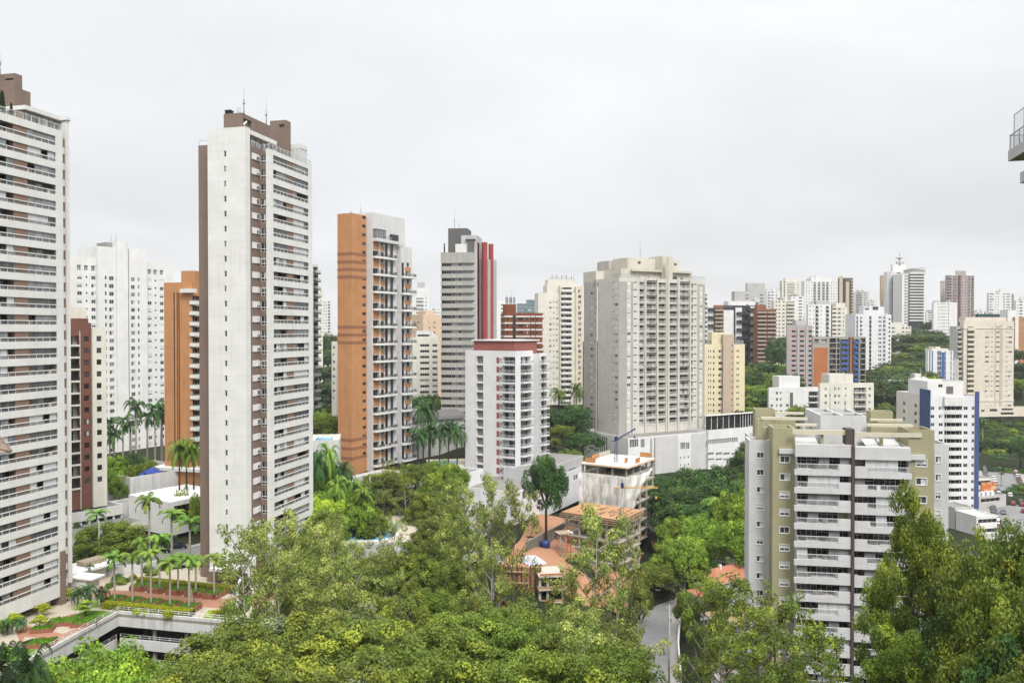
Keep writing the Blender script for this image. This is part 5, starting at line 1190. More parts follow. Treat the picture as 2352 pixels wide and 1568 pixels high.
# olive piers
yl = 2.0; pl0, pl1 = b.lx(1776, yl), b.lx(1833, yl); ztl = b.zp(982, pl0, yl)
p1 = b.bx(pl0, min(pl1, -.01), yl, yl + 5, 0, ztl, OLIVE, par=.7, part='olive_pier')
pr0, pr1 = b.lx(2088.6, .3), b.lx(2148, .3); pr0 = max(pr0, xr2 + .01); ztr = b.zp(987.6, pr1, .3)
p2 = b.bx(pr0, pr1, .3, 6, 0, ztr, OLIVE, par=.7, part='olive_pier')
st_ = ['s45', 's70', 's60', 'g', 'c', 's100', 's60', 'g']
def wnd(face, p0, p1_, ytop, ybot, n):
    u0, u1 = face.u(p0), face.u(p1_); z1 = face.z(ytop, u0); h = z1 - face.z(ybot, u0)
    for k in range(n):
        z = z1 - h - 3 * k
        if z < .5: break
        face.hole(u0, u1, z, z + h, .12); b.part('window', kwin(u1 - u0, h, rnd.choice(st_), FRAME, .12, True), face, u0, z, 0, 6)
        key = geo(('sur', round(u1 - u0, 2), round(h, 2)), lambda w_, h_: [(None, (lambda t: (t.box(-.1, w_ + .1, -.07, -.002, -.1, -.001, FRAME), t.box(-.1, w_ + .1, -.07, -.002, h_ + .001, h_ + .1, FRAME), t.box(-.1, -.001, -.07, -.002, 0, h_, FRAME), t.box(w_ + .001, w_ + .1, -.07, -.002, 0, h_, FRAME), t)[4])(MB()))], u1 - u0, h)
        b.part('window_surround', key, face, u0, z, 0, 1)
Y6 = lambda z: (1580 + z / 3.92) * .57422
Y7 = lambda z: (1600 + z / 3.92) * .57422
wnd(p1.f[0], 1793, 1815, Y6(955), Y6(1052), N); wnd(p2.f[0], 2106.5, 2130.5, Y7(932), Y7(1036), N)
t = MB(); t.box(b.lx(1791, yl - .4), -.02, yl - .4, yl - .002, zfl + 2.2, zfl + 3.0, OGREY); b.raw('ledge', t)
t = MB(); t.box(XW + .01, b.lx(2128, -.1), -.1, .29, zfl + 1.95, zfl + 2.75, OGREY); b.raw('ledge', t)
# grey wings
yw = 4.9; a0, a1 = b.lx(1721.8, yw), b.lx(1772, yw)
w1 = b.bx(a0, pl0 - .01 if a1 > pl0 else a1, yw, yw + 5, 0, b.zp(1010.5, a0, yw), OGREY, par=.4); wnd(w1.f[0], 1739.5, 1755.5, Y6(895), Y6(982), N)
yr = 3.0; c1 = b.lx(2181.5, yr); w2 = b.bx(pr1 + .01, c1, yr, yr + 8, 0, b.zp(1020, c1, yr), OGREY, par=.5); wnd(w2.f[0], 2151, 2163, Y7(880), Y7(978), N)
b.bx(a0 + 2, pr1 - 2, 8, 26, 0, zpar - 1.4, OGREY, par=.4)
# roof: core block, beams, frames, corrugated sheets
yc = 5.0; k0, k1 = b.lx(1886, yc), b.lx(1991, yc); zc = b.zp(953.4, k0, yc)
cb = b.bx(k0, k1, yc, yc + 13, zpar - 1.5, zc, OGREY, par=.5, part='roof_block'); cols(b, cb.f[3], [('w', 1862, 1865, 0, 1.4, ['g'], FRAMEG), ('w', 1874, 1877, -1, 1.2, ['g'], FRAMEG)], zc - 4.2, 3, 1)
t = MB(); t.box((k0 + k1) / 2 - .15, (k0 + k1) / 2 + .15, yc + .3, yc + 12.7, zc - .4, zc + .0, OGREY); t.box(k0 + .3, k1 - .3, yc + 6, yc + 6.3, zc - .4, zc - .002, OGREY); b.raw('roof_divider', t)
b.antenna(k0 + 4, yc + 11, zc - .5, 7.5, .05); b.antenna(k1 - 1, yc + 10, zc - .5, 4.0, .05)
t = MB()
zb1 = b.zp(Y6(545), 4, .6)
t.box(b.lx(Xq := (2950 + 870 / 3.92) * .57422, .6), b.lx(1953, .6), .6, 1.0, zb1 - .75, zb1, CREAMB)
t.box(b.lx(1964, .6), b.lx(2121, -.2), .1, .29, zb1 - .9, zb1 - .2, CREAMB)
b.raw('roof_beam', t)
for (p, q, y, y0z, y1z) in ((915, 1255, 4.0, 445, 482), (380, 1105, 9.0, 340, 382), (600, 1045, 13, 262, 300)):
    t = MB(); x0, x1 = b.lx((2950 + p / 3.92) * .57422, y), b.lx((2950 + q / 3.92) * .57422, y); z1, z0 = b.zp(Y6(y0z), x0, y), b.zp(Y6(y1z), x0, y); t.box(x0, x1, y, y + .5, z0, z1, CREAMB); b.raw('roof_beam', t)
for (p, q, y, y0z, y1z) in ((270, 1000, 4.0, 370, 410), (330, 840, 9.0, 292, 325)):
    t = MB(); x0, x1 = b.lx((3400 + p / 3.92) * .57422, y), b.lx((3400 + q / 3.92) * .57422, y); z1, z0 = b.zp(Y7(y0z), x0, y), b.zp(Y7(y1z), x0, y); t.box(x0, x1, y, y + .5, z0, z1, CREAMB); b.raw('roof_beam', t)
def opier(p, q, y, dy, ytz, O=2950, YY=Y6, m=OLIVE):
    x0, x1 = b.lx((O + p / 3.92) * .57422, y), b.lx((O + q / 3.92) * .57422, y); zt_ = b.zp(YY(ytz), x0, y); t = MB(); t.box(x0, x1, y, y + dy, zpar - 2.5, zt_, m)
    if dy > 1.5: t.box(x0 + .25, x1 - .25, y + .25, y + dy - .25, zt_ + .003, zt_ + .006, ROOFG); [t.box(*e, zt_, zt_ + .5, m) for e in ((x0, x1, y, y + .24), (x0, x1, y + dy - .24, y + dy), (x0, x0 + .24, y + .241, y + dy - .241), (x1 - .24, x1, y + .241, y + dy - .241))]
    b.raw('roof_frame', t)
opier(285, 600, 14, 3.5, 262); opier(310, 400, 9.2, .6, 372); opier(400, 520, 6.8, .6, 500); opier(600, 915, 16.5, .4, 380); opier(930, 1095, 8.5, .4, 560)
opier(335, 680, 14, 3.0, 218, 3400, Y7); opier(355, 445, 9.2, .5, 330, 3400, Y7); opier(445, 805, 11, .4, 338, 3400, Y7); opier(335, 805, 7, .4, 425, 3400, Y7)
opier(1315, 1358, 1.1, .5, 585); opier(482, 530, 1.1, .5, 530, 3400, Y7)
t = MB(); x0 = b.lx(1945, .2); x1 = b.lx(1963.5, .2); t.box(x0 + 1.2, x1, .0, .5, zpar - .05, b.zp(984.5, x1, .2), OBROWN); t.box(x0, x0 + 1.19, .1, 2.6, zpar - .05, b.zp(985, x1, .2), OBROWN); b.raw('roof_fin', t)
for p, q, O in ((930, 1300, 2950), (270, 480, 3400), (530, 825, 3400)):
    t = MB(); x0, x1 = b.lx((O + p / 3.92) * .57422, .8), b.lx((O + q / 3.92) * .57422, .8); zq = zpar - .4
    t.poly([(x0, .55, zq), (x1, .55, zq), (x1, 4.6, zq + .9), (x0, 4.6, zq + .9)], RIBBED); t.poly([(x0, .55, zq - .05), (x0, 4.6, zq + .85), (x1, 4.6, zq + .85), (x1, .55, zq - .05)], RIBBED); b.raw('roof_sheet', t)
t = MB(); t.box(b.lx(1783, 6), b.lx(1895, 6), 6.0, 6.3, zpar - .4, zpar + .9, WHITEP); t.box(b.lx(1990, 6), b.lx(2080, 6), 6.0, 6.3, zpar - .4, zpar + .9, WHITEP); b.raw('roof_gutter', t)
b.finish()
# ------------------------------------------------------------------ tower at the right picture edge and roof corner at the left one
b = Bld('apartment_tower', 'high balcony tower cut by the right picture edge, seen from below', 2312, 60, -15.4, -12)
z1 = b.zp(371); 
SLABW = wall('slab_paint', C(206, 206, 204, .8), .3); SOFF = wall('soffit', C(170, 158, 132, .8), .3)
for x0, y1, zs in ((0, 0, z1), (b.lx(2340, -3), -3, zof(421, 57) + 12)):
    t = MB(); t.box(x0, 12, -34, y1, zs, zs + .78, SLABW); t.box(x0 + .1, 12, -34, y1 - .1, zs - .02, zs - .001, SOFF); r = MB()
    o = t.build('balcony', b.root)
    if x0: continue
    r.poly([(x0 + .1, -34, zs + .78), (x0 + .1, y1 - .1, zs + .78), (x0 + .1, y1 - .1, zs + 1.9), (x0 + .1, -34, zs + 1.9)], RAILG); r.poly([(x0 + .1, y1 - .1, zs + .78), (9, y1 - .1, zs + .78), (9, y1 - .1, zs + 1.9), (x0 + .1, y1 - .1, zs + 1.9)], RAILG)
    r.bar((x0 + .1, -34, zs + 1.9), (x0 + .1, y1 - .1, zs + 1.9), .04, FRAMEG); r.bar((x0 + .1, y1 - .1, zs + 1.9), (9, y1 - .1, zs + 1.9), .04, FRAMEG)
    for q in range(17): r.bar((x0 + .1, y1 - .1 - 2 * q, zs + .78), (x0 + .1, y1 - .1 - 2 * q, zs + 1.9), .035, FRAMEG)
    r.build('railing', o)
zs = z1 + .78
b.bx(6.0, 24, -36, -8, 0, z1 + 30, SLABW, par=.8); f = b.vols[-1].f[3]
cols(b, f, [('r', 2358, 2600, .3, 2.2, ['l', 'c'])], z1 + 24, 3.1, 22)
t = MB(); t.poly([(.3, -.3, zs), (.3, -9, zs), (.3, -9, zs + 2.6), (.3, -.3, zs + 2.6)], RAILG); 
for y in (-.3, -2.4, -5, -9): t.bar((.3, y, zs), (.3, y, zs + 2.6), .03, FRAMEG)
t.bar((.3, -.3, zs + 2.6), (.3, -9, zs + 2.6), .03, FRAMEG); b.raw('glass_screen', t)
b.finish()
t = MB(); p = b.w2((1.7, -7.2)); UMB = plain('brown_fabric', C(120, 84, 70, .7), .9); 
t.tube([(0, 0, 0), (0, 0, .4), (0, 0, 1.2), (0, 0, 3.0), (0, 0, 4.6)], [.05, .05, .38, .28, .04], UMB, 8); t.bar((0, 0, 0), (0, 0, 5), .04, FRAMED)
o = t.build('parasol', None, (p.x, p.y, zs - 12)); tag(o, 'closed brown parasol on the balcony at the right picture edge', 'parasol')
TERRA = wall('terracotta_tile', C(202, 128, 92, .8), .5, (.25, .35, (.7, .62, .6, 1)))
OLDT = wall('old_roof_tile', C(176, 150, 132, .75), .9, (.25, .35, (.65, .62, .6, 1)), dirtcol=(.4, .38, .36, 1))
b = Bld('apartment_tower', 'tower outside the left edge of which only a tiled roof corner shows', -26, 70, 37, -4)
zq = b.zp(1036)
b.bx(-16, 0, 0, 14, 0, zq - .2, WHITEP, par=0); cols(b, b.vols[-1].f[0], [('w', -240, -200, .9, 1.4, SM), ('w', -120, -90, .9, 1.4, SM)], zq - 4, 3, 13)
t = MB(); xe = b.lx(22, -.9); t.prism([(-18, -1.6), (xe, -1.6), (xe, 15.6), (-18, 15.6)], zq - .18, zq, FRAMEG)
c = (-9, 7)
q = [(-18, -1.6), (xe, -1.6), (xe, 15.6), (-18, 15.6)]
for i in range(4): t.poly([(*q[i], zq + .01), (*q[(i + 1) % 4], zq + .01), (*c, zq + 3.4)], OLDT)
for i in range(16):
    y = -1.5 + i * 1.06; t.tube([(xe + .03, y, zq + .08), (xe - 3, y + (7 - y) * .28, zq + 1.06)], [.11, .11], OLDT, 5)
for i in range(24): x = -17.9 + i * (xe + 17.8) / 23; t.tube([(x, -1.63, zq + .08), (x + (-9 - x) * .28, .8, zq + 1.06)], [.11, .11], OLDT, 5)
b.raw('roof', t); b.finish()
# ------------------------------------------------------------------ ground, roads, pavements
def ground_mat():
    m, t, b = bsdf('ground_earth', .95, .1); v = objvec(t)
    n = noise_(t, v, .03, 5); n2 = noise_(t, v, .5, 4)
    c = mixc(t, ramp(t, n, .4, .6), C(64, 78, 44, .4), C(80, 86, 56, .4)); c = mixc(t, ramp(t, n2, .3, .7, 0, .6), c, C(52, 66, 34, .4)); t.links.new(c, b.inputs['Base Color']); return m
GROUND = ground_mat()
xs = [-3200, -2000, -1300, -900, -650] + list(range(-500, -160, 40)) + list(range(-160, 300, 7)) + list(range(300, 700, 40)) + [760, 900, 1300, 2000, 3200]
ys = [-600, -300, -120, -40, 0, 30] + list(range(50, 480, 7)) + list(range(480, 1300, 40)) + [1400, 1800, 2400, 3200]
t = MB(); nx = len(xs)
for y in ys:
    for x in xs: t.v.append((x, y, terr(x, y) - .25))
k = t.mi(GROUND)
for j in range(len(ys) - 1):
    for i in range(nx - 1): a = j * nx + i; t.f.append((a, a + 1, a + nx + 1, a + nx)); t.m.append(k); t.sm.append(True)
tag(t.build('ground'), kind='structure')
ASPH = wall('asphalt', C(168, 168, 168, .6), .6, 'rough', .9); PAVE = wall('pavement_concrete', C(196, 192, 184, .62), .6, 'rough'); LINE = plain('road_paint', C(235, 235, 232, .8), .7)
def ribbon(name, pts, w, m, z=0.0, kerb=False, off=0.0):
    t = MB(); P2 = [Vector(p) for p in pts]; L, Rr = [], []
    for i, p in enumerate(P2):
        d = (P2[min(i + 1, len(P2) - 1)] - P2[max(i - 1, 0)]); d.z = 0; d.normalize(); n = Vector((-d.y, d.x, 0))
        L.append(p + n * (w / 2 + off)); Rr.append(p + n * (off - w / 2))
    for i in range(len(P2) - 1):
        q = [Rr[i], Rr[i + 1], L[i + 1], L[i]]
        if (q[1] - q[0]).cross(q[3] - q[0]).z < 0: q = q[::-1]
        t.poly([(v.x, v.y, v.z + z) for v in q], m)
        if kerb:
            for e in (L, Rr): t.poly([(e[i].x, e[i].y, e[i].z + z - .6), (e[i + 1].x, e[i + 1].y, e[i + 1].z + z - .6), (e[i + 1].x, e[i + 1].y, e[i + 1].z + z), (e[i].x, e[i].y, e[i].z + z)], m)
    return tag(t.build(name), kind='structure')
def smooth(pts, n=6):
    out = []; pts = [Vector(p) for p in pts]
    for i in range(len(pts) - 1):
        p0, p1, p2, p3 = pts[max(i - 1, 0)], pts[i], pts[i + 1], pts[min(i + 2, len(pts) - 1)]
        for k in range(n):
            u = k / n; out.append(.5 * ((2 * p1) + (p2 - p0) * u + (2 * p0 - 5 * p1 + 4 * p2 - p3) * u * u + (3 * p1 - p0 - 3 * p2 + p3) * u ** 3))
    return out + [pts[-1]]
SZ = -17.3
st = smooth([(22, 118, SZ), tuple(G(1497, 1568, SZ)), tuple(G(1501, 1460, SZ)), tuple(G(1526, 1350, SZ)), tuple(G(1552, 1300, SZ)), tuple(G(1580, 1262, SZ)), (70, 275, SZ + 2), (86, 320, -10)])
ribbon('road', st, 6.6, ASPH, 0); ribbon('pavement', st, 2.0, PAVE, .13, True, -4.35); ribbon('pavement', st, 2.0, PAVE, .13, True, 4.35)
STREET = st
rs = smooth([(150, 215, -16.2), tuple(G(2345, 1215, -16.2)), tuple(G(2308, 1115, -16.2)), tuple(G(2268, 1048, -16.2)), (262, 500, -14)])
ribbon('road', rs, 15, ASPH, 0); ribbon('pavement', rs, 4, PAVE, .13, True, -9.6); ribbon('pavement', rs, 5, PAVE, .13, True, 10.1)
LZ = -.25
ls = smooth([(-130, 178, LZ), tuple(G(170, 1322, LZ)), tuple(G(330, 1290, LZ)), tuple(G(455, 1268, LZ)), tuple(G(560, 1255, LZ)), (-30, 196, LZ - 3), (0, 205, -8)])
ribbon('road', ls, 9.5, ASPH, 0); ribbon('road_marking', ls, .3, LINE, .008, False, -2.6); ribbon('road_marking', ls, .14, LINE, .008, False, -3.1)
ribbon('pavement', ls, 2.2, PAVE, .13, True, 5.95)
# ------------------------------------------------------------------ garden on top of the garage
GARW = wall('weathered_white_wall', C(226, 226, 224, .84), .85, None, .9, (.42, .40, .36, 1)); BRICKP = wall('brick_paving', C(206, 148, 118, .85), .5, (.5, .25, (.8, .76, .72, 1)))
STONEP = wall('stone_paving', C(222, 210, 190, .78), .7, (1.2, 1.2, (.85, .83, .8, 1))); PBRICK = wall('planter_brick', C(172, 108, 82, .8), .4, (.3, .1, (.75, .7, .68, 1)))
def grass_mat(name, a, b_):
    m, t, b = bsdf(name, .9, .15); v = objvec(t); n = noise_(t, v, .35, 4); n2 = noise_(t, v, 5, 4)
    t.links.new(mixc(t, ramp(t, n2, .3, .7, 0, .5), mixc(t, ramp(t, n, .35, .65), a, b_), C(60, 90, 20, .6)), b.inputs['Base Color']); return m
LAWN = grass_mat('lawn_grass', C(110, 160, 40, .55, 1), C(140, 180, 60, .55, 1))
Z3 = lambda x, y, z=0.0: G(x / 1.74 * .57422, (1830 + y / 1.74) * .57422, z)
D0, D1, D2 = G(36, 1540, 0), G(272, 1409, 0), G(482, 1428, 0)
e1 = (D1 - D0).normalized(); e2 = (D2 - D1).normalized()
D00 = D0 - e1 * 60; D22 = D2 + e2 * 14
B2 = Vector((-36, 176, 0)); 
gd = empty('parking_garage', (D1.x, D1.y, -10)); tag(gd, 'white parking garage with open dark decks under the palm garden', 'parking garage')
def wpart(name, mb, root): o = mb.build(name, root, tuple(-root.location)); return o
deck = [D00, D1, D22, G(868, 1322, 0), B2, Vector((-62, 174.5, 0)), G(300, 1318, 0), G(160, 1330, 0), Vector((-120, 172, 0)), Vector((-150, 150, 0))]
t = MB(); t.prism([(p.x, p.y) for p in deck], -.5, 0, STONEP); wpart('roof_deck', t, gd)
def wallseg(mb, a, b, z0, z1, th, m, inset=0):
    d = (b - a).normalized(); n = Vector((-d.y, d.x, 0)); a2, b2 = a + n * inset, b + n * inset
    mb.prism([(a2.x, a2.y), (b2.x, b2.y), (b2.x + n.x * th, b2.y + n.y * th), (a2.x + n.x * th, a2.y + n.y * th)], z0, z1, m)
for i, (z0, z1, ins) in enumerate(((-2.2, .55, 0), (-6.3, -4.5, .3), (-10.6, -8.6, .3))):
    for a, c in ((D00, D1), (D1, D22)):
        t = MB(); wallseg(t, a, c, z0, z1, .3, GARW, ins); wpart('parapet', t, gd)
    if i:
        t = MB(); wallseg(t, D00, D1, z0 - .2, z0 + .2, 16, CONC, .9); wallseg(t, D1, D22, z0 - .2, z0 + .2, 16, CONC, .9); wpart('floor_slab', t, gd)
    r = MB()
    for a, c in ((D00, D1), (D1, D22)):
        L = (c - a).length; d = (c - a).normalized(); n = Vector((-d.y, d.x, 0)); q = int(L / 2.0)
        for k in range(q + 1):
            p = a + d * (L * k / q) + n * (.15 + ins); r.bar((p.x, p.y, z1), (p.x, p.y, z1 + .75), .05, FRAME)
        for h in (.75, .4): p, s_ = a + n * (.15 + ins), c + n * (.15 + ins); r.bar((p.x, p.y, z1 + h), (s_.x, s_.y, z1 + h), .05, FRAME)
    wpart('railing', r, gd)
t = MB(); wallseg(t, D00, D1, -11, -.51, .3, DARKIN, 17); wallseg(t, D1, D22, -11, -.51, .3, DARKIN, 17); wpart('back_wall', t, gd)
for a, c in ((D00, D1), (D1, D22)):
    L = (c - a).length; d = (c - a).normalized(); n = Vector((-d.y, d.x, 0)); q = int(L / 6)
    for k in range(1, q): p = a + d * (L * k / q) + n * 1.4; t = MB(); t.box(p.x - .3, p.x + .3, p.y - .3, p.y + .3, -11, -.51, CONC); wpart('column', t, gd)
def patch(name, pts, m, z): 
    t = MB(); t.prism([(p.x, p.y) for p in pts], z - .004, z, m); return tag(t.build(name), kind='structure')
zz = [.006, .012, .018, .024]
patch('brick_paving', [Z3(*p) for p in ((590, 900), (760, 915), (1600, 985), (1670, 940), (1700, 955), (1530, 1048), (1000, 1000), (720, 980), (640, 960))], BRICKP, zz[0])
patch('brick_paving', [Z3(*p) for p in ((100, 1190), (350, 1130), (520, 1080), (640, 1100), (680, 1145), (240, 1340), (160, 1330))], BRICKP, zz[0])
patch('brick_paving', [Z3(*p) for p in ((1700, 1010), (1900, 900), (2150, 800), (2200, 830), (1950, 960), (1790, 1060))], BRICKP, zz[0])
patch('stone_paving', [Z3(*p) for p in ((250, 1150), (530, 1185), (440, 1225), (200, 1170))], STONEP, zz[1]); patch('stone_paving', [Z3(*p) for p in ((170, 1245), (380, 1255), (300, 1290), (160, 1275))], STONEP, zz[1])
patch('lawn', [Z3(*p) for p in ((465, 1112), (600, 1062), (720, 1062), (808, 1078), (690, 1143), (560, 1140))], LAWN, zz[2])
patch('lawn', [Z3(*p) for p in ((1420, 1120), (1640, 985), (1690, 950), (1760, 965), (1740, 1060), (1600, 1140))], LAWN, zz[2])
patch('lawn', [Z3(*p) for p in ((-60, 1300), (60, 1310), (275, 1335), (165, 1420), (-60, 1430))], LAWN, zz[2])
patch('lawn', [Z3(*p) for p in ((950, 850), (1400, 870), (1400, 915), (940, 890))], LAWN, zz[2])
def planter(cx, cy, w, label, ang=R_(-14), h=.95, group=None, dp=None):
    p = Z3(cx, cy); dp = dp or w; r = empty('brick_planter', p, ang); tag(r, label, 'planter', group)
    t = MB()
    for b0 in ((-w / 2, w / 2, -dp / 2, -dp / 2 + .25), (-w / 2, w / 2, dp / 2 - .25, dp / 2), (-w / 2, -w / 2 + .25, -dp / 2 + .25, dp / 2 - .25), (w / 2 - .25, w / 2, -dp / 2 + .25, dp / 2 - .25)): t.box(*b0, 0, h, PBRICK)
    t.build('planter_wall', r)
    t = MB(); rr = random.Random(int(cx)); t.box(-w / 2 + .25, w / 2 - .25, -dp / 2 + .25, dp / 2 - .25, h - .2, h + .06, LAWN)
    for i in range(240):
        x, y = rr.uniform(-w / 2 + .1, w / 2 - .1), rr.uniform(-dp / 2 + .1, dp / 2 - .1); a = rr.uniform(0, 6.3); s = .16; hh = rr.uniform(.12, .34)
        t.poly([(x - s * math.cos(a), y - s * math.sin(a), h), (x + s * math.cos(a), y + s * math.sin(a), h), (x + rr.uniform(-.15, .15), y + rr.uniform(-.15, .15), h + hh)], LAWN)
    t.build('grass_cover', r); return p
ORD = ['first', 'second', 'third', 'fourth', 'fifth']
for i, (x, y) in enumerate(((797, 1008), (922, 1020), (1052, 1033), (1184, 1046), (1315, 1062))): planter(x, y, 3.3, ORD[i] + ' square brick planter from the left in the front palm row', group='square palm planters')
for i, (x, y) in enumerate(((988, 912), (1112, 925), (1240, 938), (1370, 952), (1490, 965))): planter(x, y, 3.3, ORD[i] + ' square brick planter from the left in the rear palm row', group='square palm planters')
planter(452, 1150, 5.2, 'low brick planter with a lime green tree by the tower columns', R_(14), .6, 'garden planters', 3.2); planter(596, 1158, 4.2, 'low brick planter by the parapet with a darker tree', R_(14), .6, 'garden planters', 3.0); planter(292, 1300, 4.0, 'low brick planter beside the bench near the parapet', R_(14), .6, 'garden planters', 3.0); planter(300, 1205, 3.4, 'small brick planter in the middle of the stone terrace', R_(14), .6, 'garden planters', 2.2)
planter(625, 925, 3.6, 'low planter with a short palm by the vehicle gate', R_(-14), .5, 'garden planters', 3.0)
# white abstract sculpture
p = Z3(1658, 1036); s = empty('sculpture', p, .3); tag(s, 'white abstract sculpture with a round knot standing on the lawn', 'sculpture')
t = MB(); t.tube([(0, 0, 0), (.1, 0, .9), (0, 0, 1.8), (-.1, 0, 2.3)], [.85, .5, .32, .3], FRAME, 5); t.build('foot', s)
t = MB(); t.tube([(-.1, -.45, 2.55), (-.1, .45, 2.55)], [.5, .5], FRAME, 14); t.build('knot', s)
t = MB(); t.tube([(-.05, 0, 2.9), (.1, 0, 3.9), (.35, 0, 5.1)], [.3, .38, .22], FRAME, 5); t.build('blade', s)
# bench, ladder person on the planter row
def person(loc, rz, shirt, trousers, label, pose='stand'):
    me = bpy.data.meshes.new('person'); V, E, Rr = [], [], []
    def n(p, r, par=None):
        V.append(p); Rr.append(r)
        if par is not None: E.append((par, len(V) - 1))
        return len(V) - 1
    pel = n((0, 0, .95), .15); ch = n((0, 0, 1.28), .17, pel); nk = n((0, .01, 1.5), .07, ch); hd = n((0, .02, 1.62), .105, nk); n((0, .02, 1.72), .09, hd)
    for sx in (-1, 1):
        hp = n((.1 * sx, 0, .88), .1, pel); kn = n((.11 * sx, .04, .48), .07, hp); an = n((.12 * sx, 0, .08), .05, kn); n((.13 * sx, .14, .03), .045, an)
        sh = n((.2 * sx, 0, 1.42), .075, ch); el = n((.27 * sx, .05, 1.14), .05, sh); wr = n((.24 * sx, .22, .98), .038, el); n((.23 * sx, .3, .94), .03, wr)
    me.from_pydata(V, E, []); o = bpy.data.objects.new('person', me); COL.objects.link(o)
    sk = o.modifiers.new('skin', 'SKIN'); ss = o.modifiers.new('smooth', 'SUBSURF'); ss.levels = ss.render_levels = 1
    for i, d in enumerate(me.skin_vertices[0].data): d.radius = (Rr[i], Rr[i]); d.use_root = (i == 0)
    m, t, b = bsdf('person_' + shirt[0], .8, .2); tc_ = nd(t, 'ShaderNodeTexCoord'); sp = nd(t, 'ShaderNodeSeparateXYZ'); t.links.new(tc_.outputs['Object'], sp.inputs[0])
    c = mixc(t, mth(t, 'GREATER_THAN', sp.outputs[2], .95), trousers, shirt[1]); c = mixc(t, mth(t, 'GREATER_THAN', sp.outputs[2], 1.5), c, C(170, 120, 95, .8)); c = mixc(t, mth(t, 'GREATER_THAN', sp.outputs[2], 1.68), c, (.02, .015, .01, 1)); t.links.new(c, b.inputs['Base Color']); me.materials.append(m)
    o.location = loc; o.rotation_euler = (0, 0, rz); tag(o, label, 'person'); return o
pp = Z3(1352, 1032); person((pp.x, pp.y, 0), 2.5, ('grey', C(160, 165, 175, .7)), C(70, 72, 80, .6), 'person in a light grey shirt beside the ladder at the front palm row')
t = MB(); 
for dx in (-.2, .2): t.bar((dx, 0, 0), (dx - .0, 1.2, 6.5), .05, FRAME)
for k in range(14): t.bar((-.2, 1.2 * k / 14, 6.5 * k / 14 + .2), (.2, 1.2 * k / 14, 6.5 * k / 14 + .2), .03, FRAME)
o = t.build('ladder', None, tuple(Z3(1345, 1040)), 1.3); tag(o, 'white ladder leaning on the last palm of the front row', 'ladder')
p = Z3(196, 1310); s = empty('garden_bench', p, R_(60)); tag(s, 'dark wooden bench between the low planters near the parapet', 'bench'); WOOD = plain('dark_wood', C(70, 48, 36, .7), .7)
t = MB(); t.box(-1, 1, -.25, .25, .42, .47, WOOD); t.build('seat', s); t = MB(); t.box(-1, 1, .25, .3, .5, .9, WOOD); t.build('backrest', s)
for x in (-.9, .9): t = MB(); t.box(x - .04, x + .04, -.22, .22, 0, .419, WOOD); t.build('leg', s)
# gate house and fence
b = Bld('gate_house', 'low gate house with a flat white canopy and sliding bar gate by the street', 164, 158, 62, 0, 'gate house')
t = MB(); t.box(-1, 9, -1.5, 5.5, 2.7, 3.1, FRAME); b.raw('canopy', t)
b.bx(1.5, 7.5, .5, 4.5, 0, 2.69, WC, par=0); b.bx(3, 8, 1, 3.5, 3.11, 4.0, wall('stone_block', C(190, 170, 145, .7), .5), par=0, part='roof_block')
f = b.vols[0].f[3]; cols(b, f, [('w', 170, 176, 1.0, 1.3, ['b'])], .2, 3, 1)
t = MB()
for k in range(30): t.bar((9 + k * .28, -1.2, .1), (9 + k * .28, -1.2, 2.6), .035, FRAMEG)
t.bar((9, -1.2, 2.6), (17.3, -1.2, 2.6), .05, FRAMEG); t.bar((9, -1.2, .2), (17.3, -1.2, .2), .05, FRAMEG); b.raw('gate', t); b.finish()
# boundary wall between garden and street, wall behind the street, low white-roofed building
def wall_thing(name, label, pts, z0, h, m, th=.3, cat='wall'):
    t = MB()
    for a, c in zip(pts, pts[1:]): wallseg(t, Vector((a[0], a[1], 0)), Vector((c[0], c[1], 0)), z0, z0 + h, th, m)
    o = t.build(name); tag(o, label, cat); return o
q = [G(250, 1322, 0), G(330, 1313, 0), G(398, 1296, 0), G(465, 1287, 0)]
wall_thing('boundary_wall', 'grey white wall between the palm garden and the street', [(v.x, v.y) for v in q], -.4, 2.2, GARW)
q = [G(160, 1222, 0), G(250, 1217, 0), G(330, 1209, 0), G(420, 1200, 0)]
wall_thing('boundary_wall', 'long cream wall with a dark recess on the far side of the street', [(-88, 204), (-72, 204.5), (-60, 207), (-40, 212)], -.5, 3.6, WC)
t = MB(); q = [G(150, 1226, 2.6), G(262, 1212, 2.6), G(384, 1176, 2.6), G(470, 1160, 2.6), G(470, 1128, 2.6), G(290, 1120, 2.6), G(235, 1130, 2.6), G(150, 1140, 2.6)]
t.prism([(v.x, v.y) for v in q], -1.2, 2.6, WC, ASPH); tag(t.build('parking_lot'), kind='structure')
for k in range(7): p = G(268 + 13 * k, 1160 - 1.5 * k, 2.606); t = MB(); t.box(-.06, .06, -2.4, 2.4, 0, .004, LINE); o = t.build('road_marking', None, tuple(p), .5); tag(o, kind='structure')
t = MB(); rr = random.Random(3)
for k in range(16): x, y = rr.uniform(-3, 3), rr.uniform(-1.2, 1.2); t.tube([(x - .5, y, .25), (x, y, .5), (x + .5, y, .2)], [.3, .5, .25], WHITEP, 6)
o = t.build('rubbish_bags', None, tuple(G(300, 1158, 2.6))); tag(o, 'heap of white sacks in the corner of the car park', 'sacks')
b = Bld('low_building', 'low building with a bright white flat roof and a black glass front', 389, 197, 58, .2, 'building')
wl = b.ly(293); zt = b.zp(1153); v = b.bx(0, 17, 0, wl, 0, zt, WHITEP, par=0, roof=plain('white_membrane', C(246, 247, 249, .86), .6, .3, 0, .04))
f = v.f[0]; f.hole(1.0, 16.5, zt - 5.4, zt - 1.2, .25); b.part('window', kwin(15.5, 4.2, 'b', FRAMED, .25), f, 1.0, zt - 5.4); b.finish()
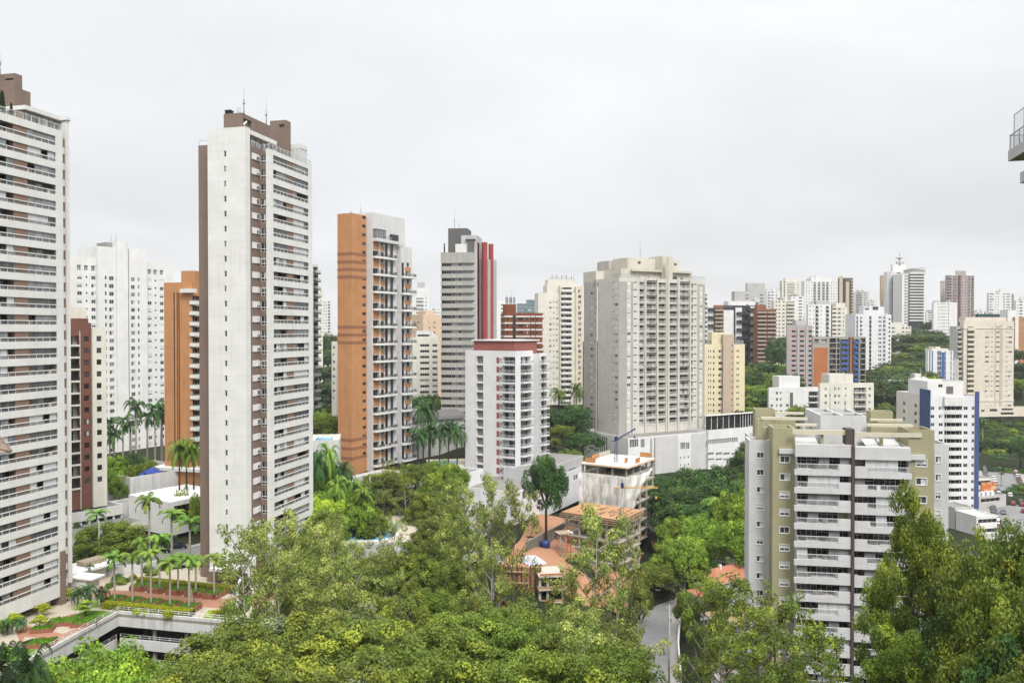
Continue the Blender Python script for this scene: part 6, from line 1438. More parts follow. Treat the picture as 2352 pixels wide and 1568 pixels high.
b = Bld('retaining_wall', 'tall bare white wall enclosing a terrace with blue tents', 297, 214, 55, 1, 'wall')
wl = b.ly(200); zt = b.zp(1096); b.bx(0, 20, 0, wl, 0, zt, GARW, par=1.2); b.bx(-6, 4, -4.5, -.02, 0, 5.2, GARW, par=.6); zT = zt + 1; b.finish()
TR = b
for i, (px, py, col, s_) in enumerate(((350, 1082, C(40, 70, 170, .8), 3), (335, 1090, C(50, 90, 190, .8), 2.4), (338, 1094, C(190, 60, 50, .8), 1.8))):
    p = P(px, py, 222); t = MB(); 
    for a in range(4):
        c0, c1 = a * math.pi / 2, (a + 1) * math.pi / 2; t.poly([(s_ * math.cos(c0), s_ * math.sin(c0), 2.2), (s_ * math.cos(c1), s_ * math.sin(c1), 2.2), (0, 0, 3.6)], plain('tent_%d' % i, col, .7)); t.bar((s_ * .95 * math.cos(c0), s_ * .95 * math.sin(c0), 0), (s_ * .95 * math.cos(c0), s_ * .95 * math.sin(c0), 2.2), .05, FRAME)
    o = t.build('canopy_tent', None, (p.x, p.y, p.z - 2.4)); tag(o, ['large blue canopy tent on the walled terrace', 'smaller blue canopy tent on the walled terrace', 'little red canopy tent in front of the blue ones'][i], 'tent')
# white walls and pool of the garden complex (seen through the trees)
b = Bld('pool_terrace', 'white pool terrace building behind the airy trees beside the central tower', 905, 185, 4, -15, 'terrace building')
zt = b.zp(1243); x0 = b.lx(716); b.bx(x0, 8, 0, 26, 0, zt, GARW, par=.2, roof=STONEP); 
POOL = glass_dark('pool_water', C(120, 190, 235, .7, 1), .05, .15, 1.2)
t = MB(); c = [(b.lx(840 + 62 * math.cos(a)) , 6.5 + 5.2 * math.sin(a)) for a in [k * math.pi / 10 for k in range(20)]]; t.prism(c, zt + .02, zt + .12, POOL); b.raw('pool', t)
t = MB(); c2 = [(b.lx(840 + 70 * math.cos(a)), 6.5 + 6.4 * math.sin(a)) for a in [k * math.pi / 10 for k in range(20)]]; t.prism(c2, zt - .1, zt + .018, WHITEP); b.raw('pool_rim', t)
t = MB(); t.box(b.lx(800), b.lx(905), 13, 13.4, zt - .2, zt + 1.4, plain('pale_blue_wall', C(196, 216, 232, .8), .7)); b.raw('pool_wall', t); b.finish()
b = Bld('terrace_building', 'white terrace with dark openings in front of the pool, half hidden by trees', 770, 165, 24, -14, 'terrace building')
zt = b.zp(1300); v = b.bx(b.lx(716), 14, 0, 18, 0, zt, GARW, par=.8); f = v.f[0]
for k in range(4): f.hole(2 + k * 5, 6 + k * 5, 8.2, 10.4, 1.2, DARKIN)
b.finish()
p = G(668, 1388, 0); b = Bld('glass_pavilion', 'small glass pavilion with white frame at the garden edge', 676, 128, 8, 0, 'pavilion')
t = MB(); t.box(0, 3.2, 0, 3, 3.0, 3.2, FRAME)
for x in (0, 3.1): 
    for y in (0, 2.9): t.box(x, x + .12, y, y + .12, 0, 3.0, FRAME)
b.raw('frame', t); t = MB(); t.box(.06, 3.14, .06, 2.94, .1, 2.95, glass_clear('pavilion_glass', C(150, 180, 190, .7), .5)); b.raw('pane', t); b.finish()
# podium of the red roofed white tower, long and low
b = Bld('podium_building', 'long low white building at the foot of the dusty red roofed tower', 1184, 231, 62, None, 'podium')
wl = b.ly(1000); zt = b.zp(1130); WR = b.lx(1345); v = b.bx(0, WR, 0, wl, 0, zt, WH2, par=.7); f = v.f[0]
for p, q, y0, y1, st_ in ((1200, 1208, 1128, 1148, 'g'), (1222, 1226, 1120, 1134, 'b'), (1232, 1238, 1110, 1126, 'g'), (1288, 1308, 1100, 1135, 'b'), (1318, 1328, 1092, 1104, 'b'), (1330, 1336, 1100, 1118, 'b')): pw(f, p, q, y0, y1, 2 if q - p > 9 else 1, st_)
b.bx(WR * .35, WR, .8, 14, zt - .8, zt + 3.4, GREYW, par=.4, part='upper_storey'); f2 = b.vols[-1].f[0]; pw(f2, 1306, 1322, 1078, 1092, 4, 'b')
b.bx(-14, -.02, 4, wl + 2, 0, zt - 6.5, GARW, par=.5, part='lower_wing'); b.bx(3, 12, wl - 10, wl - 1, zt - .8, zt + 3.6, WH2, par=.4, part='roof_block'); b.finish()
b = Bld('boundary_wall', 'stained concrete wall along the edge of the building site', 1212, 206, 62, None, 'wall')
zt = b.zp(1243); b.bx(0, 44, 0, .4, zt - 3.2, zt, wall('stained_wall', C(150, 144, 130, .7), 1, 'rough', .9, (.4, .38, .34, 1)), par=0); b.finish()
# walls and low building left of the duplex tower, clubhouse by its foot
b = Bld('retaining_wall', 'tall grey retaining wall behind the central tower with a pool terrace on top', 765, 236, 10, None, 'wall')
x0 = b.lx(700); zt = b.zp(1010); b.bx(x0, b.lx(778), 0, 14, 0, zt, GARW, par=.3, roof=STONEP); t = MB(); t.prism([(b.lx(722, 2), 2), (b.lx(762, 2), 2), (b.lx(765, 7), 7), (b.lx(730, 7), 7)], zt - .2, zt + .05, POOL); b.raw('pool', t); b.finish()
b = Bld('clubhouse', 'white clubhouse terraces at the foot of the orange duplex tower', 872, 246, 58, None, 'building')
zt = b.zp(1112); b.bx(0, 22, 0, b.ly(775), 0, zt, WHITEP, par=.9); f = b.vols[0].f[0]; cols(b, f, [('w', 876, 884, .5, 1.8, ['b']), ('w', 888, 899, .5, 1.8, ['b', 'g'])], zt - 3.8, 3.4, 2); b.bx(-8, -.02, -4, 16, 0, zt - 4.2, WHITEP, par=.9); b.finish()
b = Bld('low_building', 'grey hall with a curved dark roof beyond the palms by the grey tower', 1010, 300, 30, None, 'building')
zt = b.zp(962); b.bx(b.lx(950), 10, 0, 14, 0, zt, WG, par=0); t = MB(); x0 = b.lx(948)
for k in range(8): a0, a1 = math.pi * k / 8, math.pi * (k + 1) / 8; t.poly([(x0, 7 - 8 * math.cos(a0), zt + 2.6 * math.sin(a0)), (10.5, 7 - 8 * math.cos(a0), zt + 2.6 * math.sin(a0)), (10.5, 7 - 8 * math.cos(a1), zt + 2.6 * math.sin(a1)), (x0, 7 - 8 * math.cos(a1), zt + 2.6 * math.sin(a1))], DGREY)
b.raw('roof', t); b.finish()
b = Bld('pool_terrace', 'small blue pool terrace between the dark palms and the red roofed tower', 1060, 268, 10, None, 'terrace building')
zt = b.zp(1068); b.bx(b.lx(985), 6, 0, 14, 0, zt, WC, par=0, roof=STONEP); t = MB(); t.box(b.lx(1000), b.lx(1052), 3, 9, zt + .005, zt + .1, POOL); b.raw('pool', t); b.finish()
# ------------------------------------------------------------------ building under construction
EARTH = wall('red_earth', C(196, 140, 100, .78), .6, 'rough', .95, (.75, .7, .6, 1)); RAWC = wall('raw_concrete', C(208, 200, 184, .82), .8, 'rough'); CLAY = wall('clay_block', C(206, 132, 92, .85), .5, (.4, .2, (.8, .76, .7, 1)))
PLY = wall('formwork_ply', C(196, 146, 98, .85), .7, (2.4, 1.2, (.6, .5, .42, 1))); NEWSL = wall('fresh_slab', C(236, 234, 228, .84), .4, 'rough'); STEELG = plain('scaffold_steel', C(120, 116, 112, .6), .6); TIMB = plain('raw_timber', C(206, 170, 124, .75), .8); ORPLY = plain('orange_formwork', C(206, 138, 66, .8), .7)
t = MB(); qa = [Vector((-4, 191)), Vector((26, 184)), Vector((40, 240)), Vector((8, 246))]; NE = 26; k = t.mi(EARTH)
for j_ in range(NE + 1):
    for i_ in range(NE + 1):
        p = qa[0].lerp(qa[1], i_ / NE).lerp(qa[3].lerp(qa[2], i_ / NE), j_ / NE); t.v.append((p.x, p.y, terr(p.x, p.y) + .12))
for j_ in range(NE):
    for i_ in range(NE): q0 = j_ * (NE + 1) + i_; t.f.append((q0, q0 + 1, q0 + NE + 2, q0 + NE + 1)); t.m.append(k); t.sm.append(True)
tag(t.build('bare_earth'), kind='structure')
def scaff(t, T, u0, u1, z0, z1, o0, step=1.7, m=STEELG, seed=1):
    r = random.Random(seed); n = max(1, int((u1 - u0) / step))
    for i in range(n + 1):
        u = u0 + (u1 - u0) * i / n; t.bar(T(u, o0, z0), T(u, o0, z1), .05, m)
        if i < n:
            u2 = u0 + (u1 - u0) * (i + 1) / n
            for h in (.35, .75): t.bar(T(u, o0, z0 + (z1 - z0) * h), T(u2, o0, z0 + (z1 - z0) * h), .035, m)
            if r.random() < .7: t.bar(T(u, o0, z0), T(u2, o0, z1), .03, m)
def frame_block(b, wr, wl, ztop, zlow, fh, cstep, prop_top=True, seed=2):
    n = int((ztop - zlow) / fh); r = random.Random(seed)
    for k in range(n + 1):
        z = ztop - k * fh
        t = MB(); t.box(-.25, wr + .25, -.25, wl + .25, z - .28, z, RAWC if k else NEWSL); t.build('floor_slab', b.root)
        if k == n: break
        t = MB(); t.box(.0, wr, -.0, .35, z - .75, z - .281, RAWC); t.box(0, .35, .36, wl, z - .75, z - .281, RAWC); t.build('edge_beam', b.root)
        c = MB(); zb2 = z - fh
        nu, nv = max(2, round(wr / cstep)), max(2, round(wl / cstep))
        for i in range(nu + 1): x = wr * i / nu; b.parts.append(('column', geo(('ccol', fh), lambda h: [(None, (lambda t: (t.box(-.25, .25, 0, .5, .001, h - .29, RAWC), t)[1])(MB()))], fh), Matrix.Translation((max(.25, min(wr - .25, x)), .03, zb2)), (max(.25, min(wr - .25, x)), .03, zb2), 0, 2 - k * .01))
        for i in range(1, nv + 1): y = wl * i / nv - .5; b.parts.append(('column', geo(('ccol', fh), None), Matrix.Translation((.28, y, zb2)), (.28, y, zb2), 0, 2 - k * .01))
        inf = MB()                                   # clay block infill, set back
        for i in range(nu):
            if r.random() < .75 and k > 1: x0 = wr * i / nu + .4; inf.box(x0, x0 + wr / nu * r.choice([.35, .5, .8]), .9, 1.1, zb2 + .001, z - .3, CLAY)
        for i in range(nv):
            if r.random() < .5 and k > 1: y0 = wl * i / nv + .4; inf.box(.9, 1.1, y0, y0 + wl / nv * r.choice([.35, .6]), zb2 + .001, z - .3, CLAY)
        inf.box(wr * .5, wr * .5 + .2, 2, wl - 1, zb2 + .001, z - .3, RAWC); inf.box(3.5, wr - 2, wl * .55, wl * .55 + .2, zb2 + .001, z - .3, DARKIN)
        inf.build('block_wall', b.root)
b = Bld('construction_building', 'unfinished concrete tower wrapped in a torn white safety net', 1440, 234, 57, None, 'construction site')
wl = b.ly(1337); wr = b.lx(1502); zt = b.zp(1072); frame_block(b, wr, wl, zt, 1.0, 2.95, 5.0)
for i in range(5):                                    # props under the top slab
    pass
t = MB(); scaff(t, lambda u, o, z: (o, u, z), .3, wl, zt - 2.9, zt - .3, -.12, 1.5, STEELG, 4); scaff(t, lambda u, o, z: (u, o, z), .3, wr, zt - 2.9, zt - .3, -.12, 1.7, STEELG, 5); scaff(t, lambda u, o, z: (u, o, z), .3, wr, zt - 2.9, zt - .3, 1.5, 1.7, STEELG, 6); b.raw('scaffolding', t)
t = MB(); t.box(-.9, wr, -.9, -.26, zt - .4, zt - .3, TIMB); t.box(-.9, -.26, -.25, wl, zt - .4, zt - .3, TIMB); b.raw('work_platform', t)
NET = None
m_, t_, b_ = bsdf('safety_net', .8, .1); b_.inputs['Base Color'].default_value = C(246, 244, 238, 1.05)
tr_ = nd(t_, 'ShaderNodeBsdfTransparent'); ms_ = nd(t_, 'ShaderNodeMixShader'); t_.links.new(ramp(t_, noise_(t_, objvec(t_, 1.2, 1.2, .35), 1.1, 4), .3, .7,   .36, .74), ms_.inputs[0]); t_.links.new(tr_.outputs[0], ms_.inputs[1]); t_.links.new(b_.outputs[0], ms_.inputs[2]); t_.links.new(ms_.outputs[0], t_.nodes['Material Output'].inputs[0]); NET = m_
t = MB(); rr = random.Random(11)
path = [(-.7, wl + .4 - i * (wl + 1.1) / 30) for i in range(31)] + [(-.7 + (i + 1) * (wr * .8) / 24, -.7) for i in range(24)]
n = len(path); rows = 14; base = len(t.v); idx = t.mi(NET)
for j in range(rows + 1):
    for i, (x, y) in enumerate(path):
        top = zt - 2.8 - (0 if i < 31 else .12 * (i - 31) * .2); low = zt - 14.5 + 1.1 * math.sin(i * .55) + .6 * math.sin(i * 1.9) if i < 33 else zt - 13 + (i - 33) * .5
        z = top + (low - top) * j / rows; w_ = .35 * math.sin(i * 1.3) * (j / rows) + .25 * math.sin(i * .5 + j * .6) + .12 * math.sin(i * 2.7 + j)
        d = -.25 - w_ - .5 * math.sin(math.pi * j / rows)
        t.v.append((x + d, y, z) if i < 31 else (x, y + d, z))
for j in range(rows):
    for i in range(n - 1): a = base + j * n + i; t.f.append((a, a + 1, a + n + 1, a + n)); t.m.append(idx); t.sm.append(True)
b.raw('safety_net', t)
for k, (x, y, dx, dy) in enumerate(((1, wl - 4, .1, 3.5), (6, wl - .3, 5, .1), (wr * .55, wl - .2, 8, .1), (wr - .3, .5, .1, 4), (wr * .35, .3, 3.2, .1), (wr * .3, 3.4, 2.2, .1))):
    t = MB(); t.box(x, x + dx, y, y + dy, zt + .001, zt + 1.5, ORPLY if k != 2 else RAWC); t.build('formwork_panel', b.root)
t = MB()
for k in range(26): x, y = rr.uniform(1, wr - 1), rr.uniform(1, wl - 1); t.bar((x, y, zt), (x, y, zt + rr.uniform(.8, 2.2)), .05, STEELG)
b.raw('starter_bars', t)
b.finish(); CB = b; CB.zt = zt; CB.wr, CB.wl = wr, wl
# lower front block
b = Bld('construction_building', 'lower unfinished block with a brown plywood deck in front of the netted tower', 1424, 209, 57, None, 'construction site')
wl = b.ly(1298); zt = b.zp(1193); wr = min(b.lx(1442), 14) if b.lx(1442) > 3 else 10
wr = max(wr, 13); frame_block(b, wr, wl, zt, .5, 3.0, 4.5, seed=5)
t = MB(); rr = random.Random(5)
t.box(-.8, wr + .5, -.8, wl + .8, zt + .001, zt + .12, PLY)
for k in range(70): x, y = rr.uniform(0, wr - 3), rr.uniform(0, wl - 3); t.box(x, x + rr.choice([.15, 3.2]), y, y + .15 if rr.random() < .5 else y + .2, zt + .121, zt + rr.uniform(.2, .4), rr.choice([TIMB, PLY, STEELG, PLY]))
b.raw('plywood_deck', t)
t = MB()
for z in (zt - .35, zt - .9, zt - 1.5): t.box(-1.3, wr + .3, -1.2, -1.0, z, z + .15, TIMB); t.box(-1.3, -1.1, -.9, wl + 1, z, z + .15, TIMB)
scaff(t, lambda u, o, z: (o, u, z), .3, wl, zt - 2.9, zt - .2, -.9, 1.3, STEELG, 7); scaff(t, lambda u, o, z: (u, o, z), .3, wr, zt - 2.9, zt - .2, -.9, 1.4, STEELG, 8); scaff(t, lambda u, o, z: (o, u, z), .3, wl, zt - 2.9, zt - .2, .6, 1.3, TIMB, 9)
b.raw('scaffolding', t)
b.finish(); LB = b; LB.zt = zt
# cranes and hoist
def crane(name, label, loc, hm, jib, rz, mcol, tilt=0.0, jcol=None):
    r = empty(name, loc, rz); tag(r, label, 'crane'); t = MB(); s = .35; jm = jcol or mcol
    for sx in (-s, s):
        for sy in (-s, s): t.bar((sx, sy, 0), (sx, sy, hm), .06, mcol)
    n = int(hm / .8)
    for k in range(n):
        z0, z1 = hm * k / n, hm * (k + 1) / n
        t.bar((-s, -s, z0), (s, -s, z1), .035, mcol); t.bar((s, s, z0), (-s, s, z1), .035, mcol); t.bar((-s, s, z0), (-s, -s, z1), .035, mcol); t.bar((s, -s, z0), (s, s, z1), .035, mcol)
    t.build('mast', r)
    t = MB(); t.bar((0, 0, hm), (jib, 0, hm + tilt), .14, jm); t.bar((0, 0, hm + .5), (jib, 0, hm + tilt + .3), .1, jm); t.bar((-2, 0, hm), (0, 0, hm), .16, jm)
    for k in range(int(jib)): t.bar((k, 0, hm + tilt * k / jib), (k + .5, 0, hm + .5 + tilt * k / jib), .05, jm)
    t.build('jib', r); t = MB(); t.box(-.4, .4, -.4, .4, hm, hm + 1.2, BLUEC); t.bar((0, 0, hm + 1.2), (0, 0, hm + 2.4), .1, BLUEC); t.build('cab', r)
    t = MB(); t.bar((jib * .95, 0, hm + tilt), (jib * .95, 0, hm + tilt - 2.2), .03, FRAMED); t.box(jib * .95 - .25, jib * .95 + .25, -.2, .2, hm + tilt - 2.8, hm + tilt - 2.2, jm); t.build('hook', r)
    return r
BLUEC = plain('crane_blue', C(50, 70, 120, .7), .5); YELC = plain('crane_yellow', C(236, 180, 50, .8), .5); WHC = plain('crane_white', C(225, 225, 215, .8), .5)
p = CB.w2((6.0, CB.wl * .42)); crane('mini_crane', 'small blue crane on the white top slab of the unfinished tower', (p.x, p.y, CB.zb + CB.zt), 6.6, 8, R_(35), BLUEC, 3.0)
p = P(1429, 1198, 213); crane('mini_crane', 'small crane with yellow jib on the brown plywood deck', (p.x, p.y, LB.zb + LB.zt), 7.6, 9.5, R_(-3), WHC, 0, YELC)
p = P(1499, 1260, 256); r = empty('hoist_tower', (p.x, p.y, -17)); tag(r, 'slim lattice hoist mast along the right side of the unfinished tower', 'hoist'); hm = zof(1005, p.y) + 17; t = MB()
for sx in (-.6, .6):
    for sy in (-.6, .6): t.bar((sx, sy, 0), (sx, sy, hm), .08, STEELG)
for k in range(int(hm / 1.4)):
    z = k * 1.4; t.bar((-.6, -.6, z), (.6, -.6, z + 1.4), .05, STEELG); t.bar((-.6, -.6, z), (.6, -.6, z), .05, STEELG); t.bar((-.6, .6, z), (-.6, -.6, z + 1.4), .05, STEELG)
t.build('mast', r); t = MB(); t.box(-.9, .9, -2.2, -.7, 6, 8.6, plain('hoist_red', C(150, 60, 50, .7), .6)); t.build('hoist_cage', r)
# site shed, soldier-pile wall, tarpaulin, water tank, scaffold stair
p = P(1530, 1235, 246); b = Bld('site_shed', 'site shed with pale sheet roofs right of the unfinished tower', 1500, 243, 20, None, 'shed')
t = MB(); zt = b.zp(1218); t.poly([(0, 0, zt), (9, 0, zt - .6), (9, 9, zt + .4), (0, 9, zt + 1)], RIBBED); b.raw('roof_sheet', t); b.bx(.3, 8.6, .3, 8.6, 0, zt - .7, DGREY, par=0); t = MB(); t.poly([(-2, -4, zt - 4), (6, -4, zt - 4.6), (7, -.2, zt - 3.6), (-1, -.2, zt - 3)], plain('red_sheet', C(150, 92, 78, .7), .7)); b.raw('lower_roof', t); b.finish()
b = Bld('retaining_wall', 'orange earth retaining wall with dark steel soldier piles and timber walers', 1155, 190, -8, None, 'retaining wall')
zt = b.zp(1300); x1 = b.lx(1243); b.bx(0, x1, 0, 1.5, 0, zt, EARTH, par=0, part='earth_wall')
for k in range(9): t = MB(); x = .3 + (x1 - .6) * k / 8; t.box(x - .12, x + .12, -.3, -.01, 0, zt + .7 - (k % 3) * .3, plain('rusty_steel', C(112, 70, 54, .7), .8)); t.build('soldier_pile', b.root)
for z in (zt - 1.2, zt - 3.8): t = MB(); t.box(0, x1 * .7, -.6, -.31, z, z + .3, TIMB); t.build('waler', b.root)
b.finish()
b = Bld('retaining_wall', 'dark red sloping timber wall edging the wood left of the site', 1075, 192, -62, None, 'retaining wall'); t = MB(); t.prism([(0, 0), (26, 0), (26, .3), (0, .3)], 0, 4.5, plain('dark_red_timber', C(112, 58, 46, .65), .8)); b.raw('wall', t); b.finish()
t = MB(); rr = random.Random(8); p = G(1222, 1288, -6.3); TARP = wall('white_tarpaulin', C(226, 228, 236, .84), .8, 'rough', .5, (.4, .45, .75, 1))
gx, gy = 10, 8; base = 0
for j in range(gy + 1):
    for i in range(gx + 1): u, v_ = i / gx * 2 - 1, j / gy * 2 - 1; t.v.append((u * 2.4, v_ * 3.4, max(0, 1.3 * (1 - u * u) * (1 - v_ * v_) ** .6 + rr.uniform(-.45, .45)) - .1))
k = t.mi(TARP)
for j in range(gy):
    for i in range(gx): a = j * (gx + 1) + i; t.f.append((a, a + 1, a + gx + 2, a + gx + 1)); t.m.append(k); t.sm.append(False)
o = t.build('tarpaulin_pile', None, tuple(p), .5); tag(o, 'heap covered by a crumpled white tarpaulin at the top of the earth wall', 'tarpaulin')
BLT = plain('tank_blue', C(40, 62, 130, .75), .4, .4); p = G(1252, 1258, -6.9); t = MB(); t.tube([(0, 0, 0), (0, 0, .3), (0, 0, 1.4), (0, 0, 1.9), (0, 0, 2.0)], [1.15, 1.3, 1.35, 1.2, .7], BLT, 14); o = t.build('water_tank', None, tuple(p)); tag(o, 'round blue water tank standing on the red earth of the site', 'water tank')
p = G(1287, 1300, -10.5); r = empty('stair_tower', tuple(p), .4); tag(r, 'red and white scaffold stair tower at the left corner of the site', 'scaffold'); t = MB(); ORS = plain('scaffold_orange', C(206, 100, 62, .7), .6)
for sx in (0, 3):
    for sy in (0, 2): t.bar((sx, sy, 0), (sx, sy, 8.5), .1, ORS if sx else FRAMEG)
for k in range(5): 
    z = k * 1.8; t.bar((0, 0, z), (3, 0, z + 1.8), .06, ORS); t.bar((3, 0, z), (0, 0, z + 1.8), .06, FRAMEG); t.bar((0, 0, z), (3, 0, z), .06, ORS); t.bar((0, 0, z), (0, 2, z + 1.8), .06, ORS)
t.build('scaffolding', r); t = MB(); t.box(-.4, 3.6, -.5, 2.4, 8.5, 8.6, FRAME)
for k in range(8): t.box(k * .42 - .2, k * .42 - .05, -1.5, 3, 8.61, 8.7, TIMB)
t.build('timber_platform', r)
b = Bld('construction_building', 'low concrete floors with planted ledges at the left foot of the site', 1282, 186, 8, None, 'construction site')
wr = 15; x0 = b.lx(1238); zt = b.zp(1322)
for k in range(4): t = MB(); z = zt - 3.1 * k; t.box(x0, 2, 0, 8, z - .3, z, RAWC); t.box(x0 + .3, 1.6, .3, .6, z + .001, z + .5, PLY if k else CLAY); t.build('floor_slab', b.root)
for k in range(3):
    for x in (x0 + .4, x0 / 2, 1.4): t = MB(); t.box(x - .3, x + .3, .8, 1.3, zt - 3.1 * (k + 1) + .001, zt - 3.1 * k - .31, RAWC); t.build('column', b.root)
t = MB(); t.box(x0 + .5, 1.8, 3, 3.2, 0, zt - .31, DARKIN); b.raw('block_wall', t); b.finish()
# ------------------------------------------------------------------ houses by the street
def house(label, xc, d, yaw, wx, wy, zr, rise, mroof, mwall, hip=True, nm='house'):
    b = Bld(nm, label, xc, d, yaw, None, 'house'); z = zr - b.zb; b.bx(0, wx, 0, wy, 0, z, mwall, par=0); f = b.vols[0].f
    for fc in (f[0], f[3]):
        n = max(1, int(fc.w / 4))
        for i in range(n): u = fc.w * (i + .5) / n - .7; fc.hole(u, u + 1.4, z - 2.2, z - .9, .15); b.part('window', kwin(1.4, 1.3, 'g', FRAME, .15), fc, u, z - 2.2)
    t = MB(); o = .6; q = [(-o, -o), (wx + o, -o), (wx + o, wy + o), (-o, wy + o)]; h = min(wx, wy) / 2 if hip else .01
    if wx > wy: r0, r1 = (-o + h, wy / 2), (wx + o - h, wy / 2)
    else: r0, r1 = (wx / 2, -o + h), (wx / 2, wy + o - h)
    zt = z + rise
    A = lambda p, zz_: (p[0], p[1], zz_)
    if wx > wy: fs = [[A(q[0], z), A(q[1], z), A(r1, zt), A(r0, zt)], [A(q[1], z), A(q[2], z), A(r1, zt)], [A(q[2], z), A(q[3], z), A(r0, zt), A(r1, zt)], [A(q[3], z), A(q[0], z), A(r0, zt)]]
    else: fs = [[A(q[0], z), A(q[1], z), A(r0, zt)], [A(q[1], z), A(q[2], z), A(r1, zt), A(r0, zt)], [A(q[2], z), A(q[3], z), A(r1, zt)], [A(q[3], z), A(q[0], z), A(r0, zt), A(r1, zt)]]
    for p in fs: t.poly([(x, y, zz_ + .05) for x, y, zz_ in p], mroof); t.poly([(x, y, zz_ - .06) for x, y, zz_ in p[::-1]], FRAME)
    for i in range(4): a, c = q[i], q[(i + 1) % 4]; t.poly([(a[0], a[1], z - .06), (c[0], c[1], z - .06), (c[0], c[1], z + .05), (a[0], a[1], z + .05)], FRAME)
    o = t.build('roof', b.root); t = MB(); t.box(wx * .3, wx * .3 + .6, wy * .4, wy * .4 + .6, z + rise * .4, zt + .7, WHITEP); t.build('chimney', o); b.finish(); return b
TILEG = wall('grey_roof_tile', C(128, 116, 106, .6), .8, (.3, .35, (.7, .68, .66, 1)))
house('house with a dark grey tiled hip roof right of the street', 1642, 214, 12, 11, 9, -10.5, 2.2, TILEG, WC)
house('house with a terracotta roof and pale blue gable beside the olive building', 1650, 194, 32, 13, 7, -10.8, 2.6, TERRA, wall('pale_blue_render', C(200, 212, 222, .8), .3))
house('low garage with a terracotta roof at the street corner', 1612, 190, 20, 6, 5, -12.6, 1.4, TERRA, WHITEP)
house('house with sand coloured roof tiles hidden by the airy tree', 1662, 168, 10, 10, 8, -11.5, 2.0, wall('sand_tile', C(220, 190, 140, .75), .5, (.3, .35, (.75, .72, .68, 1))), WHITEP)
house('dark roofed shed under the palm behind the houses', 1690, 232, 5, 9, 7, -9.8, 1.2, DGREY, DIRTC)
b = Bld('pool_terrace', 'small walled swimming pool with a blue mosaic floor left of the olive building', 1676, 150, -6, None, 'pool'); 
zt = -16.6 - b.zb; t = MB(); t.box(-2, 14, -2, 9, zt - 1.5, zt, STONEP); b.raw('terrace', t); t = MB(); t.box(0, 9, .5, 6, zt + .005, zt + .08, glass_dark('pool_mosaic', C(80, 120, 210, .7, 1), .08, .4, .5)); b.raw('pool', t)
t = MB(); t.box(-2.2, 14.2, 9.01, 9.3, zt - 1.5, zt + 2.6, WHITEP); t.box(-2.5, -2.21, -2, 9, zt - 1.5, zt + 2.4, WHITEP); b.raw('pool_wall', t); b.finish()
wall_thing('boundary_wall', 'white garden wall along the right side of the street', [(v.x + 5.8, v.y) for v in STREET[6:22:4]], -17.6, 2.4, WHITEP)
# ------------------------------------------------------------------ cars
TYRE = plain('tyre_rubber', (.012, .012, .012, 1), .9); CHROME = plain('wheel_rim', (.45, .45, .46, 1), .35, .5, .6)
LAMP = plain('headlight_glass', (.7, .7, .7, 1), .15, .6); TAIL = plain('tail_light', (.35, .02, .015, 1), .2, .5)
def paint(n, c): 
    m = plain('paint_' + n, c, .25, .6, 0, .02); return m
PAINTS = {'black': paint('black', (.012, .012, .014, 1)), 'white': paint('white', (.75, .75, .75, 1)), 'silver': paint('silver', (.42, .43, .44, 1)), 'grey': paint('grey', (.09, .095, .1, 1)), 'navy': paint('navy', (.02, .025, .05, 1)), 'red': paint('red', (.2, .02, .02, 1))}
WHL = MB(); WHL.tube([(0, -.11, 0), (0, .11, 0)], [.31, .31], TYRE, 14); RIM = MB(); RIM.tube([(0, -.12, 0), (0, .12, 0)], [.19, .19], CHROME, 10)
WHL_M, RIM_M = WHL.mesh('wheel'), RIM.mesh('rim')
CARM = {}
def car_meshes(col):
    if col in CARM: return CARM[col]
    m = PAINTS[col]; bo = MB(); prof = [(-2.05, .32), (-2.08, .62), (-2.0, .9), (-1.1, .96), (1.0, .92), (1.85, .8), (2.08, .62), (2.05, .32)]
    def hull(pr, w0, w1, mat, mb, zsplit):
        n = len(pr)
        for s in (-1, 1):
            pts = [(x, s * (w0 if z < zsplit else w1), z) for x, z in pr]; mb.poly(pts if s < 0 else pts[::-1], mat)
        for i in range(n):
            (x0, z0), (x1, z1) = pr[i], pr[(i + 1) % n]; a0 = w0 if z0 < zsplit else w1; a1 = w0 if z1 < zsplit else w1
            mb.poly([(x0, a0, z0), (x1, a1, z1), (x1, -a1, z1), (x0, -a0, z0)], mat)
    hull(prof, .86, .82, m, bo, .8); roof = [(-1.7, .94), (-1.35, 1.42), (-.9, 1.48), (.35, 1.46), (1.15, .93)]; hull([(-1.35, 1.42), (-.9, 1.49), (.3, 1.47), (.42, 1.40), (-1.38, 1.38)], .6, .6, m, bo, 9)
    g = MB(); hull([(-1.72, .93), (-1.36, 1.39), (.40, 1.41), (1.18, .92)], .78, .61, GLB, g, 1.2)
    for s in (-1, 1):
        for x in (-.55, .1): bo.tube([(x - .05, s * .79, .93), (x, s * .615, 1.4)], [.045, .04], m, 4)
    h1, h2 = MB(), MB(); h1.box(1.9, 2.07, -.2, .2, -.09, .09, LAMP); h2.box(-2.1, -1.95, -.16, .16, -.12, .12, TAIL)
    CARM[col] = (bo.mesh('body'), g.mesh('car_window'), h1.mesh('headlight'), h2.mesh('tail_light')); return CARM[col]
def car(col, loc, rz, label, group=None, s=1.0):
    r = empty('car', loc, rz); tag(r, label, 'car', group); me = car_meshes(col); r.scale = (s, s, s)
    inst(me[0], 'body', r); inst(me[1], 'car_window', r)
    for y in (-.6, .6): inst(me[2], 'headlight', r, (0, y, .68)); inst(me[3], 'tail_light', r, (0, y, .74))
    for x in (-1.3, 1.3):
        for y in (-.78, .78): w = inst(WHL_M, 'wheel', r, (x, y, .31)); inst(RIM_M, 'rim', w)
    return r
def cg(x, y, z): p = G(x, y, z); return (p.x, p.y, z)
ld = math.atan2(8, 46)
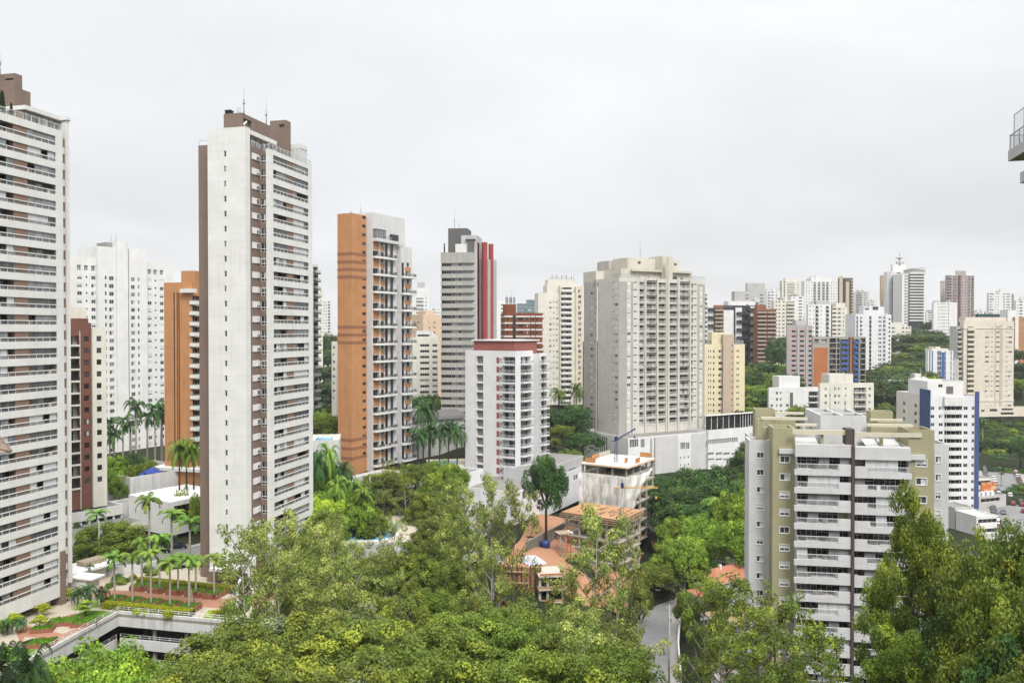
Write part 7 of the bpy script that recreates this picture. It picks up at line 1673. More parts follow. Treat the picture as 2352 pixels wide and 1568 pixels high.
car('navy', cg(409, 1259, LZ + .01), ld + R_(6), 'dark blue hatchback on the street behind the palm garden')
car('black', cg(372, 1268, LZ + .01), ld, 'black car half hidden behind a palm on the street')
car('silver', cg(178, 1290, LZ + .01), R_(22), 'silver car behind the round green tree near the gate house')
car('silver', cg(207, 1196, 2.61), R_(100), 'silver car parked under the brown and cream tower'); car('grey', cg(182, 1200, 2.61), R_(98), 'dark grey car parked at the left of the open car park')
car('white', cg(420, 1078, 6), R_(170), 'white pick up sized car below the tall palms, on the upper street', None); car('silver', cg(436, 1074, 6), R_(175), 'silver car behind the white car on the upper street')
sd = lambda i: math.atan2(STREET[i + 1].y - STREET[i].y, STREET[i + 1].x - STREET[i].x)
car('white', cg(1511, 1357, SZ + .01), sd(18) + math.pi, 'white car parked on the left of the narrow street, nearer of two'); car('silver', cg(1527, 1326, SZ + .01), sd(20) + math.pi, 'light car parked in the shade further up the narrow street'); car('silver', cg(1572, 1337, SZ + .01), sd(18), 'pale car parked behind the utility pole'); car('black', cg(1567, 1296, SZ + .02), sd(22), 'dark car in the tree tunnel at the top of the narrow street')
rd = lambda y: R_(62)
rr = random.Random(77); acc = 0.0; cols_ = ['white', 'white', 'silver', 'silver', 'black', 'grey', 'grey', 'red', 'navy']
for p, q in zip(rs, rs[1:]):
    d = q - p; L_ = d.length; d.normalize(); nrm = Vector((-d.y, d.x, 0))
    while acc < L_:
        m = p + d * acc; acc += 6.4
        if not 262 < m.y < 470: continue
        for off, prob in ((6.3, .85), (3.4, .4), (-.5, .25), (-3.4, .4), (-6.3, .85)):
            if rr.random() < prob: w_ = m + nrm * off + d * rr.uniform(-.8, .8); cl_ = rr.choice(cols_); car(cl_, (w_.x, w_.y, w_.z + .01), math.atan2(d.y, d.x) + (math.pi if off > 0 else 0), cl_ + ' car in the rows along the right hand street beyond the blue and white tower', 'cars on the right hand street')
    acc -= L_
# motorbike by the pavement
p = G(1524, 1500, SZ); r = empty('motorbike', (p.x, p.y, SZ + .02), 1.5); tag(r, 'dark motorbike parked at the kerb of the narrow street', 'motorbike')
for x in (-.65, .65): t = MB(); t.tube([(x, -.06, .31), (x, .06, .31)], [.31, .31], TYRE, 14); t.build('wheel', r)
t = MB(); t.tube([(-.6, 0, .5), (-.1, 0, .62), (.35, 0, .8), (.6, 0, .6)], [.1, .2, .16, .06], PAINTS['red'], 6); t.bar((.65, 0, .31), (.5, 0, 1.0), .05, FRAMEG); t.bar((.5, -.35, 1.02), (.5, .35, 1.02), .03, FRAMED); t.build('frame', r); t = MB(); t.box(-.75, .05, -.14, .14, .74, .84, FRAMED); t.build('seat', r)
# ------------------------------------------------------------------ poles and cables
POLEC = plain('pole_concrete', C(196, 194, 188, .75), .8)
def pole(px, yb, yt, label, z=SZ, arms=2, rz=.5, lamp=False):
    p = G(px, yb, z); h = zof(yt, p.y) - z; r = empty('utility_pole', (p.x, p.y, z), rz); tag(r, label, 'utility pole'); t = MB(); t.tube([(0, 0, 0), (0, 0, h)], [.2, .12], POLEC, 8); t.build('post', r)
    for k in range(arms): t = MB(); t.box(-1.1, 1.1, -.06, .06, h - .5 - k * 1.1, h - .36 - k * 1.1, POLEC); [t.tube([(x, 0, h - .36 - k * 1.1), (x, 0, h - .14 - k * 1.1)], [.06, .04], FRAMEG, 6) for x in (-1, -.4, .4, 1)]; t.build('crossarm', r)
    if arms: t = MB(); t.tube([(.35, .3, h - 3.4), (.35, .3, h - 2.4)], [.32, .32], FRAMEG, 8); t.build('transformer', r)
    if lamp: t = MB(); t.tube([(0, 0, h - 2), (-1.6, 0, h - 1.2), (-2.4, 0, h - 1.1)], [.05, .05, .05], FRAMEG, 5); t.box(-3.0, -2.3, -.14, .14, h - 1.2, h - 1.05, FRAME); t.build('lamp_arm', r)
    return Vector((p.x, p.y, z + h))
t1 = pole(1605, 1322, 1252, 'concrete utility pole with transformer on the right of the narrow street', lamp=True); t2 = pole(1557, 1352, 1308, 'concrete utility pole with double crossarms in the middle distance of the narrow street'); t3 = pole(1537, 1575, 1388, 'tall concrete pole in the foreground at the right kerb', arms=1)
t4 = pole(785, 1180, 1110, 'thin pole left of the clubhouse under the duplex tower', -3, 1); t5 = pole(850, 1190, 1095, 'thin pole right of the clubhouse under the duplex tower', -4, 0)
t6 = pole(228, 1290, 1195, 'grey pole beside the round green tree', 0, 1)
CBL = plain('cable', (.03, .03, .03, 1), .8)
def cable(a, c, sag, label, n=3, sp=.5):
    t = MB()
    for k in range(n):
        o = Vector(((k - (n - 1) / 2) * sp, 0, -.15 * k)); pts = [a.lerp(c, i / 10) + o - Vector((0, 0, sag * math.sin(math.pi * i / 10))) for i in range(11)]; t.tube(pts, [.035] * 11, CBL, 4)
    tag(t.build('power_cables'), label, 'cable')
cable(t1, t2, .9, 'power cables between the two poles up the narrow street', 5, .45); cable(t2, t3, 1.6, 'power cables running down to the foreground pole', 4, .4); cable(t4, t5, .6, 'wires between the thin poles by the clubhouse', 2)
cable(t1, t1 + Vector((18, 36, 3)), 1.2, 'power cables vanishing into the dark trees', 3, .5)
# shops along the right hand street
b = Bld('shop_building', 'grey shop with stepped roofs and air conditioners on the right hand street', 2252, 300, 20, None, 'shop building')
v = b.bx(0, 14, 0, 10, 0, 6.5, WG, par=.5); cols(b, v.f[0], [('r', 2256, 2300, 1.0, 1.4, ['b'])], 3.2, 3.2, 1)
for k in range(4): t = MB(); t.box(1.5 + 2.4 * k, 3 + 2.4 * k, 2, 3.2, 6.0, 7.6, FRAME); t.build('air_conditioner', b.root)
b.bx(2, 16, 11, 24, 0, 7.5, WHITEP, par=.5, part='rear_wing'); b.finish()
b = Bld('shop_building', 'white low shop with pale sheet roof on the right hand street', 2246, 262, 12, None, 'shop building')
zt = b.zp(1185); v = b.bx(0, 8, 0, 9, 0, zt, WHITEP, par=.4, roof=RIBBED); cols(b, v.f[0], [('r', 2250, 2310, .8, 1.3, ['b'])], zt - 3.2, 3.2, 2); b.bx(0, 7, 9.5, 18, 0, zt + .8, WG, par=.4, part='rear_wing'); b.finish()
b = Bld('shop_building', 'low building with a dark louvred front next to the billboard', 2252, 345, 15, None, 'shop building'); v = b.bx(-4, 7, 0, 12, 0, 5, WC, par=.5); f = v.f[0]; f.hole(1, 10, 1.2, 4, .4, DARKIN); b.finish()
p = G(2271, 1118, -10); r = empty('billboard', (p.x, p.y, -16), .1); tag(r, 'orange billboard with a pale figure beside the street', 'billboard')
m_, t_, b_ = bsdf('billboard_print', .5); vv = objvec(t_); t_.links.new(mixc(t_, ramp(t_, noise_(t_, vv, .45, 2), .52, .6), C(226, 120, 50, .85), C(240, 200, 150, .8)), b_.inputs['Base Color'])
t = MB(); t.box(-3.2, 3.2, 0, .3, 4.4, 8.0, FRAMED); t.box(-3.1, 3.1, -.03, -.001, 4.5, 7.9, m_); t.build('panel', r)
for x in (-2.4, 2.4): t = MB(); t.bar((x, .2, 0), (x, .2, 4.4), .15, FRAMEG); t.build('post', r)
# ------------------------------------------------------------------ trees
import numpy as np
def leaf_mat(name, c0, c1, c2, trans=.22):
    m, t, b = bsdf(name, .55, .25)
    g = nd(t, 'ShaderNodeNewGeometry'); at = nd(t, 'ShaderNodeAttribute'); at.attribute_name = 'tint'; ob = nd(t, 'ShaderNodeObjectInfo')
    c = mixc(t, ramp(t, g.outputs['Random Per Island'], 0, 1, .3, .8), c0, c1)
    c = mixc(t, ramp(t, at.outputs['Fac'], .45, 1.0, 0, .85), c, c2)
    hs = nd(t, 'ShaderNodeHueSaturation'); t.links.new(c, hs.inputs['Color'])
    t.links.new(ramp(t, ob.outputs['Random'], 0, 1, .485, .515), hs.inputs['Hue']); t.links.new(ramp(t, ob.outputs['Random'], 0, 1, .8, 1.2), hs.inputs['Value'])
    t.links.new(hs.outputs[0], b.inputs['Base Color'])
    tr = nd(t, 'ShaderNodeBsdfTranslucent'); t.links.new(hs.outputs[0], tr.inputs[0]); ms = nd(t, 'ShaderNodeMixShader'); ms.inputs[0].default_value = trans
    t.links.new(b.outputs[0], ms.inputs[1]); t.links.new(tr.outputs[0], ms.inputs[2]); t.links.new(ms.outputs[0], t.nodes['Material Output'].inputs[0]); return m
def L(r, g, b, k=1.0): return C(r, g, b, k, 1.02)
LM = {'euc': leaf_mat('eucalyptus_leaf', L(88, 108, 46), L(140, 152, 72), L(200, 206, 112)), 'olive': leaf_mat('olive_leaf', L(78, 98, 40), L(122, 136, 54), L(172, 180, 66)),
      'moss': leaf_mat('moss_green_leaf', L(80, 102, 38), L(122, 140, 52), L(166, 180, 64)), 'lush': leaf_mat('bright_leaf', L(92, 126, 42), L(134, 160, 56), L(178, 202, 74)),
      'dark': leaf_mat('dark_leaf', L(46, 72, 38), L(78, 108, 54), L(112, 142, 66)), 'lime': leaf_mat('lime_leaf', L(132, 160, 40), L(178, 196, 64), L(210, 216, 84)),
      'grey': leaf_mat('grey_green_leaf', L(98, 112, 84), L(136, 146, 104), L(160, 166, 110)), 'palm': leaf_mat('palm_leaf', L(64, 104, 40), L(112, 148, 56), L(160, 186, 76), .2), 'dpalm': leaf_mat('dark_palm_leaf', L(34, 62, 34), L(60, 92, 48), L(84, 116, 60), .15),
      'hedge': leaf_mat('hedge_leaf', L(120, 140, 30), L(170, 178, 44), L(210, 206, 60)), 'hill': leaf_mat('hill_leaf', L(62, 80, 52), L(88, 106, 66), L(108, 128, 76)), 'cyp': leaf_mat('cypress_leaf', L(34, 60, 34), L(56, 84, 44), L(70, 100, 50), .1)}
BARK = wall('bark', C(136, 122, 104, .6), .5, 'rough'); BARKP = wall('pale_bark', C(196, 188, 172, .7), .6, 'rough'); BARKD = wall('dark_bark', C(92, 80, 66, .55), .5, 'rough')
def leaves_mesh(name, P_, N_, S_, T_, mat, asp=.5):
    n = len(P_); rng = np.random.default_rng(n)
    a = rng.normal(size=(n, 3)); N_ = N_ / np.linalg.norm(N_, axis=1)[:, None]
    u = a - N_ * (a * N_).sum(1)[:, None]; u /= np.linalg.norm(u, axis=1)[:, None]; v = np.cross(N_, u)
    s = S_[:, None]; q = np.stack([P_ - u * s, P_ - v * s * asp, P_ + u * s, P_ + v * s * asp], 1).reshape(-1, 3)
    me = bpy.data.meshes.new(name); me.vertices.add(4 * n); me.vertices.foreach_set('co', q.astype(np.float32).ravel()); me.loops.add(4 * n); me.loops.foreach_set('vertex_index', np.arange(4 * n, dtype=np.int32))
    me.polygons.add(n); me.polygons.foreach_set('loop_start', np.arange(0, 4 * n, 4, dtype=np.int32)); me.polygons.foreach_set('loop_total', np.full(n, 4, dtype=np.int32))
    at = me.attributes.new('tint', 'FLOAT', 'FACE'); at.data.foreach_set('value', T_.astype(np.float32)); me.materials.append(mat); me.update(calc_edges=True); return me
def clumps_to_leaves(rng, cl, per, size, flat=.6, up=.7):
    P_, N_, S_, T_ = [], [], [], []
    for (c, r, tint) in cl:
        k = max(8, int(per * (r ** 2))); d = rng.normal(size=(k, 3)); d /= np.linalg.norm(d, axis=1)[:, None]; rad = r * rng.uniform(.35, 1.0, k)[:, None] ** .6
        o = d * rad; o[:, 2] *= flat; P_.append(np.array(c) + o); N_.append(d * .6 + rng.normal(size=(k, 3)) * .55 + np.array([0, 0, up])); S_.append(size * rng.uniform(.45, 1.55, k)); T_.append(np.clip(tint + rng.normal(size=k) * .12, 0, 1))
    return np.concatenate(P_), np.concatenate(N_), np.concatenate(S_), np.concatenate(T_)
def make_tree(kind, seed):
    rng = np.random.default_rng(seed); rr = random.Random(seed); cl = []; t = MB(); bark = BARK
    if kind == 'airy':                                # tall open eucalyptus, tufts at the ends of rising limbs
        H, R = 20.0, 5.2; bark = BARKP if seed % 2 else BARK
        tops = []
        main = [(0, 0, 0), (rr.uniform(-.4, .4), rr.uniform(-.4, .4), H * .3), (rr.uniform(-.8, .8), rr.uniform(-.8, .8), H * .6), (rr.uniform(-1, 1), rr.uniform(-1, 1), H * .93)]
        t.tube(main, [.3, .22, .14, .04], bark, 6); nb = 17
        for i in range(nb):
            f = .3 + .65 * (i + rr.random()) / nb; z0 = H * f; a = i * 2.4 + rr.uniform(-.5, .5); ln = R * (1.15 - .65 * abs(f - .55) * 1.6) * rr.uniform(.55, 1.0)
            k = min(2, int(f / .31)); p0 = Vector(main[k]).lerp(Vector(main[k + 1]), (f - (0, .3, .6)[k]) / .31 if k < 2 else (f - .6) / .33); e = p0 + Vector((math.cos(a) * ln, math.sin(a) * ln, ln * rr.uniform(.5, 1.1))); mdl = p0.lerp(e, .5) + Vector((0, 0, -.25 * ln * .3))
            t.tube([p0, mdl, e], [.1, .065, .03], bark, 4, False)
            for j in range(rr.randint(4, 6)): 
                q = mdl.lerp(e, rr.uniform(.3, 1.1)) + Vector((rr.uniform(-1.0, 1.0), rr.uniform(-1.0, 1.0), rr.uniform(-.5, .9))); t.tube([mdl.lerp(e, .6), q], [.03, .015], bark, 3, False); cl.append(((q.x, q.y, q.z), rr.uniform(.5, 1.0), rr.random() ** 1.4))
        for j in range(7): cl.append(((main[3][0] + rr.uniform(-.9, .9), main[3][1] + rr.uniform(-.9, .9), H * .95 + rr.uniform(-1.2, .8)), rr.uniform(.5, .9), .6))
        lv = clumps_to_leaves(rng, cl, 125, .14, .7, .6); H0 = H
    elif kind == 'tuft':                              # tall tree of rounded tufts on a bare stem
        H, R = 24.0, 4.2; bark = BARK; main = [(0, 0, 0), (.2, .1, H * .35), (-.1, .3, H * .65), (.1, .2, H * .94)]; t.tube(main, [.36, .28, .2, .06], bark, 7)
        for i in range(22):
            f = .34 + .63 * (i + rr.random()) / 22; a = i * 2.4; ln = R * (1.05 if f < .8 else .7) * rr.uniform(.5, 1.05); p0 = Vector((.05, .2, H * f)); e = p0 + Vector((math.cos(a) * ln, math.sin(a) * ln, ln * .55)); t.tube([p0, e], [.1, .03], bark, 4, False)
            for j in range(6): cl.append(((e.x + rr.uniform(-.9, .9), e.y + rr.uniform(-.9, .9), e.z + rr.uniform(-.4, .8)), rr.uniform(.7, 1.3), rr.random() ** 2))
        for j in range(14): cl.append(((rr.uniform(-1.5, 1.5), rr.uniform(-1.5, 1.5), H * rr.uniform(.76, .93)), rr.uniform(.8, 1.3), rr.random() * .6))
        for j in range(8): cl.append(((rr.uniform(-1.2, 1.2), rr.uniform(-1.2, 1.2), H * .93 + rr.uniform(-.8, .9)), rr.uniform(.8, 1.3), .5))
        lv = clumps_to_leaves(rng, cl, 230, .125, .8, .5); H0 = H
    elif kind in ('dome', 'broad'):                   # closed crown of a wood / wide shade tree
        H, R = (16.0, 5.6) if kind == 'dome' else (10.0, 6.0); n = 110 if kind == 'dome' else 95; zc = H * (.66 if kind == 'dome' else .6); rz = H - zc - .4
        bark = BARKD if kind == 'broad' else BARK; t.tube([(0, 0, 0), (.2, .1, H * .35), (0, 0, H * .6)], [.38, .3, .16], bark, 7)
        lob = [(rr.uniform(0, 6.28), rr.uniform(-.1, 1), rr.uniform(.72, 1.12)) for _ in range(9)]
        for i in range(n):
            a = rr.uniform(0, 6.283); h = rr.uniform(-.42, 1.0); w = math.sqrt(max(0, 1 - h * h)) if h > 0 else 1 - .35 * abs(h)
            k = min(lob, key=lambda q: abs((q[0] - a + math.pi) % 6.283 - math.pi) + abs(q[1] - h))[2]; s = rr.uniform(.72, 1.0) * k
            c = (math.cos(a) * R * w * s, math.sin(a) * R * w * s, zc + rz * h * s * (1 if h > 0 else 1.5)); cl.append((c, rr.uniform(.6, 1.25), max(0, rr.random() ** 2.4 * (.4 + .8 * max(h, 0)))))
            if i % 9 == 0: t.tube([(0, 0, H * .4), (c[0] * .5, c[1] * .5, (H * .4 + c[2]) / 2 + .3), c], [.14, .09, .03], bark, 4, False)
        for i in range(16): cl.append(((rr.uniform(-.5, .5) * R, rr.uniform(-.5, .5) * R, zc + rr.uniform(-.1, .5) * rz), 1.5, 0))
        lv = clumps_to_leaves(rng, cl, 190 if kind == 'dome' else 130, .135 if kind == 'dome' else .165, .62, .8); H0 = H
    elif kind == 'shrub':
        H = 2.4; t.tube([(0, 0, 0), (0, 0, 1)], [.08, .04], BARKD, 5)
        for i in range(26): a = rr.uniform(0, 6.28); w = rr.uniform(.2, 1.0); cl.append(((math.cos(a) * w * 1.2, math.sin(a) * w * 1.2, .5 + 1.5 * rr.random() * (1.15 - w * .6)), rr.uniform(.35, .6), rr.random()))
        lv = clumps_to_leaves(rng, cl, 330, .11, .8, .6); H0 = H
    elif kind == 'small':                             # small garden tree
        H = 5.0; t.tube([(0, 0, 0), (.1, 0, 1.8), (0, .1, 3.2)], [.11, .08, .04], BARK, 5)
        for i in range(34): a = rr.uniform(0, 6.28); h = rr.uniform(-1, 1); w = math.sqrt(1 - h * h) * rr.uniform(.4, 1); cl.append(((math.cos(a) * w * 1.6, math.sin(a) * w * 1.6, 3.2 + 1.5 * h), rr.uniform(.4, .75), rr.random()))
        lv = clumps_to_leaves(rng, cl, 200, .13, .6, .7); H0 = H
    elif kind == 'cypress':
        H = 6.0; t.tube([(0, 0, 0), (0, 0, 5)], [.1, .03], BARKD, 5)
        for i in range(60): z = .3 + 5.5 * i / 60; w = .62 * (1 - (z / 6.2)) ** .7; a = i * 2.4; cl.append(((math.cos(a) * w * .6, math.sin(a) * w * .6, z), .28 + w * .4, rr.random() * .5))
        lv = clumps_to_leaves(rng, cl, 420, .1, 1.3, .2); H0 = H
    return t.mesh('trunk'), lv, H0
def make_palm(seed, nf, fl, droop, leaflet, H=8.0, shaft=True, tr=.17):
    rr = random.Random(seed); t = MB(); t.tube([(0, 0, 0), (.03, 0, H * .12), (0, .03, H * .5), (0, 0, H * .86)], [tr * 1.35, tr * 1.1, tr * 1.05, tr * .8], BARKP if shaft else BARKD, 8)
    if shaft: t.tube([(0, 0, H * .86), (0, 0, H * .93), (0, 0, H)], [tr * .95, tr * .9, tr * .4], plain('crownshaft_green', C(120, 150, 60, .6, 1), .5), 8)
    else: t.tube([(0, 0, H * .86), (0, 0, H)], [tr * 1.5, tr * .8], BARKD, 8)
    V, T = [], []
    for i in range(nf):
        a = i * 2.4 + rr.uniform(-.2, .2); el = rr.uniform(.15, 1.25) if i > nf * .25 else rr.uniform(-.35, .2); le = fl * rr.uniform(.85, 1.1); d = Vector((math.cos(a), math.sin(a), 0)); pts = []; ang = el
        p = Vector((0, 0, H)); n = 9
        for k in range(n + 1): pts.append(p.copy()); p = p + (d * math.cos(ang) + Vector((0, 0, math.sin(ang)))) * le / n; ang -= droop / n * (1.4 if k > 3 else .8)
        side = Vector((-d.y, d.x, 0)); tint = rr.random()
        for k in range(n):
            for m_ in range(3):
                f = (k + m_ / 3) / n; q = pts[k].lerp(pts[k + 1], m_ / 3); ll = leaflet * (1.05 - abs(f - .4) * 1.25) + .08; dv = (pts[k + 1] - pts[k]).normalized()
                if f < .1: continue
                for s in (-1, 1):
                    e = q + side * s * ll * .8 + dv * ll * .45 - Vector((0, 0, ll * rr.uniform(.2, .6))); w = dv * .07
                    V.append([q - w, q + w, e + w * .3, e - w * .3]); T.append(tint)
        for k in range(n): V.append([pts[k] - side * .03, pts[k] + side * .03, pts[k + 1] + side * .03, pts[k + 1] - side * .03]); T.append(.9)
    me = bpy.data.meshes.new('crown'); me.from_pydata([tuple(x) for q in V for x in q], [], [(4 * i, 4 * i + 1, 4 * i + 2, 4 * i + 3) for i in range(len(V))]); at = me.attributes.new('tint', 'FLOAT', 'FACE'); at.data.foreach_set('value', T); return t.mesh('trunk'), me, H
TREES = {}
for kd, nv in (('airy', 5), ('tuft', 2), ('dome', 5), ('broad', 4), ('shrub', 3), ('small', 2), ('cypress', 1)):
    for s in range(nv): TREES[kd, s] = make_tree(kd, s * 17 + len(kd) * 101)
TREES['royal', 0] = make_palm(1, 15, 2.9, 1.7, .62); TREES['royal', 1] = make_palm(2, 14, 2.7, 1.9, .6); TREES['royal', 2] = make_palm(9, 13, 2.6, 1.5, .58)
TREES['queen', 0] = make_palm(3, 26, 4.2, 1.9, .8, 9.0, False, .2); TREES['queen', 1] = make_palm(4, 24, 4.0, 2.2, .85, 9.0, False, .2); TREES['arch', 0] = make_palm(5, 22, 3.6, 2.0, .8, 3.0, False, .16)
NVAR = {}
for k, s in TREES: NVAR[k] = max(NVAR.get(k, 0), s + 1)
CROWN = {}
def crown(kd, s, lm):
    if (kd, s, lm) not in CROWN:
        tr, lv, H = TREES[kd, s]
        if isinstance(lv, tuple): me = leaves_mesh('crown', *lv, LM[lm], .55)
        else:
            me = lv.copy(); me.materials.clear(); me.materials.append(LM[lm])
        CROWN[kd, s, lm] = me
    return CROWN[kd, s, lm]
rt = random.Random(99)
def tree(kd, lm, px, yt, d, label, group=None, w=1.0, zb=None, s=None, name=None, cat='tree', hmin=.45):
    p = P(px, yt, d); g = terr(p.x, p.y) - .3 if zb is None else zb; s = rt.randrange(NVAR[kd]) if s is None else s
    tr, lv, H0 = TREES[kd, s]; hs = max(hmin, (p.z - g) / H0); ws = max(.35, min(hs, 1.25)) * w
    nm = name or ('palm_tree' if kd in ('royal', 'queen', 'arch') else 'shrub' if kd == 'shrub' else 'cypress' if kd == 'cypress' else 'tree')
    r = empty(nm, (p.x, p.y, g), rt.uniform(0, 6.28)); tag(r, label, 'palm' if nm == 'palm_tree' else nm if nm in ('shrub', 'cypress') else cat, group); r.scale = (ws, ws, hs)
    inst(tr, 'trunk', r); inst(crown(kd, s, lm), 'crown' if nm != 'shrub' else 'foliage', r); return r
# royal palms of the garden
RP = dict(zb=.9)
for i, (bx_, by_, ty) in enumerate(((797, 1000, 700), (922, 1012, 690), (1052, 1025, 670), (1184, 1038, 735), (1315, 1054, 715))):
    p = Z3(bx_, by_, .95); q = P(*((lambda z: (z.x, z.y))(Vector((0, 0)))), 1) if False else None
    h = zof((1830 + ty / 1.74) * .57422, p.y) - .95; r = empty('palm_tree', (p.x, p.y, .95), i * 1.3); tag(r, ORD[i] + ' royal palm from the left in the front planter row', 'palm', 'royal palms of the garden'); k = h / 8.0; r.scale = (1.05, 1.05, k); tr, lv, H0 = TREES['royal', i % 3]; inst(tr, 'trunk', r); inst(crown('royal', i % 3, 'palm'), 'crown', r)
for i, (bx_, by_, ty) in enumerate(((988, 902, 590), (1112, 915, 560), (1240, 928, 700), (1362, 940, 720), (1490, 957, 690))):
    p = Z3(bx_, by_, .95); h = zof((1830 + ty / 1.74) * .57422, p.y) - .95; r = empty('palm_tree', (p.x, p.y, .95), i * 1.7 + .5); tag(r, ORD[i] + ' royal palm from the left in the rear planter row', 'palm', 'royal palms of the garden'); r.scale = (1.05, 1.05, h / 8.0); tr, lv, H0 = TREES['royal', (i + 1) % 3]; inst(tr, 'trunk', r); inst(crown('royal', (i + 1) % 3, 'palm'), 'crown', r)
for px, yt, d, lb in ((343, 1150, 177, 'tall royal palm on the street edge in front of the white flat roof'), (394, 1178, 180, 'royal palm in front of the black glass building'), (436, 1200, 172, 'slanting palm on the street edge next to the central tower'), (222, 1180, 186, 'palm above the round green tree by the gate')): tree('royal', 'palm', px, yt, d, lb, zb=-.3, w=1.15)
for px, yt, d, lb in ((312, 936, 250, 'tallest dark palm in front of the broad white tower'), (356, 938, 248, 'tall dark palm touching the orange tower'), (282, 965, 262, 'thin palm left of the tallest dark palm'), (300, 975, 262, 'short palm beside the tallest dark palm'), (338, 958, 262, 'palm between the two tallest dark palms'), (372, 950, 255, 'palm at the edge of the orange tower'), (252, 975, 240, 'bushy palm next to the cream tower flank'), (262, 1000, 238, 'low bushy palm next to the cream tower flank'), (370, 940, 262, 'palm half behind the orange tower edge')): tree('royal', 'dpalm', px, yt, d, lb, 'dark palms in front of the broad white tower', w=1.25, s=None)
for px, yt, d, lb in ((412, 1035, 212, 'left palm of three before the orange tower base'), (428, 1030, 213, 'middle palm of three before the orange tower base'), (445, 1040, 213, 'right palm of three before the orange tower base')): tree('queen', 'palm', px, yt, d, lb, 'palms before the orange tower base', w=.8, zb=3)
for px, yt, d, lb in ((960, 1000, 262, 'leftmost dark feathery palm beside the duplex tower'), (985, 990, 264, 'second dark feathery palm beside the duplex tower'), (1010, 996, 266, 'third dark feathery palm near the pool terrace'), (1030, 985, 268, 'fourth dark feathery palm near the pool terrace'), (1050, 992, 268, 'dark feathery palm touching the red roofed tower'), (972, 945, 285, 'tall palm in front of the grey hall'), (988, 940, 286, 'second tall palm in front of the grey hall')): tree('queen', 'dpalm', px, yt, d, lb, 'dark palms between the duplex tower and the red roofed tower', w=.95)
tree('queen', 'palm', 1655, 1166, 236, 'big feathery palm with a thick trunk right of the building site', w=1.5, s=0)
for px, yt, d, lb in ((1283, 905, 380, 'left palm at the foot of the cream tower'), (1325, 898, 375, 'right palm at the foot of the cream tower')): tree('queen', 'palm', px, yt, d, lb, 'palms at the foot of the cream tower', w=1.0)
for px, yt, d, lb in ((2257, 965, 440, 'palm right of the blue and white tower'), (2300, 1078, 345, 'palm in the middle of the right hand street')): tree('royal', 'dpalm', px, yt, d, lb, w=1.4)
# street tree, garden shrubs and small trees
tree('dome', 'lush', 258, 1192, 181, 'big round bright green tree on the street by the gate house', w=1.5, zb=-8, s=0)
for px, yt, d, lb, lm in ((155, 1385, 150, 'lime green small tree in the low planter by the columns', 'lime'), (100, 1412, 142, 'upper lime tree by the tower entrance', 'lime'), (92, 1440, 136, 'lime tree in the planter beside the bench', 'lime'), (196, 1378, 142, 'green small tree in the planter by the parapet', 'lush'), (30, 1440, 137, 'small tree with yellow leaves on the lower left lawn', 'lime'), (10, 1465, 134, 'green small tree on the lower left lawn', 'lush')): tree('small', lm, px, yt, d, lb, zb=.1, w=1.9)
tree('royal', 'dpalm', 207, 1300, 158, 'short palm in the planter by the vehicle gate', zb=.5, w=1.0, s=1)
for px, yt, d, lb in ((203, 1355, 148, 'left feathery low palm behind the green small tree'), (178, 1362, 147, 'low palm next to the lime tree'), (232, 1362, 147, 'right feathery low palm by the front hedge'), (18, 1462, 133, 'low palm on the lower left lawn'), (48, 1466, 134, 'second low palm on the lower left lawn')): tree('arch', 'dpalm', px, yt, d, lb, zb=.0, w=.7, hmin=.6)
def hedge(label, a, c, w_, h):
    a, c = Vector((a.x, a.y, 0)), Vector((c.x, c.y, 0)); Ln = (c - a).length; rng = np.random.default_rng(int(Ln * 10)); n = int(Ln * 420); u = rng.uniform(0, Ln, n); v = rng.uniform(-w_ / 2, w_ / 2, n); z = rng.uniform(.1, h, n); k = rng.random(n)
    z = np.where(k < .5, h + rng.normal(size=n) * .06, z); v = np.where(k >= .5, np.sign(v) * w_ / 2 + rng.normal(size=n) * .05, v)
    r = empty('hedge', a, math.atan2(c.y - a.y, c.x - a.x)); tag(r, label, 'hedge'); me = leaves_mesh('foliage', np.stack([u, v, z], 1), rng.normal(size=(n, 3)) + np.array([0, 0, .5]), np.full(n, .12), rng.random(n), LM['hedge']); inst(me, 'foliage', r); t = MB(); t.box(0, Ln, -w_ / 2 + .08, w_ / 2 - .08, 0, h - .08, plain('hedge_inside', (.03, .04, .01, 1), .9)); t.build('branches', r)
hedge('clipped yellow green hedge behind the rear palm row', Z3(965, 872), Z3(1632, 938), 1.6, 1.1); hedge('clipped yellow green hedge between the front palm row and the parapet', Z3(725, 1042), Z3(1340, 1100), 1.6, 1.1)
for i, (x, y, lm) in enumerate(((1470, 1090, 'lime'), (1520, 1100, 'hedge'), (1580, 1098, 'moss'), (1450, 1118, 'lime'), (1640, 1085, 'moss'), (1010, 1095, 'lime'), (960, 1090, 'lime'), (1180, 1112, 'hedge'), (780, 895, 'dark'), (840, 880, 'moss'), (880, 865, 'dark'), (920, 850, 'moss'), (820, 850, 'dark'), (760, 905, 'moss'))):
    p = Z3(x, y); r = empty('shrub', p, i * 1.1); tag(r, 'low shrub at the edge of the palm garden', 'shrub', 'low shrubs around the palm garden'); k = .55 + (i * 7 % 5) * .08; r.scale = (k, k, k * .8); inst(TREES['shrub', i % 3][0], 'stem', r); inst(crown('shrub', i % 3, lm), 'foliage', r)
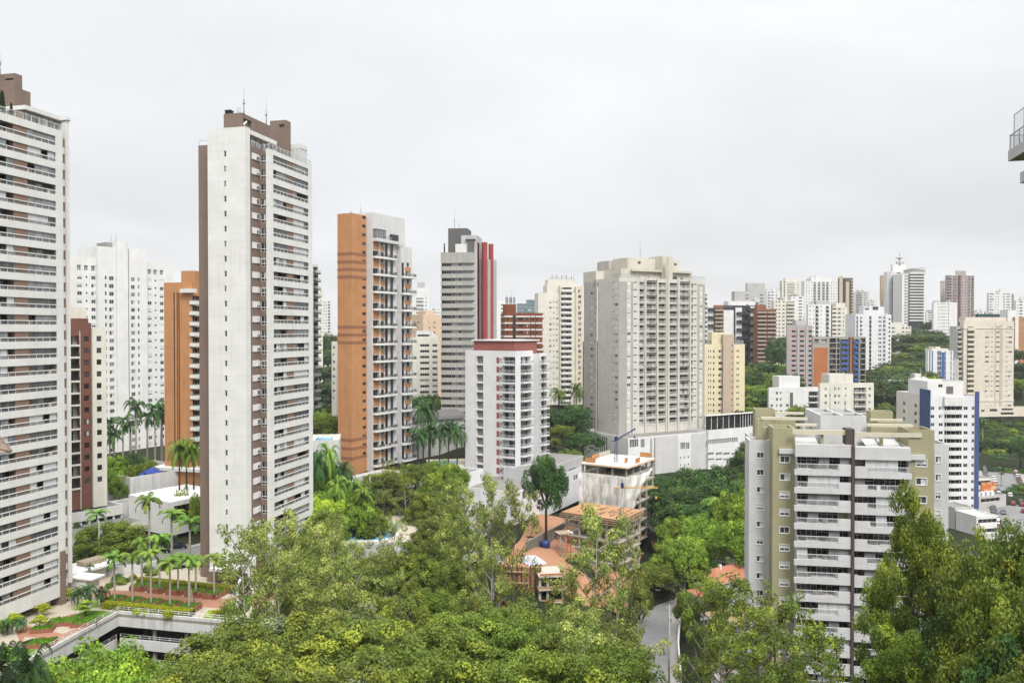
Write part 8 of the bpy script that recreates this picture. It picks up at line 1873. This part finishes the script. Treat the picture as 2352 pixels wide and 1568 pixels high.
# roof terrace cypresses of the left tower
for px, yt, yb_, lb in ((9, 208, 248, 'taller dark cypress on the roof terrace of the left tower'), (30, 236, 256, 'shorter dark cypress on the roof terrace of the left tower')):
    yl_ = 1.6; xl_ = LT.lx(px, yl_); q = LT.w2((xl_, yl_)); zb_ = zof(yb_ + 6, q.y); h = zof(yt, q.y) - zb_; r = empty('cypress', (q.x, q.y, zb_), 0); tag(r, lb, 'cypress'); r.scale = (h / 6 * 1.3, h / 6 * 1.3, h / 6); inst(TREES['cypress', 0][0], 'trunk', r); inst(crown('cypress', 0, 'cyp'), 'crown', r)
# --- the wood in the foreground: (kind, leaf, px, top y, distance, width)
def many(lst, label, group):
    for i, (kd, lm, px, yt, d, w) in enumerate(lst): tree(kd, lm, px, yt, d, label[i] if isinstance(label, list) else label, group, w)
wood = []
rw = random.Random(31)
for row, (d, y0, x0, x1, n) in enumerate(((96, 1492, 880, 1440, 7), (112, 1440, 930, 1400, 6), (124, 1400, 960, 1400, 5))):
    for i in range(n):
        px = x0 + (x1 - x0) * (i + rw.uniform(.2, .8)) / n; wood.append(('dome', 'moss', px, y0 + rw.uniform(-24, 22), d + rw.uniform(-5, 5), 1.1))
many(wood, 'moss green crown in the dense wood at the foot of the picture', 'crowns of the moss green wood')
wood = []
for d, y0, x0, x1, n in ((92, 1500, 420, 900, 5), (106, 1430, 480, 900, 5), (118, 1400, 560, 860, 4)):
    for i in range(n): px = x0 + (x1 - x0) * (i + rw.uniform(.25, .75)) / n; wood.append(('dome', 'olive' if rw.random() < .7 else 'grey', px, y0 + rw.uniform(-20, 18), d + rw.uniform(-4, 4), 1.15))
wood += [('dome', 'grey', 540, 1412, 112, 1.0), ('dome', 'grey', 620, 1402, 118, .8), ('dome', 'olive', 720, 1398, 112, 1.2)]
many(wood, 'olive crown in the wood in front of the parking garage', 'crowns of the olive wood')
mid = []
for (px, yt, d) in ((752, 1160, 176), (725, 1190, 168), (905, 1330, 146), (880, 1135, 200), (930, 1105, 208), (985, 1120, 205), (1010, 1080, 215), (1000, 1180, 182), (1040, 1160, 190), (960, 1240, 162), (1000, 1260, 158), (1060, 1230, 165), (780, 1340, 140), (850, 1355, 135), (930, 1340, 140), (1010, 1340, 142), (1080, 1350, 140), (1030, 1300, 150), (1110, 1390, 132), (1190, 1375, 136), (1170, 1420, 125), (700, 1250, 146), (1060, 1290, 152), (955, 1385, 128), (1090, 1310, 155), (800, 1400, 126)):
    mid.append((rw.choice(['dome', 'dome', 'broad', 'airy']) if px < 1030 else rw.choice(['dome', 'airy']), rw.choice(['olive', 'euc', 'olive', 'moss']), px, yt, d, rw.uniform(.72, .95)))
mid += [('dome', 'olive', 835, 1270, 160, .6), ('dome', 'euc', 790, 1278, 158, .6), ('dome', 'olive', 897, 1262, 162, .6), ('airy', 'euc', 905, 1205, 172, .8), ('dome', 'moss', 760, 1300, 150, .6)]
many(mid, 'olive lime tree in the mixed wood between the central tower and the site', 'trees of the mixed wood')
al = [(815, 1255, 150, 'airy tree standing before the white pool terrace wall'), (868, 1262, 152, 'airy tree right in front of the round pool'), (762, 1235, 158, 'airy tree at the left end of the pool terrace'), (560, 1245, 118, 'airy tree with a forked trunk in front of the central tower base'), (605, 1230, 122, 'airy tree covering the lower right corner of the central tower'), (668, 1195, 134, 'thin airy tree before the lowest balconies of the central tower'), (640, 1290, 116, 'low airy tree by the sculpture lawn'), (740, 1300, 126, 'loose airy tree before the white terrace'), (800, 1345, 124, 'airy tree left of the pool terrace view'), (690, 1330, 116, 'airy olive tree above the glass pavilion')]
for px, yt, d, lb in al: tree('airy', 'euc', px, yt, d, lb, 'airy trees beside the central tower', .8)
for px, yt, d, lb, s in ((1068, 1120, 150, 'left slender eucalyptus before the long white building', 0), (1135, 1112, 148, 'tall slender eucalyptus before the red roofed tower', 1), (1180, 1150, 146, 'right slender eucalyptus before the long white building', 2), (1128, 1270, 132, 'leafy eucalyptus in front of the orange earth wall', 3), (1020, 1150, 158, 'eucalyptus with whitish stem in the mixed wood', 4)): tree('airy', 'euc', px, yt, d, lb, 'slender eucalyptus trees before the long white building', .78, s=s)
for px, yt, d, lb, s, w in ((1375, 1192, 120, 'tall eucalyptus with pale tips in front of the building site', 1, .95), (1318, 1330, 116, 'left eucalyptus in front of the plywood deck', 2, .65), (1418, 1262, 122, 'right eucalyptus in front of the building site', 3, .7), (1355, 1400, 106, 'lower eucalyptus at the left of the narrow street', 0, 1.0), (1290, 1430, 112, 'eucalyptus below the concrete floors of the site', 4, .85), (1330, 1450, 100, 'eucalyptus at the wood edge by the street', 1, .9), (1452, 1330, 140, 'pale tipped eucalyptus close to the white parked car', 2, .5)): tree('airy', 'euc', px, yt, d, lb, 'eucalyptus trees before the building site', w, s=s)
for px, yt, d, lb, s, w in ((1618, 1345, 116, 'airy eucalyptus at the right kerb of the narrow street', 3, .72), (1672, 1338, 118, 'airy eucalyptus in front of the tiled houses', 4, .95), (1700, 1360, 120, 'airy eucalyptus beside the grey wing', 0, .8), (1655, 1450, 106, 'lower airy tree at the right kerb', 1, .8), (1785, 1395, 104, 'airy tree before the olive pier', 2, .95), (1840, 1440, 98, 'airy tree before the lowest balconies', 3, .9), (1735, 1480, 96, 'airy tree at the bottom of the grey wing', 0, .9), (1890, 1500, 92, 'low airy tree below the balconies', 1, .8)): tree('airy', 'olive', px, yt, d, lb, 'airy trees between the street and the olive building', w, s=s)
tree('tuft', 'moss', 2095, 1158, 96, 'tall tufted eucalyptus in front of the olive building', None, .6, s=0); tree('tuft', 'olive', 2030, 1330, 92, 'leaning tufted eucalyptus before the right balconies', None, .55, s=1); tree('tuft', 'moss', 2150, 1235, 98, 'tufted tree touching the right wing of the olive building', None, .6, s=1); tree('tuft', 'moss', 2062, 1470, 86, 'low tufted tree at the bottom before the olive building', None, .7, s=0)
rg = []
for (px, yt, d, lm, kd) in ((2222, 1200, 92, 'olive', 'dome'), (2285, 1208, 88, 'olive', 'dome'), (2345, 1165, 86, 'olive', 'dome'), (2400, 1190, 84, 'olive', 'dome'), (2205, 1300, 88, 'moss', 'airy'), (2262, 1300, 82, 'moss', 'dome'), (2335, 1300, 80, 'olive', 'dome'), (2195, 1400, 84, 'dark', 'airy'), (2250, 1420, 78, 'moss', 'dome'), (2325, 1420, 76, 'dark', 'dome'), (2395, 1380, 76, 'moss', 'dome'), (2165, 1500, 84, 'dark', 'airy'), (2235, 1520, 74, 'dark', 'dome'), (2315, 1530, 70, 'moss', 'dome')): rg.append((kd, lm, px, yt, d, .8))
many(rg, 'dark and lime crown in the tree mass at the lower right corner', 'tree mass at the lower right')
for px, yt, d, lb, lm, w in ((235, 1474, 108, 'bright green broad tree below the garage parapet', 'lush', 1.15), (160, 1496, 102, 'bright broad tree at the lower left', 'lush', 1.05), (315, 1492, 104, 'bright broad tree in front of the garage decks', 'lush', 1.0), (120, 1520, 96, 'bright broad tree next to the drooping palms', 'lush', .9), (205, 1505, 98, 'bright broad tree in the lower left middle', 'lush', .9), (250, 1530, 92, 'lowest bright broad tree at the bottom left', 'lush', .9), (170, 1492, 112, 'grey green tree between the parapet and the bright trees', 'grey', .6)): tree('broad', lm, px, yt, d, lb, 'broad trees at the lower left', w)
for px, yt, d, lb in ((5, 1550, 92, 'palm with drooping fronds in the lower left corner'), (70, 1556, 90, 'second drooping palm in the lower left corner')): tree('queen', 'dpalm', px, yt, d, lb, 'drooping palms at the lower left', .65)
for px, yt, d in ((370, 1540, 96), (420, 1545, 94), (450, 1500, 104), (480, 1530, 98)): tree('dome', 'olive', px, yt, d, 'shaded tree at the foot of the garage decks', 'trees at the foot of the garage decks', .8)
# trees around the condominium and the site
for px, yt, d, lb, lm, kd, w in ((1255, 1032, 214, 'tall dark green tree standing before the long white building', 'dark', 'broad', .85), (1318, 925, 330, 'dark round tree left of the beige condominium', 'dark', 'broad', 1.0), (1290, 975, 318, 'green round tree below the cream tower', 'moss', 'broad', 1.2), (1340, 990, 312, 'big dark tree before the podium of the condominium', 'dark', 'broad', 1.3), (1262, 940, 350, 'dark tree at the left foot of the cream tower', 'dark', 'broad', 1.0), (1275, 1010, 300, 'green tree behind the red roofed tower', 'moss', 'broad', 1.2), (1315, 1030, 290, 'lime tipped tree right behind the white low roofs', 'moss', 'broad', 1.1), (1345, 1010, 300, 'dark tree with bare twigs by the podium corner', 'dark', 'airy', .9)): tree(kd, lm, px, yt, d, lb, 'trees left of the condominium', w)
sl = []
for (px, yt, d, lm) in ((1530, 1085, 255, 'dark'), (1575, 1070, 262, 'dark'), (1620, 1072, 260, 'dark'), (1660, 1065, 262, 'dark'), (1545, 1115, 245, 'dark'), (1600, 1110, 245, 'dark'), (1650, 1105, 245, 'dark'), (1700, 1060, 262, 'dark'), (1555, 1145, 238, 'dark'), (1610, 1150, 232, 'dark'), (1690, 1100, 240, 'dark')): sl.append(('broad', lm, px, yt, d, 1.15))
many(sl, 'dark leathery tree in the clump right of the unfinished tower', 'dark trees right of the unfinished tower')
sl = []
for (px, yt, d) in ((1560, 1180, 222), (1600, 1175, 220), (1690, 1115, 225), (1715, 1150, 215), (1700, 1185, 205), (1552, 1228, 210), (1580, 1230, 205), (1522, 1272, 205), (1505, 1295, 200), (1610, 1215, 215)): sl.append(('broad', 'lush' if px > 1530 else 'moss', px, yt, d, .95))
many(sl, 'bright green feathery tree beside the narrow street', 'bright trees beside the narrow street')
for px, yt, d, lm in ((1640, 1282, 205, 'dark'), (1622, 1290, 200, 'moss'), (1600, 1335, 195, 'lush'), (1575, 1360, 180, 'moss'), (1640, 1345, 180, 'moss'), (1470, 1330, 185, 'olive')): tree('broad', lm, px, yt, d, 'small tree squeezed between the houses and the street', 'small trees by the houses', .5)
# greenery between the central tower and the duplex tower
gl = []
for (px, yt, d, lm, kd) in ((735, 935, 290, 'lush', 'broad'), (750, 945, 285, 'moss', 'broad'), (727, 1040, 215, 'dark', 'broad'), (745, 1055, 210, 'dark', 'broad'), (770, 1060, 215, 'dark', 'broad'), (735, 1090, 205, 'lush', 'broad'), (780, 1100, 208, 'dark', 'broad'), (760, 1120, 195, 'lush', 'broad'), (800, 1130, 195, 'moss', 'broad'), (830, 1110, 215, 'dark', 'broad'), (860, 1085, 236, 'olive', 'broad'), (890, 1060, 240, 'euc', 'airy'), (905, 1075, 236, 'olive', 'broad'), (955, 1060, 240, 'olive', 'broad'), (1000, 1050, 245, 'moss', 'broad'), (1040, 1060, 240, 'lush', 'broad'), (820, 1150, 190, 'lush', 'broad'), (740, 1140, 185, 'lime', 'broad'), (845, 1160, 190, 'moss', 'broad')): gl.append((kd, lm, px, yt, d, .75))
many(gl, 'garden tree in the greenery below the orange duplex tower', 'garden trees below the duplex tower')
for px, yt, d in ((755, 1050, 205), (790, 1085, 205), (730, 1065, 200), (775, 1120, 190), (815, 1120, 198), (835, 1140, 192)): tree('queen', 'palm' if px % 2 else 'dpalm', px, yt, d, 'palm in the greenery below the orange duplex tower', 'palms below the duplex tower', .7)
for px, yt, d, lm in ((960, 905, 335, 'dark'), (985, 900, 340, 'dark'), (1002, 915, 335, 'moss'), (970, 935, 320, 'dark')): tree('broad', lm, px, yt, d, 'dark tree below the white gabled block', 'dark trees below the gabled block', 1.2)
# left: shrubs on the walled terrace, trees behind
for i, (px, yt, d, lm) in enumerate(((265, 1045, 225, 'lush'), (285, 1040, 228, 'dark'), (305, 1035, 232, 'dark'), (330, 1055, 225, 'moss'), (260, 1070, 220, 'lush'), (300, 1065, 222, 'moss'), (345, 1050, 235, 'moss'), (320, 1045, 236, 'dark'), (250, 1060, 222, 'dark'), (275, 1085, 216, 'lush'))): tree('broad', lm, px, yt, d, 'dense garden bush on the terrace before the broad white tower', 'bushes on the walled terrace', .55, zb=2.0)
for px, yt, d, lm in ((180, 1195, 196, 'dark'), (190, 1225, 188, 'dark'), (350, 1230, 190, 'dark'), (370, 1225, 190, 'dark'), (390, 1220, 190, 'dark'), (410, 1110, 205, 'lush'), (425, 1105, 205, 'moss'), (448, 1115, 200, 'lush'), (250, 1310, 170, 'dark'), (300, 1312, 168, 'dark'), (340, 1305, 168, 'dark'), (350, 1318, 166, 'moss'), (380, 1300, 170, 'dark')): tree('shrub', lm, px, yt, d, 'dark shrub along the street walls', 'shrubs along the street walls', 1.0, zb=-.3, hmin=.9)
# woods on the slopes
def wood_mass(spots, label, group, lms, kd='broad', w=1.2):
    for i, (px, yt, d) in enumerate(spots): q = P(px, yt, d); tree(kd, lms[i % len(lms)], px, yt, d, label, group, w, zb=min(terr(q.x, q.y) - .3, q.z - 10.5))
sp = [(x + rw.uniform(-5, 5), y + rw.uniform(-5, 5), d) for y, d, xs_ in ((765, 620, (735, 750, 765)), (800, 560, (732, 748, 764)), (840, 480, (730, 745, 760)), (880, 420, (728, 742, 758)), (915, 360, (730, 748))) for x in xs_]
wood_mass(sp, 'dark tree of the hillside wood seen between the central and duplex towers', 'hillside wood behind the central tower', ['hill', 'dark'])
sp = [(x + rw.uniform(-7, 7), y + rw.uniform(-5, 5), d) for y, d, xs_ in ((832, 520, (1722, 1740, 1758, 1776, 1795)), (852, 490, (1716, 1734, 1752, 1772, 1792, 1808)), (878, 460, (1716, 1736, 1756, 1776, 1798)), (905, 440, (1716, 1736, 1758)), (930, 420, (1716, 1738, 1760))) for x in xs_]
wood_mass(sp, 'green tree on the slope between the pale yellow and pink striped towers', 'wood between the yellow and pink striped towers', ['lush', 'dark', 'dark', 'moss'])
sp = [(x + rw.uniform(-8, 8), y + rw.uniform(-4, 4), d) for y, d, xs_ in ((757, 620, (2108, 2125, 2140)), (768, 600, (2092, 2112, 2132, 2152, 2172)), (785, 580, (2080, 2100, 2122, 2145, 2168, 2190)), (808, 560, (2068, 2090, 2112)), (832, 530, (2058, 2080, 2100, 2120)), (845, 480, (2052, 2072, 2094, 2114, 2130)), (862, 450, (2045, 2064, 2084, 2140)), (815, 560, (2050, 2062, 2105, 2125)), (838, 510, (2046, 2060, 2128, 2145)), (858, 470, (2050, 2066)), (775, 640, (2060, 2075, 2205, 2190)), (795, 570, (2120, 2140, 2160, 2180))) for x in xs_]
wood_mass(sp, 'tree of the wooded hill below the ridge office tower', 'wooded hill below the office tower', ['hill', 'hill', 'dark', 'hill', 'moss'], w=1.9)
sp = [(1788, 770, 560), (1800, 768, 560), (1812, 775, 560), (1795, 790, 550), (2055, 742, 800), (2070, 745, 800), (2085, 748, 790), (2130, 738, 900), (2142, 735, 900), (1950, 750, 700), (1958, 745, 700), (1150, 790, 520), (1145, 775, 540), (1155, 800, 500)]
wood_mass(sp, 'distant dark tree between the towers of the skyline', 'distant trees between the towers', ['hill', 'dark'])
sp = [(x + rw.uniform(-6, 6), y + rw.uniform(-4, 4), d) for y, d, xs_ in ((982, 470, (2262, 2285, 2310, 2335)), (1005, 440, (2275, 2300, 2325, 2350)), (1030, 420, (2295, 2320, 2345)), (1070, 380, (2345, 2365)), (1110, 330, (2372, 2390)), (955, 490, (2268, 2290, 2315, 2340)), (1050, 400, (2320, 2340, 2358)), (1018, 450, (2262, 2340, 2360)), (968, 480, (2258, 2278, 2300, 2322, 2345)), (992, 455, (2266, 2290, 2312, 2334)), (1040, 410, (2312, 2334, 2352))) for x in xs_]
wood_mass(sp, 'dark tree along the right hand street beyond the blue and white tower', 'trees along the right hand street', ['dark', 'dark', 'moss'], w=1.7)
for px, yt, d, lm in ((2345, 1000, 380, 'dark'), (1990, 925, 400, 'hill'), (2010, 930, 400, 'dark'), (2030, 922, 410, 'moss'), (2048, 928, 405, 'hill'), (2350, 830, 520, 'hill'), (2345, 870, 500, 'lush'), (2340, 800, 540, 'hill'), (1835, 925, 380, 'moss'), (1720, 1010, 300, 'dark'), (1705, 1030, 290, 'dark'), (1630, 955, 380, 'moss'), (1650, 957, 380, 'moss'), (1668, 950, 385, 'moss'), (1700, 940, 400, 'dark')): tree('broad', lm, px, yt, d, 'tree filling the gap between two buildings of the middle distance', 'trees in the gaps of the middle distance', .9)
# ------------------------------------------------------------------ air between here and the ridge
hz = bpy.data.materials.new('haze'); hz.use_nodes = True; ht = hz.node_tree; ht.nodes.clear(); ho = nd(ht, 'ShaderNodeOutputMaterial'); hv = nd(ht, 'ShaderNodeVolumePrincipled')
hv.inputs['Color'].default_value = (.93, .95, .98, 1); hv.inputs['Density'].default_value = .00009; hv.inputs['Anisotropy'].default_value = .2; ht.links.new(hv.outputs[0], ho.inputs['Volume'])
t = MB(); t.box(-3300, 3300, -700, 3300, -40, 175, hz); o = t.build('haze'); tag(o, kind='stuff')
